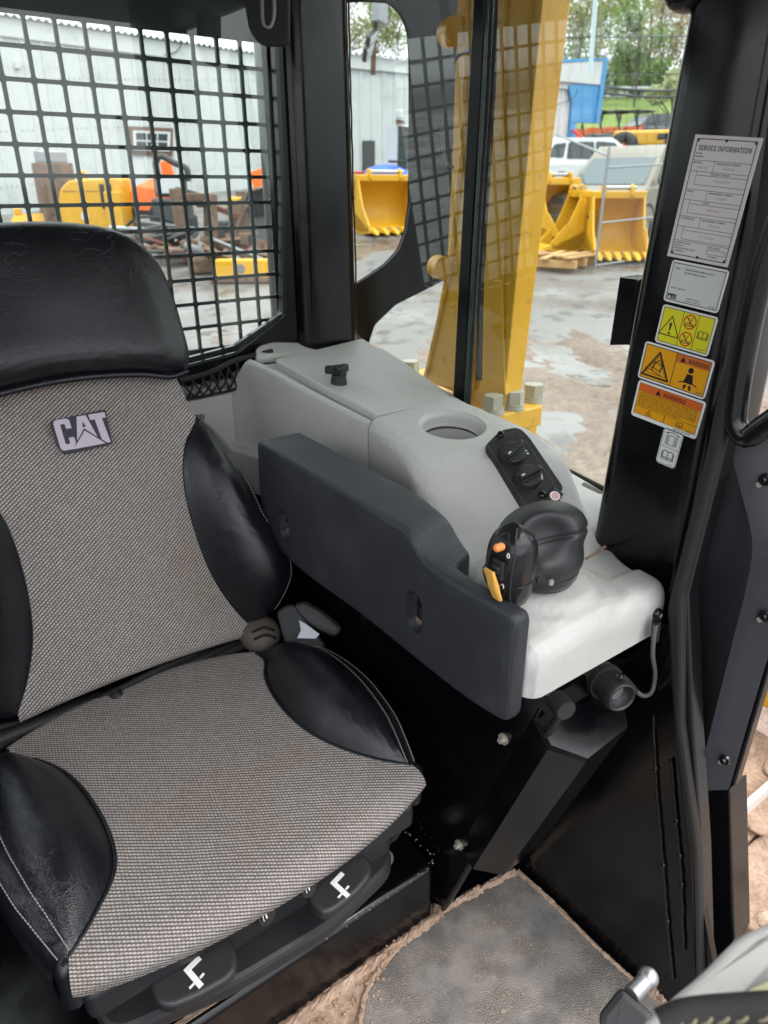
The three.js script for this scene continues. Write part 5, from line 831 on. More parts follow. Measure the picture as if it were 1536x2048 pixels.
// ---------------------------------------------------------------- the dash corner nearest the camera
{
  const t = thing('dash_corner', 'pale grey edge of the front dash nearest the camera, with a ribbed black rail', 'dash', [.336, .733, -.102]);
  const up = [-0.5, 0.75, -0.2];
  part(t, 'cover', slab([...[[.297, .716, -.131], [.321, .729, -.125], [.346, .744, -.117], [.372, .763, -.112]], ...[[.385, .798, -.101], [.409, .818, -.088], [.334, .747, -.036]], ...[[.272, .718, -.099]]].map((p) => p), 0.05, { toward: [-0.55, 0.7, -0.45], bevel: 0.008, round: 0.01, seg: 4 }), M.grey);
  part(t, 'groove', slab([...[[.322, .741, -.095], [.345, .756, -.092], [.367, .773, -.087], [.397, .797, -.077], [.392, .792, -.074], [.362, .768, -.083], [.342, .753, -.086], [.328, .744, -.089]]], 0.004, { toward: [-0.55, 0.7, -0.45] }), std({ color: rgb(0.22, 0.225, 0.215), roughness: 0.6 }));
  part(t, 'tinted_panel', slab([[.339, .758, -.089], [.348, .764, -.089], [.373, .782, -.074], [.371, .779, -.061], [.363, .771, -.055], [.339, .757, -.082]], 0.004, { toward: [-0.55, 0.7, -0.45] }), std({ color: rgb(0.36, 0.35, 0.20), roughness: 0.5 }));
  const rail = [[.281, .771, -.107], [.292, .777, -.101], [.303, .782, -.092], [.314, .788, -.081], [.327, .796, -.067], [.339, .803, -.052]];
  part(t, 'rail', tube(rail, 0.0095, 40, 10), M.rubber);
  const ring = []; for (let k = 0; k < 7; k++) { const p = catmull(rail, 0.1 + k * 0.12); ring.push(tf(new THREE.TorusGeometry(0.0065, 0.0013, 8, 24), [p[0] - 0.002, p[1] + 0.004, p[2]], [1.1, 0.5, 0.2])); }
  ring.forEach((q) => part(t, 'rail_ring', q, std({ color: rgb(0.20, 0.17, 0.11), roughness: 0.5, metalness: 0.6 })));
}
{
  const b = [.393, .571, -.181], t = thing('pedal_block', 'small black rubber block with a bright metal pin at the lower edge', 'pedal', b);
  const f = [[.374, .564, -.195], [.401, .579, -.194], [.407, .575, -.163], [.383, .558, -.153], [.36, .551, -.175]], P2 = [[.374, .564, -.195], [.401, .579, -.194], [.403, .58, -.191], [.374, .563, -.19]];
  part(t, 'block', slab(f, 0.05, { toward: [-0.45, 0.65, 0.5], bevel: 0.006, round: 0.006 }), M.plasticWorn);
  part(t, 'pin', rodGeo([.405, .573, -.185], [.43, .571, -.186], 0.0075, 16), M.steel);
  part(t, 'pin_head', tf(new THREE.SphereGeometry(0.0092, 16, 12), [.431, .572, -.186]), M.steel);
}

// ================================================================ outside: the rest of the machine near the glass
{
  const t = thing('rollover_post', 'yellow rollover protection post on a bolted flange outside the side window', 'post', [1.27, 0.6, -1.3]);
  part(t, 'web', slab([[1.25, 0.70, -1.205], [1.25, 0.72, -1.44], [1.25, 1.75, -1.40], [1.25, 1.75, -1.175]], 0.012, { toward: [-1, 0, 0], bevel: 0.003 }), M.yellow);
  part(t, 'front_flange', slab([[1.247, 0.70, -1.200], [1.304, 0.70, -1.200], [1.336, 1.80, -1.168], [1.247, 1.80, -1.168]], 0.018, { toward: [0, 0, 1], bevel: 0.003 }), M.yellow);
  part(t, 'rear_flange', slab([[1.236, 1.622, -1.416], [1.236, 1.612, -1.358], [1.236, 1.392, -1.354], [1.236, 1.166, -1.354], [1.236, 1.008, -1.35], [1.236, .744, -1.301], [1.236, .715, -1.511], [1.236, .898, -1.455], [1.236, 1.05, -1.419], [1.236, 1.295, -1.414]], 0.014, { toward: [-1, 0, 0], bevel: 0.003, round: 0.01 }), M.yellow);
  seed(51); const w = []; for (const L of [[[1.233, 1.598, -1.382], [1.233, 1.344, -1.374], [1.233, 1.154, -1.392], [1.233, 1.027, -1.407], [1.233, .887, -1.443], [1.233, .743, -1.486]], [[1.249, 1.583, -1.28], [1.249, 1.29, -1.26], [1.249, 1.018, -1.237], [1.249, .852, -1.253], [1.249, .759, -1.281]]]) { const p = []; for (let i = 0; i <= 60; i++) { const q = catmull(L, i / 60); p.push([q[0] + rnd(-0.002, 0.002), q[1], q[2] + rnd(-0.002, 0.002)]); } w.push(tube(p, 0.006, 120, 6)); }
  part(t, 'weld_bead', w[0], M.yellow); part(t, 'weld_bead', w[1], M.yellow);
  part(t, 'gusset', slab([[1.243, 1.016, -1.262], [1.243, 1.019, -1.232], [1.243, .753, -1.194], [1.243, .732, -1.291]], 0.02, { toward: [-1, 0, 0.2], bevel: 0.003 }), M.yellow);
  for (const p of [[1.225, 1.527, -1.415], [1.225, 1.032, -1.429]]) part(t, 'round_lug', tf(cyl(0.028, 0.028, 0.05, 24), p, [Math.PI / 2, 0, 0.3]), M.yellow);
  part(t, 'base_flange', slab([[1.358, .712, -1.167], [1.153, .712, -1.181], [1.182, .712, -1.365], [1.253, .712, -1.63], [1.379, .712, -1.669], [1.397, .712, -1.363]], 0.05, { toward: [0, 1, 0], bevel: 0.004, round: 0.012 }), M.yellow);
  part(t, 'lower_flange', slab([[1.387, .658, -1.204], [1.2, .658, -1.208], [1.212, .658, -1.398], [1.247, .658, -1.621], [1.399, .658, -1.69], [1.446, .658, -1.408]], 0.05, { toward: [0, 1, 0], bevel: 0.004, round: 0.012 }), M.yellow);
  part(t, 'pedestal', slab([[1.421, .6, -1.261], [1.274, .6, -1.256], [1.267, .6, -1.417], [1.416, .6, -1.685], [1.481, .6, -1.437]], 0.7, { toward: [0, 1, 0], bevel: 0.004 }), M.yellow);
  const bolts = [[[1.211, .712, -1.2], 1], [[1.279, .712, -1.198], 1], [[1.369, .712, -1.216], 1], [[1.277, .712, -1.612], 1]];
  for (const [p, s] of bolts) { const b = part(t, 'bolt', join([tf(cyl(0.0265, 0.0255, 0.030, 6), [p[0], p[1] + 0.030, p[2]], [0, p[0] * 40, 0]), tf(cyl(0.0265, 0.0265, 0.014, 24), [p[0], p[1] + 0.008, p[2]])]), M.boltPaint); part(b, 'washer', cyl(0.029, 0.029, 0.005, 24, p[0], p[1] + 0.003, p[2]), M.boltPaint); }
}
{ // black guard sheet outside the rear corner with a rounded cut-out
  const P = [[1.002, 1.642, -1.6], [1.435, 1.699, -1.6], [1.453, 1.306, -1.6], [1.416, .983, -1.6], [1.37, .968, -1.6], [1.214, .921, -1.6], [1.143, .874, -1.6], [1.121, .823, -1.6], [1.086, .824, -1.6], [.969, .905, -1.6]], H = [[.999, 1.584, -1.6], [1.127, 1.603, -1.6], [1.193, 1.608, -1.6], [1.229, 1.589, -1.6], [1.251, 1.556, -1.6], [1.258, 1.495, -1.6], [1.262, 1.301, -1.6], [1.261, 1.172, -1.6], [1.249, 1.109, -1.6], [1.226, 1.062, -1.6], [1.18, 1.027, -1.6], [1.121, .999, -1.6], [1.073, .979, -1.6], [.971, .942, -1.6]];
  single('corner_guard', 'black sheet guard with a rounded cut-out outside the rear corner glass', 'guard', slab(P, 0.012, { toward: [0, 0, 1], bevel: 0.002, round: 0.01, holes: [{ pts: H, round: 0.012 }] }), M.blackSmooth);
  single('coiled_cable', 'thin grey cable looping down outside the side glass beside the yellow post', 'cable', tube([[1.16, 1.471, -1.277], [1.16, 1.468, -1.311], [1.16, 1.451, -1.34], [1.16, 1.411, -1.354], [1.16, 1.36, -1.359], [1.16, 1.311, -1.36], [1.16, 1.271, -1.347], [1.16, 1.255, -1.323]], 0.004, 50, 6), M.midGrey);
  single('hose_clip', 'black rubber hose running up the post behind the window upright', 'hose', tube([[1.2, 1.575, -1.264], [1.2, 1.419, -1.254], [1.2, 1.26, -1.255], [1.2, 1.02, -1.256], [1.2, .787, -1.244]], 0.008, 40, 8), M.rubber);
}
{ // left track below the door, caked in mud
  const t = thing('crawler_track', 'mud-caked crawler track with steel cross bars beside the cab door', 'track', [1.55, -0.6, -0.6]); seed(53);
  for (let i = 0; i < 11; i++) { const z = -1.6 + i * 0.25; const pad = part(t, 'track_pad', box(0.62, 0.05, 0.245, 1.56, -0.275, z, 0.008), M.clay); part(pad, 'grouser_bar', box(0.62, 0.045, 0.016, 1.56, -0.235, z + 0.07, 0.004), std({ color: rgb(0.55, 0.53, 0.5), roughness: 0.6 })); }
  const g = []; for (let i = 0; i < 170; i++) { const r = rnd(0.005, 0.03) * rnd(0.5, 1.3), ic = new THREE.IcosahedronGeometry(r, 3), q = ic.attributes.position; for (let k = 0; k < q.count; k++) { const e = 1 + 0.7 * (fbm(q.getX(k) / r * 0.2 + 0.5 + i * 0.13, q.getY(k) / r * 0.2 + q.getZ(k) / r * 0.13 + 0.5, 5, 3, 77) - 0.5); q.setXYZ(k, q.getX(k) * e, q.getY(k) * e, q.getZ(k) * e); } ic.computeVertexNormals(); g.push(tf(ic, [rnd(1.27, 1.86), -0.252 + rnd(-0.01, 0.006), rnd(-1.3, 0.6)], [rnd(-0.3, 0.3), rnd(0, 3), rnd(-0.3, 0.3)], [1.5, 0.5, 1.1])); }
  const m = part(t, 'mud_clods', join(g), M.clay); m.userData.kind = 'stuff';
  single('blade_arm', 'yellow painted blade arm seen past the edge of the door', 'arm', box(0.4, 0.36, 0.5, 2.05, 0.02, -0.62, 0.02), M.yellow);
}

// ================================================================ the yard
const HX = 0.59130, HZ = -0.80644, RX = 0.80644, RZ = 0.59130;          // away from the cab corner, and to its right
const yardY = (d, s) => { const e = d < 46 ? -1.35 + 0.1 * d : d < 64 ? 3.25 + 0.1 * (d - 46) + 2.4 * smooth(46, 64, d) : 7.45 + 0.02 * (d - 64); return e + (d < 25 ? 0.05 * (fbm((s + 60) / 40, (d + 10) / 40, 16, 4, 201) - 0.5) : 0); };
const groundAt = (x, z) => yardY(x * HX + z * HZ, x * RX + z * RZ);
{
  const grid = (d0, d1, nd, s0, s1, ns, lift) => { const pos = [], uv = [], idx = []; for (let i = 0; i <= nd; i++) for (let j = 0; j <= ns; j++) { const d = d0 + (d1 - d0) * (i / nd), s = s0 + (s1 - s0) * (j / ns); pos.push(HX * d + RX * s, yardY(d, s) + lift, HZ * d + RZ * s); uv.push(s, d); } for (let i = 0; i < nd; i++) for (let j = 0; j < ns; j++) { const a = i * (ns + 1) + j, b = a + 1, c = a + ns + 1, e = c + 1; idx.push(a, b, c, b, e, c); } const g = new THREE.BufferGeometry(); g.setAttribute('position', new THREE.Float32BufferAttribute(pos, 3)); g.setAttribute('uv', new THREE.Float32BufferAttribute(uv, 2)); g.setIndex(idx); g.computeVertexNormals(); return g; };
  const near = grid(-30, 26, 160, -45, 45, 220, 0), far = grid(26, 46.5, 10, -90, 90, 40, 0);
  struct('yard_ground', mergeGeometries([near, far]), M.yard, true);
  struct('grass_bank', mergeGeometries([grid(46.4, 70, 30, -110, 110, 40, 0.01), grid(70, 400, 12, -300, 300, 12, 0.01)]), M.grass, true);
  const mud = grid(1.2, 12, 110, -3, 8, 110, 0), mp = mud.attributes.position; // raised mud that runs out into the concrete with a ragged edge
  for (let i = 0; i < mp.count; i++) { const x = mp.getX(i), z = mp.getZ(i), d = x * HX + z * HZ, n = fbm((x + 40) / 8, (z + 40) / 8, 8, 5, 211), r = fbm((x + 40) / 2, (z + 40) / 2, 16, 4, 214), rut = Math.sin((x * 0.9 + z * 0.5) * 7 + 3 * n); mp.setY(i, mp.getY(i) + 0.17 * (n - 0.18) - 0.15 * smooth(5.0, 11.5, d) + 0.085 * (r - 0.5) + 0.02 * rut); }
  mud.computeVertexNormals();
  struct('mud', mud, std({ map: again(T.clay, 2.5), color: rgb(0.50, 0.495, 0.50), roughness: 0.45, bumpMap: again(T.clayBump, 1.2), bumpScale: 0.06 }), true);
}
const siding = (t, poly, n, pitch, thick) => {             // a ribbed metal wall of separate sheets: poly = [bottom-left, bottom-right, top-right, top-left]
  const [a, b, c, d] = poly.map(V), L = b.clone().sub(a).length(), count = Math.round(L / pitch), ex = b.clone().sub(a).normalize();
  for (let i = 0; i < count; i++) {
    const u0 = i / count, u1 = (i + 1) / count, rings = [], prof = [];
    for (let r = 0; r < 3; r++) { const s = r / 3, w = 1 / 3; prof.push([s, 0], [s + w * 0.10, 0], [s + w * 0.16, 0.032], [s + w * 0.30, 0.032], [s + w * 0.36, 0]); }
    prof.push([1.004, 0]);
    const lo = [], hi = []; for (const [s, o] of prof) { const u = lerp(u0, u1, s), p = a.clone().lerp(b, u).addScaledVector(n, o + (i % 2) * 0.003), q = d.clone().lerp(c, u).addScaledVector(n, o + (i % 2) * 0.003); lo.push(p.toArray()); hi.push(q.toArray()); }
    part(t, 'siding_sheet', skin([lo, hi], { closed: false, caps: false, crease: 0.2 }), M.siding);
  }
};
{ // long white building behind the rear window
  const n = new THREE.Vector3(0.1951, 0, 0.9808), [A0, B0] = [[2.863, 4.79, -20.757], [12.667, 4.825, -22.707]], t = thing('metal_building', 'long white ribbed metal building seen through the rear window', 'building', [4, -0.2, -21.2]);
  const bl = [A0[0], -0.6, A0[2]], br = [B0[0] + 1.5, 0.3, B0[2] - 0.3], k = (B0[1] - A0[1]) / (B0[0] - A0[0]);
  siding(t, [bl, br, [br[0], B0[1] + 1.5 * k - 0.42, br[2]], [A0[0], A0[1] - 0.42, A0[2]]], n, 1.45);
  const off = (p, y, o) => [p[0] + n.x * o, p[1] + y, p[2] + n.z * o], Bt = [br[0], B0[1] + 1.5 * k, br[2]];
  part(t, 'fascia_trim', slab([off(A0, -0.44, 0.08), off(Bt, -0.44, 0.08), off(Bt, -0.06, 0.08), off(A0, -0.06, 0.08)], 0.07, { toward: n.toArray(), bevel: 0.01 }), M.siding);
  const r0 = [], r1 = [], N = 260; for (let i = 0; i <= N; i++) { const u = i / N, w = 0.035 * Math.sin(i * 1.5); const p = [lerp(A0[0], Bt[0], u), lerp(A0[1], Bt[1], u) + w, lerp(A0[2], Bt[2], u)]; r0.push([p[0] + n.x * 0.18, p[1] - 0.02, p[2] + n.z * 0.18]); r1.push([p[0] - n.x * 6, p[1] + 0.7, p[2] - n.z * 6]); }
  part(t, 'roof', skin([r0, r1], { closed: false, caps: false, crease: 1 }), M.siding);
  const dots = []; for (const y of [0.6, 1.7, 2.9, 4.0]) for (let i = 0; i < 90; i++) { const u = i / 90, p = [lerp(bl[0], br[0], u), lerp(bl[1], br[1], u) + y, lerp(bl[2], br[2], u)]; dots.push(tf(new THREE.BoxGeometry(0.025, 0.025, 0.012), [p[0] + n.x * 0.01, p[1], p[2] + n.z * 0.01])); }
  const sc = part(t, 'wall_screws', join(dots), M.midGrey); sc.userData.kind = 'stuff';
  const Q = [[7.305, 2.664, -21.579], [8.652, 2.681, -21.848], [8.518, 1.946, -21.821], [7.253, 1.976, -21.569]], q2 = [[7.389, 2.559, -21.556], [8.526, 2.574, -21.782], [8.44, 2.082, -21.765], [7.344, 2.087, -21.546]];
  const win = part(t, 'window', slab(Q, 0.06, { toward: n.toArray(), bevel: 0.01 }), M.rust); part(win, 'frame', slab(q2, 0.04, { toward: n.toArray(), bevel: 0.008 }), M.white);
  for (let i = 0; i < 3; i++) for (let j = 0; j < 2; j++) { const f = (u, v) => [0, 1, 2].map((m) => lerp(lerp(q2[0][m], q2[1][m], u), lerp(q2[3][m], q2[2][m], u), v) + n.getComponent(m) * 0.006), u0 = 0.07 + i * 0.295, v0 = 0.10 + j * 0.44; part(win, 'pane', slab([f(u0, v0), f(u0 + 0.26, v0), f(u0 + 0.26, v0 + 0.36), f(u0, v0 + 0.36)], 0.01, { toward: n.toArray() }), M.carGlass); }
  part(t, 'vent', slab([[4.611, 3.879, -21.023], [4.749, 3.883, -21.051], [4.719, 3.738, -21.045], [4.581, 3.735, -21.017]], 0.06, { toward: n.toArray(), bevel: 0.01 }), M.siding);
  part(t, 'conduit', tube([[9.068, 4.91, -21.889], [9.157, 4.771, -21.907], [9.073, 4.611, -21.89], [8.857, 4.494, -21.847], [8.62, 4.434, -21.8]], 0.015, 30, 6), M.midGrey);
}
{ // second building with the blue gable edge
  const n = new THREE.Vector3(0, 0, 1), z = -21.0, [tl, tr] = [[13.942, 4.802, -21], [25.031, 4.853, -21]], t = thing('blue_trim_building', 'white ribbed metal building with a bright blue gable edge', 'building', [14, -0.2, -21.5]);
  siding(t, [[tl[0], -0.3, z], [tr[0] - 0.5, 0.9, z], [tr[0] - 0.5, tr[1] - 0.30, z], [tl[0], tl[1] - 0.32, z]], n, 1.3);
  part(t, 'fascia_trim', slab([[tl[0], tl[1] - 0.36, z + 0.1], [tr[0], tr[1] - 0.34, z + 0.1], [tr[0], tr[1], z + 0.1], [tl[0], tl[1], z + 0.1]], 0.08, { toward: [0, 0, 1], bevel: 0.01 }), M.siding);
  const r0 = [], r1 = [], N = 200; for (let i = 0; i <= N; i++) { const u = i / N, w = 0.03 * Math.sin(i * 1.6); r0.push([lerp(tl[0], tr[0], u), lerp(tl[1], tr[1], u) + w + 0.03, z + 0.2]); r1.push([lerp(tl[0], tr[0], u), lerp(tl[1], tr[1], u) + w + 1.1, z - 6]); }
  part(t, 'roof', skin([r0, r1], { closed: false, caps: false, crease: 1 }), M.siding);
  const s1 = [[23.91, 4.634, -20.85], [25.845, 4.928, -20.85], [25.896, 3.443, -20.85], [24.458, 3.418, -20.85]], s2 = [[24.177, 4.323, -20.84], [24.491, 4.342, -20.84], [24.637, 1.941, -20.84], [24.192, 1.935, -20.84]];
  part(t, 'gable_panel', slab(s1, 0.12, { toward: [0, 0, 1], bevel: 0.01 }), M.blue); part(t, 'corner_trim', slab(s2, 0.12, { toward: [0, 0, 1], bevel: 0.01 }), M.blue);
  const s3 = [[22.322, 5.239, -20.8], [25.942, 5.625, -20.8], [25.817, 4.754, -20.8], [22.529, 4.697, -20.8]], s4 = [[22.292, 5.296, -20.78], [25.936, 5.671, -20.78], [25.927, 5.572, -20.78], [22.307, 5.19, -20.78]], s5 = [[25.668, 5.599, -20.77], [25.93, 5.637, -20.77], [25.854, 3.454, -20.77], [25.611, 3.444, -20.77]];
  part(t, 'parapet', slab(s3, 0.1, { toward: [0, 0, 1], bevel: 0.01 }), M.siding); part(t, 'coping', slab(s4, 0.14, { toward: [0, 0, 1], bevel: 0.01 }), M.blue); part(t, 'edge_trim', slab(s5, 0.14, { toward: [0, 0, 1], bevel: 0.01 }), M.blue);
  part(t, 'wall_lamp', tf(box(0.22, 0.2, 0.25, 0, 0, 0, 0.04), [25.448, 5.756, -20.6], [0.4, 0, 0]), M.white);
  part(t, 'wall_cable', tube([[22.939, 3.861, -20.82], [23.47, 4.003, -20.82], [24.011, 4.147, -20.82], [24.324, 4.33, -20.82], [24.405, 4.532, -20.82]], 0.012, 30, 5), M.darkGrey);
  part(t, 'door_frame', slab([[14.517, 2.505, -20.9], [14.966, 2.518, -20.9], [14.96, 1.517, -20.9], [14.502, 1.514, -20.9]], 0.06, { toward: [0, 0, 1], holes: [{ pts: [[14.593, 2.436, -20.9], [14.906, 2.445, -20.9], [14.899, 1.517, -20.9], [14.581, 1.514, -20.9]] }] }), M.darkGrey);
  part(t, 'door_glass', slab([[14.607, 2.438, -20.92], [14.921, 2.446, -20.92], [14.914, 1.517, -20.92], [14.595, 1.515, -20.92]], 0.02, { toward: [0, 0, 1] }), M.shield);
}
{
  const t = thing('site_cabinet', 'white site cabinet with a dark screen standing before the building', 'cabinet', [15.507, 1.19, -20.132]); const p = [[13.253, 2.727, -17.5], [13.79, 2.724, -17.5], [13.815, 1.541, -17.5], [13.228, 1.599, -17.5]], q = [[13.31, 2.678, -17.44], [13.709, 2.669, -17.44], [13.73, 1.629, -17.44], [13.287, 1.674, -17.44]];
  part(t, 'body', slab(p, 0.5, { toward: [0, 0, 1], bevel: 0.02 }), M.white); part(t, 'screen', slab(q, 0.04, { toward: [0, 0, 1], bevel: 0.01 }), M.carGlass); part(t, 'lamp', tf(box(0.16, 0.2, 0.2, 0, 0, 0, 0.03), [13.277, 2.959, -17.4]), M.white); part(t, 'bracket', slab([[13.191, 2.838, -17.42], [13.413, 2.824, -17.42], [13.518, 2.733, -17.42], [13.209, 2.72, -17.42]], 0.04, { toward: [0, 0, 1] }), M.rust);
}
{ // work lights on a pole above the second building
  const a = [12.104, 3.736, -16.976], t = thing('work_light_pole', 'rusty pole with two work lights above the white roof', 'light pole', a);
  part(t, 'pole', rodGeo(a, [11.997, 5.627, -16.663], 0.07, 10), M.rust);
  for (const [x, y] of [[741, 78], [735, 102]]) { const p = x === 741 ? [11.893, 4.453, -16.756] : [11.852, 4.21, -16.829]; const h = part(t, 'work_light', tf(box(0.42, 0.34, 0.12, 0, 0, 0, 0.03), p, [0.5, 0.6, 0.35]), M.darkGrey); part(h, 'lens', tf(box(0.36, 0.28, 0.02, 0, 0, 0.062), p, [0.5, 0.6, 0.35]), M.white); }
  part(t, 'junction_box', tf(box(0.6, 0.55, 0.2, 0, 0, 0, 0.03), [12.13, 5.059, -16.707], [0, 0.6, 0]), M.galv);
  single('lamp_pole', 'tall thin pale blue lamp pole rising behind the blue edged building', 'lamp pole', rodGeo([22.901, 4.71, -19.063], [22.213, 8.824, -18.675], 0.075, 10), std({ color: rgb(0.55, 0.66, 0.70), roughness: 0.5 }));
}

// ---------------------------------------------------------------- excavator buckets
function bucket(label, pos, turn, w, h, tilt = 0) {
  const t = thing('excavator_bucket', label, 'bucket', pos, 'yellow excavator buckets lying in the yard', turn), T2 = (x, y, z) => [x, y * h, z * h];
  const prof = [[0.62, 0.04], [0.30, 0.0], [0.0, 0.03], [-0.25, 0.16], [-0.38, 0.38], [-0.36, 0.62], [-0.22, 0.82], [-0.02, 0.95]];   // z, y
  const cur = []; for (let i = 0; i <= 28; i++) cur.push(catmull(prof, i / 28));
  const th = 0.03, rings = [[], []]; 
  const out = cur.map(([z, y], i) => { const a = cur[Math.max(0, i - 1)], b = cur[Math.min(28, i + 1)], dz = b[0] - a[0], dy = b[1] - a[1], l = Math.hypot(dz, dy); return [z - (-dy / l) * -th, y - (dz / l) * -th]; });
  const R = (x) => [...cur.map(([z, y]) => T2(x, y, z)), ...out.slice().reverse().map(([z, y]) => T2(x, y, z))];
  local(t, 'shell', skin([R(-w / 2), R(w / 2)], { crease: 0.5 }), M.yellow);
  for (const s of [-1, 1]) {
    const P = [...cur.map(([z, y]) => [s * w / 2, y * h, z * h]), [s * w / 2, 1.0 * h, 0.06 * h], [s * w / 2, 0.72 * h, 0.16 * h], [s * w / 2, 0.40 * h, 0.30 * h], [s * w / 2, 0.14 * h, 0.58 * h]];
    const sp = local(t, 'side_plate', slab(P, 0.04, { toward: [s, 0, 0], bevel: 0.006 }), M.yellow);
    local(sp, 'side_cutter', slab([[s * (w / 2 + 0.012), 0.13 * h, 0.60 * h], [s * (w / 2 + 0.012), 0.46 * h, 0.31 * h], [s * (w / 2 + 0.012), 0.40 * h, 0.20 * h], [s * (w / 2 + 0.012), 0.08 * h, 0.46 * h]], 0.03, { toward: [s, 0, 0], bevel: 0.005 }), M.yellow);
    local(sp, 'lifting_hole', tf(new THREE.CylinderGeometry(0.035, 0.035, 0.012, 16), [s * (w / 2 + 0.004), 0.62 * h, -0.08 * h], [0, 0, Math.PI / 2]), M.tyre);
  }
  local(t, 'top_beam', box(w * 1.02, 0.12 * h, 0.20 * h, 0, 0.97 * h, -0.02 * h, 0.02), M.yellow);
  local(t, 'wear_plate', box(w * 0.86, 0.012, 0.34 * h, 0, 0.045 * h + 0.02, 0.36 * h), M.midGrey);
  for (const s of [-0.26, 0.26]) local(t, 'hinge_ear', slab([[s * w, 0.94 * h, -0.16 * h], [s * w, 0.94 * h, 0.12 * h], [s * w, 1.12 * h, 0.10 * h], [s * w, 1.14 * h, -0.04 * h]], 0.06, { toward: [1, 0, 0], bevel: 0.01, round: 0.05 }), M.yellow);
  local(t, 'hinge_pin', tf(cyl(0.035, 0.035, w * 0.6, 14), [0, 1.08 * h, 0.02 * h], [0, 0, Math.PI / 2]), M.steel);
  const tooth = skin([[[-0.055, 0.01, 0], [0.055, 0.01, 0], [0.055, 0.10, 0], [-0.055, 0.10, 0]], [[-0.045, 0.0, 0.14], [0.045, 0.0, 0.14], [0.045, 0.06, 0.14], [-0.045, 0.06, 0.14]], [[-0.03, -0.02, 0.27], [0.03, -0.02, 0.27], [0.03, -0.005, 0.27], [-0.03, -0.005, 0.27]]], { crease: 0.3 });
  for (let k = 0; k < 6; k++) local(t, 'tooth', tf(tooth, [lerp(-w * 0.44, w * 0.44, k / 5), 0.0, 0.56 * h], [0, 0, 0], [1, h, h]), M.yellow);
  t.rotation.order = 'YXZ'; t.rotation.x = tilt; return t;
}
const lift = (p, y) => [p[0], p[1] + y, p[2]];
const bearing = (p) => Math.atan2(-p[0], -p[2]);            // turn that makes +z face the cab
{
  const b1 = [9.835, .31, -13.376], b2 = [11.939, .2, -10.462], b3 = [11.517, .102, -9.56], b4 = [11.626, .043, -8.748];
  bucket('yellow toothed bucket standing alone past the rear corner post', b1, bearing(b1) + 0.45, 1.35, 1.08);
  bucket('yellow bucket partly hidden by the yellow post, left of the three together', lift(b2, 0.02), bearing(b2) + 0.9, 1.25, 1.1);
  bucket('yellow bucket turned side-on between the other two near the pallet', b3, bearing(b3) - 1.15, 0.62, 1.0);
  bucket('yellow bucket facing the cab behind the fence, right of the three', b4, bearing(b4) + 0.28, 0.95, 1.05);
}
{ // broken pallet in front of the buckets
  const o = [10.113, -.046, -8.752], t = thing('broken_pallet', 'broken wooden pallet boards lying in front of the yellow buckets', 'pallet', o, undefined, 0.35); seed(57);
  for (let i = 0; i < 7; i++) local(t, 'board', tf(box(1.15, 0.03, 0.12, 0, 0, 0, 0.004), [rnd(-0.12, 0.12), 0.16 + rnd(0, 0.03), -0.5 + i * 0.16], [rnd(-0.05, 0.05), rnd(-0.12, 0.12), rnd(-0.06, 0.06)]), M.wood);
  for (let i = 0; i < 3; i++) local(t, 'bearer', box(0.09, 0.12, 1.1, -0.48 + i * 0.48, 0.07, 0, 0.004), M.wood);
}

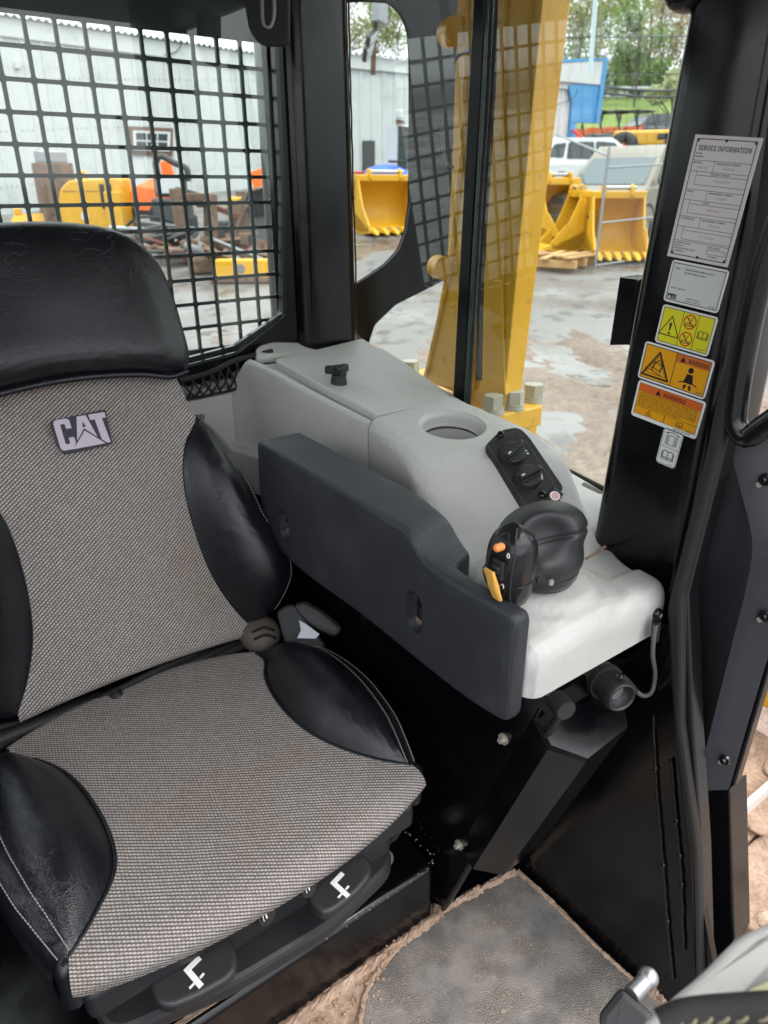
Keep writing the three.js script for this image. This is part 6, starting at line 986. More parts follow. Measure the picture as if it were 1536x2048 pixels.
// ---------------------------------------------------------------- vehicles: front toward +z
function car(name, label, pos, turn, S) {
  const t = thing(name, label, S.cat || 'car', pos, S.group, turn), w = S.w, X = w / 2;
  const bd = new THREE.ExtrudeGeometry(roundPoly(S.lower, 0.14), { depth: w - 0.24, bevelEnabled: true, bevelThickness: 0.12, bevelSize: 0.10, bevelOffset: -0.10, bevelSegments: 4, curveSegments: 8 }); bd.translate(0, 0, -(w - 0.24) / 2); bd.rotateY(-Math.PI / 2);
  local(t, 'body', bd, S.paint);
  const cab = S.upper, ins = S.inset ?? 0.14, r = (f, k) => cab.map(([z, y], i) => [f * (X - 0.03 - (y > cab[0][1] + 0.1 ? ins : 0) - k), y, z]);
  local(t, 'cabin', skin([r(-1, 0), r(1, 0)], { crease: 0.35 }), S.paint);
  for (const s of [-1, 1]) for (const q of S.side) local(t, 'side_window', slab(q.map(([z, y]) => [s * (X - 0.015 - ins * clamp((y - cab[0][1]) / (S.top - cab[0][1]))), y, z]), 0.02, { toward: [s, 0, 0], round: 0.05 }), M.carGlass);
  const gl = (q, toward) => slab(q, 0.02, { toward, round: 0.06 });
  const [f0, f1] = S.front, [g0, g1] = S.rear, e = 0.015;
  local(t, 'windshield', gl([[-X + 0.16, f0[1] + 0.03, f0[0] + e], [X - 0.16, f0[1] + 0.03, f0[0] + e], [X - ins - 0.10, f1[1] - 0.05, f1[0] + e + 0.01], [-X + ins + 0.10, f1[1] - 0.05, f1[0] + e + 0.01]], [0, 0.4, 1]), M.shield);
  local(t, 'rear_window', gl([[-X + 0.18, g0[1] + 0.05, g0[0] - e], [X - 0.18, g0[1] + 0.05, g0[0] - e], [X - ins - 0.12, g1[1] - 0.08, g1[0] - e], [-X + ins + 0.12, g1[1] - 0.08, g1[0] - e]], [0, 0.2, -1]), M.carGlass);
  for (const z of S.wheels) for (const s of [-1, 1]) { const R = S.r || 0.34, wh = local(t, 'wheel', tf(new THREE.TorusGeometry(R * 0.78, R * 0.26, 12, 28), [s * (X - 0.10), R, z], [0, Math.PI / 2, 0]), M.tyre); local(wh, 'rim', tf(lathe([[0, 0.05], [R * 0.25, 0.06], [R * 0.55, 0.03], [R * 0.62, 0.05], [R * 0.66, 0.0]], 24), [s * (X - 0.07), R, z], [0, 0, -s * Math.PI / 2]), M.galv); local(wh, 'arch', tf(new THREE.TorusGeometry(R * 1.12, 0.05, 8, 24, Math.PI), [s * (X - 0.035), R, z], [0, Math.PI / 2, 0]), M.tyre); }
  for (const s of [-1, 1]) {
    local(t, 'headlight', box(0.34, 0.15, 0.06, s * (X - 0.28), S.lightY, S.zf - 0.015, 0.03), M.shield); local(t, 'signal_lamp', box(0.12, 0.16, 0.12, s * (X - 0.09), S.lightY - 0.01, S.zf - 0.07, 0.03), M.orangeBtn);
    local(t, 'tail_light', box(0.10, 0.22, 0.12, s * (X - 0.06), S.tailY, S.zr + 0.05, 0.03), M.red); local(t, 'mirror', box(0.18, 0.13, 0.10, s * (X + 0.08), f0[1] + 0.08, f0[0] - 0.35, 0.04), S.mirror || M.tyre);
  }
  local(t, 'front_bumper', box(w - 0.1, 0.20, 0.14, 0, 0.45, S.zf + 0.02, 0.05), S.bumper || M.midGrey); local(t, 'rear_bumper', box(w - 0.1, 0.20, 0.12, 0, 0.48, S.zr - 0.01, 0.05), S.bumper || M.midGrey);
  local(t, 'grille', box(w * 0.5, 0.16, 0.03, 0, S.lightY, S.zf + 0.0), M.darkGrey);
  return t;
}
const beige = std({ color: rgb(0.20, 0.175, 0.135), roughness: 0.3, metalness: 0.1 });
const VAN = { cat: 'van', w: 1.95, paint: beige, top: 1.92, inset: 0.16, lower: [[2.35, 0.36], [2.42, 0.62], [2.36, 0.92], [1.62, 1.10], [1.45, 1.14], [-2.36, 1.14], [-2.44, 0.6], [-2.38, 0.34]], upper: [[1.52, 1.10], [0.62, 1.84], [0.45, 1.92], [-2.1, 1.92], [-2.28, 1.82], [-2.40, 1.10]], front: [[1.50, 1.11], [0.62, 1.86]], rear: [[-2.41, 1.12], [-2.28, 1.80]], side: [[[1.10, 1.20], [0.55, 1.74], [-0.02, 1.76], [-0.02, 1.20]], [[-0.12, 1.20], [-0.12, 1.76], [-1.1, 1.76], [-1.1, 1.20]], [[-1.2, 1.20], [-1.2, 1.76], [-2.15, 1.74], [-2.25, 1.20]]], wheels: [1.48, -1.42], r: 0.35, lightY: 0.80, tailY: 1.0, zf: 2.38, zr: -2.42 };
const SUVS = { w: 1.85, paint: M.white, top: 1.68, inset: 0.18, lower: [[2.2, 0.34], [2.28, 0.62], [2.15, 0.92], [1.1, 1.05], [-2.15, 1.05], [-2.26, 0.6], [-2.2, 0.34]], upper: [[1.15, 1.02], [0.35, 1.60], [0.2, 1.66], [-1.5, 1.62], [-1.75, 1.52], [-2.2, 1.02]], front: [[1.12, 1.03], [0.34, 1.61]], rear: [[-2.19, 1.05], [-1.76, 1.51]], side: [[[0.80, 1.10], [0.28, 1.52], [-0.30, 1.55], [-0.30, 1.10]], [[-0.38, 1.10], [-0.38, 1.54], [-1.15, 1.52], [-1.25, 1.10]], [[-1.35, 1.12], [-1.25, 1.50], [-1.6, 1.46], [-1.85, 1.14]]], wheels: [1.38, -1.38], r: 0.35, lightY: 0.78, tailY: 0.98, zf: 2.24, zr: -2.23 };
{
  const wv = [13.267, .188, -9.346], van = car('minivan', 'beige minivan facing left behind the chain-link fence', [wv[0] + 1.25, wv[1] - 0.02, wv[2] - 1.15], -Math.PI / 2 + 0.22, VAN); van.scale.setScalar(0.94);
  const sv = [16.49, .814, -14.745]; car('white_suv', 'white hatchback car seen from behind with red tail light beside the minivan', [sv[0] + 2.2, sv[1] - 0.02, sv[2] - 0.5], Math.PI / 2 - 0.35, SUVS);
  const dv = [37.468, 2.928, -25.572]; car('dark_suv', 'dark estate car parked far back beyond the minivan', [dv[0], dv[1], dv[2]], 1.2, { ...SUVS, paint: std({ color: rgb(0.03, 0.035, 0.05), roughness: 0.3 }) });
}
{ // small tracked and wheeled machines at the back of the yard
  const utv = (pos, turn, label) => { const t = thing('utility_buggy', label, 'buggy', pos, 'dark utility buggies in the back row', turn); for (const s of [-1, 1]) { for (const z of [-0.9, 0.95]) local(t, 'wheel', tf(new THREE.TorusGeometry(0.23, 0.11, 10, 20), [s * 0.65, 0.33, z], [0, Math.PI / 2, 0]), M.tyre); local(t, 'roll_cage', join([rodGeo([s * 0.6, 0.9, 0.7], [s * 0.55, 1.85, 0.3], 0.03), rodGeo([s * 0.55, 1.85, 0.3], [s * 0.55, 1.85, -0.6], 0.03), rodGeo([s * 0.55, 1.85, -0.6], [s * 0.6, 0.9, -0.7], 0.03)]), M.tyre); } local(t, 'body', join([box(1.2, 0.35, 2.7, 0, 0.6, 0, 0.08), box(1.25, 0.3, 0.9, 0, 0.9, -1.0, 0.05), box(1.15, 0.25, 0.7, 0, 0.85, 1.0, 0.1)]), M.darkGrey); local(t, 'roof', box(1.25, 0.05, 1.2, 0, 1.88, -0.15, 0.02), M.tyre); local(t, 'seat', box(1.0, 0.5, 0.3, 0, 1.0, -0.35, 0.05), M.orange); return t; };
  const spots = [[[28.948, 2.311, -24.169], 'dark utility buggy beside the blue building corner'], [[30.594, 2.432, -24.471], 'second dark utility buggy from the blue building'], [[32.077, 2.529, -24.58], 'dark utility buggy behind the minivan roof, third in the row'], [[33.347, 2.596, -24.48], 'dark utility buggy just left of the yellow machine hood']];
  spots.forEach(([p, l], i) => utv(p, bearing(p) + 0.8, l));
  const rp = [24.376, 1.653, -19.368], rt = thing('red_mower', 'bright red low mower deck machine between the cars', 'mower', rp, undefined, bearing(rp) + 1.2);
  local(rt, 'deck', skin([[[-0.9, 0.3, -1.3], [0.9, 0.3, -1.3], [0.9, 0.8, -1.3], [-0.9, 0.8, -1.3]], [[-0.9, 0.25, 0.4], [0.9, 0.25, 0.4], [0.8, 1.05, 0.3], [-0.8, 1.05, 0.3]], [[-0.6, 0.3, 1.5], [0.6, 0.3, 1.5], [0.5, 0.6, 1.5], [-0.5, 0.6, 1.5]]], { crease: 0.4 }), M.red); local(rt, 'handle', rodGeo([0, 0.9, -0.4], [0.4, 1.5, -1.4], 0.05), M.red); for (const s of [-1, 1]) local(rt, 'wheel', tf(new THREE.TorusGeometry(0.25, 0.1, 10, 18), [s * 0.85, 0.33, -0.8], [0, Math.PI / 2, 0]), M.tyre);
  const yp = [29.222, 2.037, -20.577], yt = thing('yellow_loader', 'yellow machine hood showing above the minivan roof', 'loader', yp, undefined, bearing(yp) + 1.5); local(yt, 'hood', box(1.6, 0.62, 3.2, 0, 0.95, 0, 0.15), M.yellow); local(yt, 'badge', box(0.02, 0.22, 0.6, -0.81, 1.0, 0.5), M.tyre); local(yt, 'chassis', box(1.5, 0.8, 3.2, 0, 0.5, 0, 0.1), M.darkGrey); for (const s of [-1, 1]) for (const z of [-1.1, 1.1]) local(yt, 'wheel', tf(new THREE.TorusGeometry(0.42, 0.2, 10, 20), [s * 0.9, 0.6, z], [0, Math.PI / 2, 0]), M.tyre);
}
{ // blue ride-on machine beyond the first bucket
  const p = [12.819, .814, -17.436], t = thing('blue_machine', 'bright blue covered machine behind the lone bucket', 'machine', p, undefined, bearing(p) + 0.9);
  local(t, 'cover', tf(new THREE.SphereGeometry(1, 24, 14), [0, 0.62, 0], [0, 0, 0], [0.46, 0.30, 0.75]), std({ color: rgb(0.03, 0.12, 0.55), roughness: 0.45 })); local(t, 'chassis', box(0.9, 0.4, 1.9, 0, 0.35, 0, 0.08), M.midGrey); for (const s of [-1, 1]) for (const z of [-0.6, 0.7]) local(t, 'wheel', tf(new THREE.TorusGeometry(0.22, 0.09, 10, 18), [s * 0.5, 0.3, z], [0, Math.PI / 2, 0]), M.tyre); local(t, 'handlebar', tf(cyl(0.03, 0.03, 0.8, 8), [0, 0.98, 0.45], [0, 0, Math.PI / 2]), M.tyre); local(t, 'rear_rack', box(0.7, 0.06, 0.6, 0, 0.72, -0.85, 0.02), M.red);
}
// ---------------------------------------------------------------- chain-link fence across the right window
{
  const L = [[9.428, -.162, -7.821], [10.445, -.075, -8.152], [11.889, -.003, -7.986], [13.413, .077, -7.858]], t = thing('chain_link_fence', 'grey chain-link fence with pipe rails in front of the minivan', 'fence', L[1]), Hh = 1.75;
  const post = (p, h) => part(t, 'post', rodGeo(p, [p[0], p[1] + h, p[2]], 0.024, 10), M.galv);
  const a = L[1], b = L[3]; post(a, Hh + 0.1); post(b, Hh + 0.1); const m0 = [lerp(a[0], b[0], 0.22), lerp(a[1], b[1], 0.22), lerp(a[2], b[2], 0.22)];
  for (const y of [0.05, 0.72, 1.55]) part(t, 'rail', rodGeo([a[0], a[1] + y, a[2]], [b[0], b[1] + y, b[2]], 0.015, 8), M.galv);
  const back = [16.949, .892, -15.375]; post(back, 1.8); part(t, 'rail', rodGeo([a[0], a[1] + 1.72, a[2]], [back[0], back[1] + 1.7, back[2]], 0.02, 8), M.galv);
  const wires = [], D2 = [b[0] - a[0], b[1] - a[1], b[2] - a[2]], len = Math.hypot(...D2), step = 0.085, nW = Math.floor(len / step), P = (u, v) => [a[0] + D2[0] * u, a[1] + D2[1] * u + v, a[2] + D2[2] * u];
  for (let i = -24; i < nW + 24; i++) for (const s of [1, -1]) { let u0 = i * step / len, u1 = (i * step + s * Hh) / len, v0 = 0, v1 = Hh; const cl = (u, lo) => u; if (Math.max(u0, u1) < 0 || Math.min(u0, u1) > 1) continue; const f = (uu) => (uu - u0) / (u1 - u0); let t0 = 0, t1 = 1; for (const e of [0, 1]) { const k = f(e); if (k > 0 && k < 1) { if ((s > 0) === (e === 0)) t0 = Math.max(t0, k); else t1 = Math.min(t1, k); } } if (t1 <= t0) continue; wires.push(rodGeo(P(lerp(u0, u1, t0), Hh * t0), P(lerp(u0, u1, t1), Hh * t1), 0.0016, 3)); }
  const wm = part(t, 'wire_mesh', join(wires), M.galv); wm.userData.kind = 'stuff';
}
// ---------------------------------------------------------------- machines and scrap behind the rear window
{
  const o = [4.957, .337, -17.282], t = thing('yellow_machine_hood', 'large yellow machine hood with lifting eye and dark vents standing in the yard', 'machine hood', o, undefined, bearing(o) - 0.35);
  const P = [[-1.05, 0.0], [-1.05, 0.75], [-0.92, 1.05], [-0.62, 1.25], [0.95, 1.32], [0.98, 0.0]];
  const g = new THREE.ExtrudeGeometry(roundPoly(P, 0.12), { depth: 1.1, bevelEnabled: true, bevelThickness: 0.06, bevelSize: 0.05, bevelOffset: -0.05, bevelSegments: 3 }); g.translate(0, 0, -0.6); local(t, 'shell', g, M.yellow);
  local(t, 'lifting_eye', tf(new THREE.TorusGeometry(0.09, 0.04, 10, 20), [-0.25, 1.36, 0.2]), M.yellow);
  for (let i = 0; i < 2; i++) local(t, 'vent', box(0.16, 0.62, 0.02, 0.38 + i * 0.22, 0.85, 0.562, 0.008), M.tyre);
  local(t, 'gauge', tf(cyl(0.12, 0.12, 0.04, 20), [-0.28, 0.35, 0.57], [Math.PI / 2, 0, 0]), M.white);
  t.scale.set(0.68, 0.78, 0.68); local(t, 'panel_seam', box(1.6, 0.015, 0.012, -0.05, 0.98, 0.563), M.rust); local(t, 'side_pod', box(0.5, 0.95, 0.3, 0.72, 0.5, 0.62, 0.03), M.yellow);
  const b = [4.488, .429, -18.768], bt = thing('rusty_crate', 'tall rusty brown steel box with a bright top left of the yellow hood', 'box', b, undefined, bearing(b) + 0.2); local(bt, 'box', box(0.75, 1.25, 0.7, 0, 0.62, 0, 0.03), M.rust); local(bt, 'cap', box(0.6, 0.24, 0.5, 0, 1.36, 0, 0.03), M.galv); local(bt, 'door', box(0.55, 0.8, 0.03, 0, 0.6, 0.36, 0.01), M.rust);
  const y = [4.039, .422, -19.006], yl = thing('yellow_skid', 'low yellow skid plate lying left of the rusty box', 'skid plate', y, undefined, bearing(y)); local(yl, 'plate', skin([[[-0.55, 0, -0.3], [0.55, 0, -0.3], [0.5, 0.2, -0.3], [-0.5, 0.2, -0.3]], [[-0.6, 0, 0.3], [0.6, 0, 0.3], [0.35, 0.22, 0.2], [-0.5, 0.16, 0.2]]], { crease: 0.3 }), M.yellow); local(yl, 'lug', box(0.16, 0.14, 0.1, -0.4, 0.25, 0, 0.03), M.yellow);
  const w = [6.005, .392, -17.203], ot = thing('orange_chipper', 'bright orange machine with a tall chute right of the yellow hood', 'machine', w, undefined, bearing(w) - 0.3); local(ot, 'hopper', skin([[[-0.55, 0.35, -0.4], [0.5, 0.3, -0.4], [0.5, 0.3, 0.4], [-0.55, 0.35, 0.4]], [[-0.1, 0.8, -0.35], [0.7, 0.7, -0.35], [0.7, 0.7, 0.35], [-0.1, 0.8, 0.35]], [[0.2, 0.95, -0.2], [0.6, 0.9, -0.2], [0.6, 0.9, 0.2], [0.2, 0.95, 0.2]]], { crease: 0.3 }), M.orange); local(ot, 'chute', slab([[0.45, 0.7, 0.1], [0.72, 0.7, 0.1], [0.62, 1.32, 0.1], [0.42, 1.3, 0.1]], 0.2, { toward: [0, 0, 1], bevel: 0.02 }), M.orange); local(ot, 'frame', box(1.1, 0.12, 0.6, 0, 0.28, 0, 0.02), M.darkGrey); for (const s of [-1, 1]) local(ot, 'wheel', tf(new THREE.TorusGeometry(0.17, 0.07, 8, 18), [s * 0.35, 0.24, 0.35]), M.tyre);
  const q = [6.164, .31, -16.067], c = thing('mini_loader', 'black stand-on loader with a curved arm and a white panel', 'loader', q, undefined, bearing(q) - 0.2);
  c.scale.setScalar(0.82); local(c, 'body', box(0.9, 0.7, 0.9, 0, 0.45, 0, 0.06), M.darkGrey); local(c, 'panel', box(0.62, 0.42, 0.05, -0.02, 1.12, 0.2, 0.02), M.white); local(c, 'console', box(0.8, 0.5, 0.3, 0, 1.08, 0, 0.05), M.darkGrey); local(c, 'arm', tube([[-0.3, 1.2, -0.1], [-0.33, 1.65, -0.1], [-0.2, 1.78, -0.1], [0.15, 1.62, -0.1], [0.42, 1.5, -0.1], [0.45, 1.2, -0.1]], 0.08, 40, 10), M.darkGrey); local(c, 'bumper', tf(new THREE.CapsuleGeometry(0.13, 0.7, 6, 14), [0.55, 0.85, 0.2], [0, 0, 1.3]), M.tyre); for (const s of [-1, 1]) local(c, 'track', box(0.22, 0.4, 1.1, s * 0.42, 0.2, 0.05, 0.1), M.tyre);
  // scrap heap: separate beams, plates, boxes, hoses
  seed(61);
  const scrap = (name, label, cat, at, turn, list, grp) => { const s = thing(name, label, cat, at, grp, turn); for (const [n2, g2, m2] of list) local(s, n2, g2, m2); return s; };
  const p1 = [5.588, .067, -13.473], p2 = [5.998, .092, -13.48], p3 = [6.654, .155, -13.781], p4 = [5.314, -.169, -10.749], p5 = [4.879, .02, -13.406], p6 = [6.653, .092, -13], p7 = [5.434, -.087, -11.677], p8 = [4.978, -.106, -11.77], p9 = [5.524, .259, -15.905];
  scrap('scrap_stand', 'upright rusty steel frame of two plates among the scrap', 'scrap stand', p1, bearing(p1) + 0.2, [['upright', tf(box(0.18, 1.1, 0.5, 0, 0, 0, 0.01), [-0.28, 0.55, 0], [0, 0, 0.06]), M.rust], ['upright', tf(box(0.16, 1.0, 0.5, 0, 0, 0, 0.01), [0.25, 0.5, 0], [0, 0, -0.08]), M.rust], ['crossbar', box(0.7, 0.14, 0.3, 0, 0.95, 0, 0.02), M.rust]]);
  scrap('rusty_curved_plate', 'big rusty curved blade plate leaning in the scrap', 'scrap plate', p2, bearing(p2) - 0.3, [['blade', tf(new THREE.CylinderGeometry(0.9, 0.9, 0.62, 24, 1, true, 0.5, 0.9), [0, 0.42, -0.7], [0.2, 0, 0.5]), M.rust], ['rib', tf(box(0.07, 0.9, 0.14, 0, 0, 0, 0.01), [0.42, 0.4, 0.2], [0, 0, -0.5]), M.rust], ['arm', tf(box(0.9, 0.09, 0.1, 0, 0, 0, 0.01), [0.1, 0.72, 0.1], [0, 0, -0.35]), M.rustRed], ['pivot', tf(cyl(0.1, 0.1, 0.16, 16), [-0.25, 0.85, 0.12], [1.57, 0, 0]), M.midGrey]]);
  M.rust.side = THREE.DoubleSide;
  scrap('yellow_block', 'small yellow cast block on top of the scrap by the window edge', 'block', lift(p3, 0.45), bearing(p3), [['block', box(0.55, 0.42, 0.4, 0, 0.2, 0, 0.06), M.yellow], ['cap', tf(cyl(0.14, 0.14, 0.1, 16), [0.05, 0.45, 0]), M.rust]]);
  scrap('black_engine_block', 'black engine part sitting under the yellow block', 'engine part', p3, bearing(p3) + 0.4, [['block', box(0.9, 0.45, 0.7, 0, 0.22, 0, 0.05), M.darkGrey], ['flange', tf(cyl(0.25, 0.25, 0.1, 20), [-0.2, 0.3, 0.38], [1.57, 0, 0]), M.midGrey]]);
  scrap('yellow_beam', 'yellow steel beam with a round hole lying on the concrete', 'beam', p4, bearing(p4) - 0.12, [['beam', box(1.35, 0.26, 0.3, 0.1, 0.2, 0, 0.02), M.yellow], ['pin_hole', tf(cyl(0.07, 0.07, 0.02, 18), [-0.18, 0.2, 0.152], [1.57, 0, 0]), M.midGrey], ['skid', box(1.5, 0.07, 0.4, 0.1, 0.035, 0, 0.01), M.rust]]);
  const hoseSet = []; for (let i = 0; i < 5; i++) { const pts = []; for (let k = 0; k < 7; k++) pts.push([rnd(-0.6, 0.6), rnd(0.05, 0.5), rnd(-0.3, 0.3)]); hoseSet.push(['hose', tube(pts, 0.035, 50, 7), i % 2 ? M.rustRed : M.darkGrey]); }
  scrap('hose_pile', 'tangle of red and grey hydraulic hoses in front of the yellow hood', 'hoses', p5, 0, hoseSet);
  scrap('black_plow', 'black folded steel attachment at the right edge of the rear window', 'attachment', p6, bearing(p6), [['blade', skin([[[-0.5, 0, 0.2], [0.6, 0, 0.2], [0.6, 0.06, 0.2], [-0.5, 0.06, 0.2]], [[-0.4, 0.5, -0.1], [0.6, 0.6, -0.1], [0.6, 0.66, -0.1], [-0.4, 0.56, -0.1]], [[-0.2, 0.95, 0.1], [0.6, 1.2, 0.1], [0.6, 1.25, 0.15], [-0.2, 1.0, 0.15]]], { crease: 0.3 }), M.darkGrey], ['orange_plate', tf(box(0.35, 0.28, 0.05, 0, 0, 0, 0.01), [0.05, 1.25, 0.2], [0, 0, 0.3]), M.orange]]);
  scrap('rusty_rail', 'rusty bent rail lying on the concrete left of the yellow beam', 'scrap rail', p7, bearing(p7) + 0.5, [['rail', tf(box(1.2, 0.1, 0.12, 0, 0, 0, 0.01), [0, 0.3, 0], [0, 0, -0.4]), M.rust], ['rod', rodGeo([-0.4, 0.5, 0.1], [0.7, 0.05, 0.2], 0.03), M.galv]]);
  scrap('grey_hitch', 'grey coupler lump on the ground in front of the scrap', 'coupler', p8, bearing(p8), [['body', box(0.6, 0.25, 0.4, 0, 0.12, 0, 0.05), M.rust], ['pipe', tf(cyl(0.07, 0.07, 0.9, 12), [0.1, 0.3, 0.1], [0, 0, 1.3]), M.midGrey]]);
  scrap('steel_pipes', 'loose steel pipes and strap lying below the orange machine', 'pipes', p9, bearing(p9), [['pipe', tf(cyl(0.05, 0.05, 1.6, 10), [0, 0.12, 0.3], [0, 0.2, 1.5]), M.galv], ['pipe', tf(cyl(0.04, 0.04, 1.3, 10), [0.3, 0.2, 0.1], [0, -0.3, 1.45]), M.midGrey], ['strap', tube([[-0.6, 0.05, 0.4], [-0.2, 0.35, 0.4], [0.4, 0.3, 0.4], [0.9, 0.05, 0.5]], 0.03, 30, 6), M.tyre]]);
  for (let i = 0; i < 9; i++) { const px = [[5.376, .067, -13.629], [5.389, -.025, -12.48], [5.798, .02, -12.732], [6.129, .02, -12.49], [6.037, -.046, -11.741], [4.843, -.046, -12.616], [5.123, -.038, -12.516], [6.195, .067, -13.028], [5.065, -.133, -11.379]][i], lab = ['rusty angle plate behind the hose tangle', 'flat rusty plate in the middle of the scrap', 'rusty plate edge under the curved blade', 'rusty plate below the black engine part', 'rusty strip beside the yellow beam end', 'rusty bar at the left foot of the scrap', 'short rusty channel before the upright frame', 'rusty bracket behind the bent rail', 'rusty flat bar nearest the cab'][i]; scrap('scrap_plate', lab, 'scrap plate', px, rnd(0, 3), [['plate', tf(box(rnd(0.4, 0.8), 0.06, rnd(0.25, 0.5), 0, 0, 0, 0.008), [0, rnd(0.1, 0.35), 0], [rnd(-0.6, 0.6), 0, rnd(-0.6, 0.6)]), i % 3 ? M.rust : M.rustRed], ['tab', tf(box(0.14, 0.2, 0.06, 0, 0, 0, 0.008), [0.1, 0.3, 0.05], [0, 0, rnd(-0.5, 0.5)]), M.rust]]); }
}
// ---------------------------------------------------------------- trees, bush, rails and wires on the bank
function leafCloud(pts, n, size, spread) { const pos = [], nor = []; for (let i = 0; i < n; i++) { const p = pts[Math.floor(rnd() * pts.length)], c = [p[0] + rnd(-1, 1) * spread, p[1] + rnd(-1, 1) * spread, p[2] + rnd(-1, 1) * spread], a = new THREE.Vector3(rnd(-1, 1), rnd(-1, 1), rnd(-1, 1)).normalize(), b = new THREE.Vector3(rnd(-1, 1), rnd(-1, 1), rnd(-1, 1)).cross(a).normalize(), s = size * rnd(0.6, 1.3), q = [[-1, -0.6], [1, -0.6], [0.2, 1.1]].map(([u, v]) => [c[0] + (a.x * u + b.x * v) * s, c[1] + (a.y * u + b.y * v) * s, c[2] + (a.z * u + b.z * v) * s]); for (const k of q) pos.push(...k); } const g = new THREE.BufferGeometry(); g.setAttribute('position', new THREE.Float32BufferAttribute(pos, 3)); g.computeVertexNormals(); return g; }
const leafMats = [[0.15, 0.18, 0.045], [0.10, 0.15, 0.035], [0.21, 0.16, 0.075], [0.17, 0.17, 0.07], [0.24, 0.25, 0.13]].map((c) => new THREE.MeshPhysicalMaterial({ color: rgb(...c.map((x) => x * 1.7)), roughness: 0.95, transmission: 0.4, thickness: 0, side: THREE.DoubleSide }));
function tree(label, pos, H, mat, leaves, size, spreadK = 1, trunkR = 0.16) {
  const t = thing('spring_tree', label, 'tree', pos, 'trees on the bank behind the yard'), wood = [], tips = [];
  const grow = (p, dir, len, r, lv) => { const q = [p[0] + dir.x * len, p[1] + dir.y * len, p[2] + dir.z * len]; (lv === 0 ? trunk : wood).push(rodGeo(p, q, r, lv < 2 ? 7 : 4, r * 0.68)); if (lv > 1) { tips.push(q, [(p[0] + q[0]) / 2, (p[1] + q[1]) / 2, (p[2] + q[2]) / 2]); } if (lv === 4) return; const n = lv === 0 ? 7 : lv < 3 ? 4 : 3; for (let i = 0; i < n; i++) { const k = lv === 0 ? lerp(0.16, 1, i / (n - 1)) : lerp(0.5, 1, rnd()), s = [lerp(p[0], q[0], k), lerp(p[1], q[1], k), lerp(p[2], q[2], k)], a = rnd(0, 6.28), o = rnd(0.35, 0.85) * spreadK, d2 = dir.clone().add(new THREE.Vector3(Math.cos(a) * o, 0.12, Math.sin(a) * o)).normalize(); grow(s, d2, len * rnd(0.48, 0.68), r * 0.5, lv + 1); } };
  const trunk = []; grow([0, -0.3, 0], new THREE.Vector3(rnd(-0.06, 0.06), 1, rnd(-0.06, 0.06)).normalize(), H * 0.5, trunkR, 0);
  local(t, 'trunk', join(trunk), M.bark); local(t, 'limb', join(wood), M.bark).userData.kind = 'stuff';
  const c = local(t, 'crown', leafCloud(tips, leaves, size, H * 0.05), leafMats[mat]); c.userData.kind = 'stuff'; return t;
}
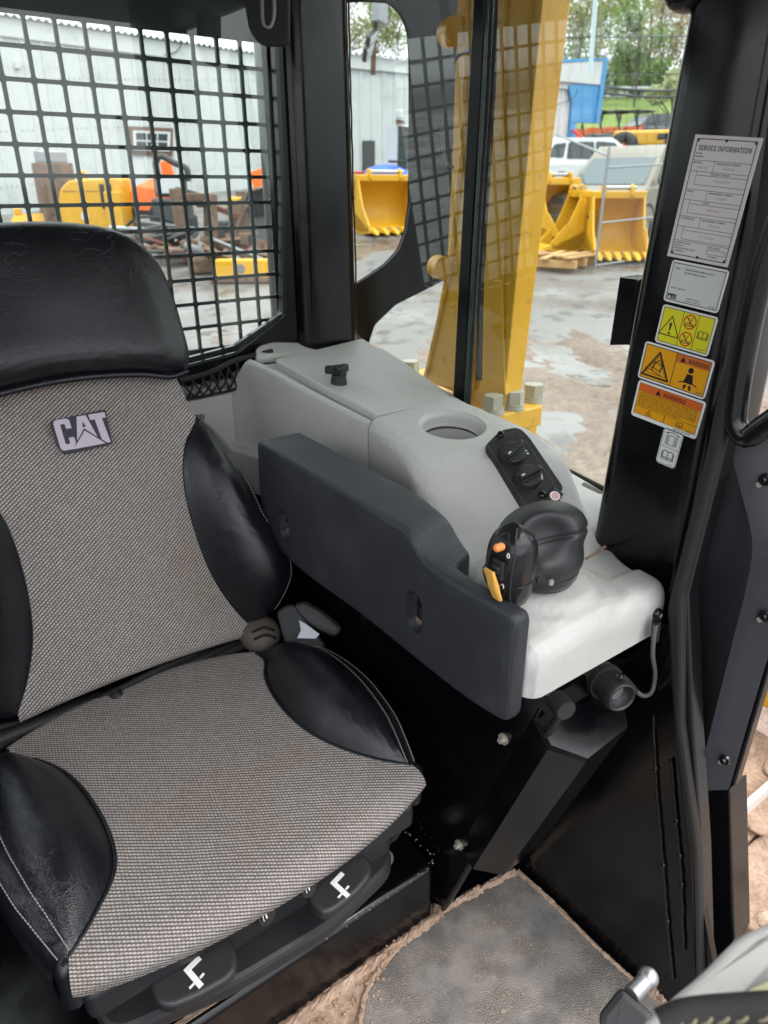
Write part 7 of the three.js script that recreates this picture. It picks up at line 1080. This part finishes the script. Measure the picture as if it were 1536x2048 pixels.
{
  seed(71); const at = (d, s) => [HX * d + RX * s, yardY(d, s), HZ * d + RZ * s];
  const list = [[66, -3.4, 17, 3, 2600, 'tall thin tree over the white roof left of the rusty pole'], [70, -0.6, 19, 2, 2400, 'brownish budding tree right of the rusty pole'], [63, 1.2, 16, 0, 2600, 'greenish tree above the second white roof'], [62, 14.6, 15, 3, 2400, 'bare-topped tree just right of the yellow post'], [66, 16.4, 17, 0, 3200, 'leafy green tree behind the lamp pole'], [58, 17.8, 13, 1, 3400, 'bright green low tree behind the blue coping'], [70, 19.6, 18, 3, 2200, 'slim grey tree right of the lamp pole'], [64, 21.4, 16, 2, 2600, 'reddish-brown budding tree in the middle of the right window'], [72, 23.2, 19, 3, 2300, 'tall olive tree in the middle of the right window'], [66, 24.6, 15, 2, 2600, 'brownish tree left of the pillar'], [60, 26.2, 11, 1, 3000, 'small green tree close to the pillar edge'], [70, 28.4, 17, 0, 2600, 'green tree half hidden by the pillar'], [80, 13.0, 18, 1, 2400, 'distant tree peeping beside the yellow post'], [84, 21.0, 19, 1, 2400, 'distant green tree behind the brown one'], [76, 25.6, 17, 3, 2200, 'distant olive tree near the pillar']];
  for (const [d, s, H, m, n, l] of list) tree(l, at(d, s), H * 0.55, m, n * 0.62, 0.105, 0.9, 0.085);
  const b = at(54, 19.3), bush = thing('flowering_bush', 'round pale blossoming bush on the grass bank', 'bush', b), tips = [], wd = []; for (let i = 0; i < 26; i++) { const a = rnd(0, 6.28), r = rnd(0.4, 2.0), q = [r * Math.cos(a), 1.0 + Math.sqrt(Math.max(0, 4.4 - r * r)) * rnd(0.5, 0.95), r * Math.sin(a)]; wd.push(rodGeo([0, 0, 0], q, 0.05, 5, 0.015)); tips.push(q, [q[0] * 0.8, q[1] * 0.85, q[2] * 0.8]); }
  local(bush, 'stem', join(wd), M.bark).userData.kind = 'stuff'; local(bush, 'crown', leafCloud(tips, 3600, 0.13, 0.36), leafMats[4]).userData.kind = 'stuff';
  const hg = thing('hedge_row', 'low green hedge growth along the top of the grass bank', 'hedge', at(63, 22)), hp = []; for (let i = 0; i < 260; i++) { const s = rnd(-9, 9); hp.push([RX * s + rnd(-1, 1), rnd(0.2, 2.2), RZ * s + rnd(-1, 1)]); } local(hg, 'leaves', leafCloud(hp, 6000, 0.16, 0.5), leafMats[1]).userData.kind = 'stuff'; const hs = []; for (let i = 0; i < 60; i++) { const q = hp[i]; hs.push(rodGeo([q[0], -0.2, q[2]], q, 0.03, 4)); } local(hg, 'stems', join(hs), M.bark).userData.kind = 'stuff';
  const rl = thing('guard_rail', 'grey roadside guard rail across the top of the bank', 'guard rail', at(61, 22)); local(rl, 'rail', rodGeo([-RX * 14, 0.75, -RZ * 14], [RX * 10, 0.75, RZ * 10], 0.14, 8), M.galv); for (let k = 0; k < 9; k++) { const s = -14 + k * 3; local(rl, 'post', rodGeo([RX * s, -0.2, RZ * s], [RX * s, 0.75, RZ * s], 0.07, 6), M.galv); }
  const grp = 'overhead wires across the right window';
  const wire = (A, B, r, l) => single('overhead_wire', l, 'wire', tube([A, [(A[0] + B[0]) / 2, (A[1] + B[1]) / 2 - 0.12, (A[2] + B[2]) / 2], B], r, 24, 5), M.darkGrey, grp);
  wire([25.747, 7.687, -29.921], [33.316, 7.137, -21.332], 0.03, 'topmost overhead wire in the right window'); wire([25.798, 5.649, -24.715], [30.242, 5.307, -19.098], 0.02, 'second overhead wire from the top in the right window'); wire([26.009, 4.837, -21.597], [28.659, 4.557, -17.987], 0.045, 'thick upper wire of the lower pair in the right window'); wire([26.043, 4.615, -21.592], [28.697, 4.342, -17.965], 0.045, 'thick lower wire of the lower pair in the right window');
  const hs2 = at(82, 24.5), house = thing('distant_house', 'pale distant house glimpsed between the tree trunks', 'house', hs2, undefined, 0.6); local(house, 'wall', box(9, 3.2, 6, 0, 1.6, 0), M.siding); local(house, 'roof', skin([[[-4.8, 3.2, -3.4], [4.8, 3.2, -3.4], [4.8, 3.2, 3.4], [-4.8, 3.2, 3.4]], [[-4.6, 5.2, -0.1], [4.6, 5.2, -0.1], [4.6, 5.2, 0.1], [-4.6, 5.2, 0.1]]], { crease: 0.2 }), M.galv); for (const x of [-2.5, 0, 2.5]) local(house, 'window', box(1, 1.2, 0.06, x, 1.8, 3.02), M.carGlass);
}

{ // roof canopy of the machine, carried by the yellow post
  single('rollover_canopy', 'broad yellow rollover canopy plate above the cab roof', 'canopy', slab([[-1.05, 1.90, -1.85], [1.42, 1.90, -1.85], [1.42, 1.90, -0.30], [-1.05, 1.90, -0.30]], 0.09, { toward: [0, 1, 0], bevel: 0.015 }), M.yellow);
}

// ---------------------------------------------------------------- draw
const renderer = new THREE.WebGLRenderer({ antialias: true });
renderer.toneMapping = THREE.LinearToneMapping; renderer.toneMappingExposure = EXPOSURE;
renderer.shadowMap.enabled = true;
renderer.setSize(768, 1024);
renderer.render(scene, camera);
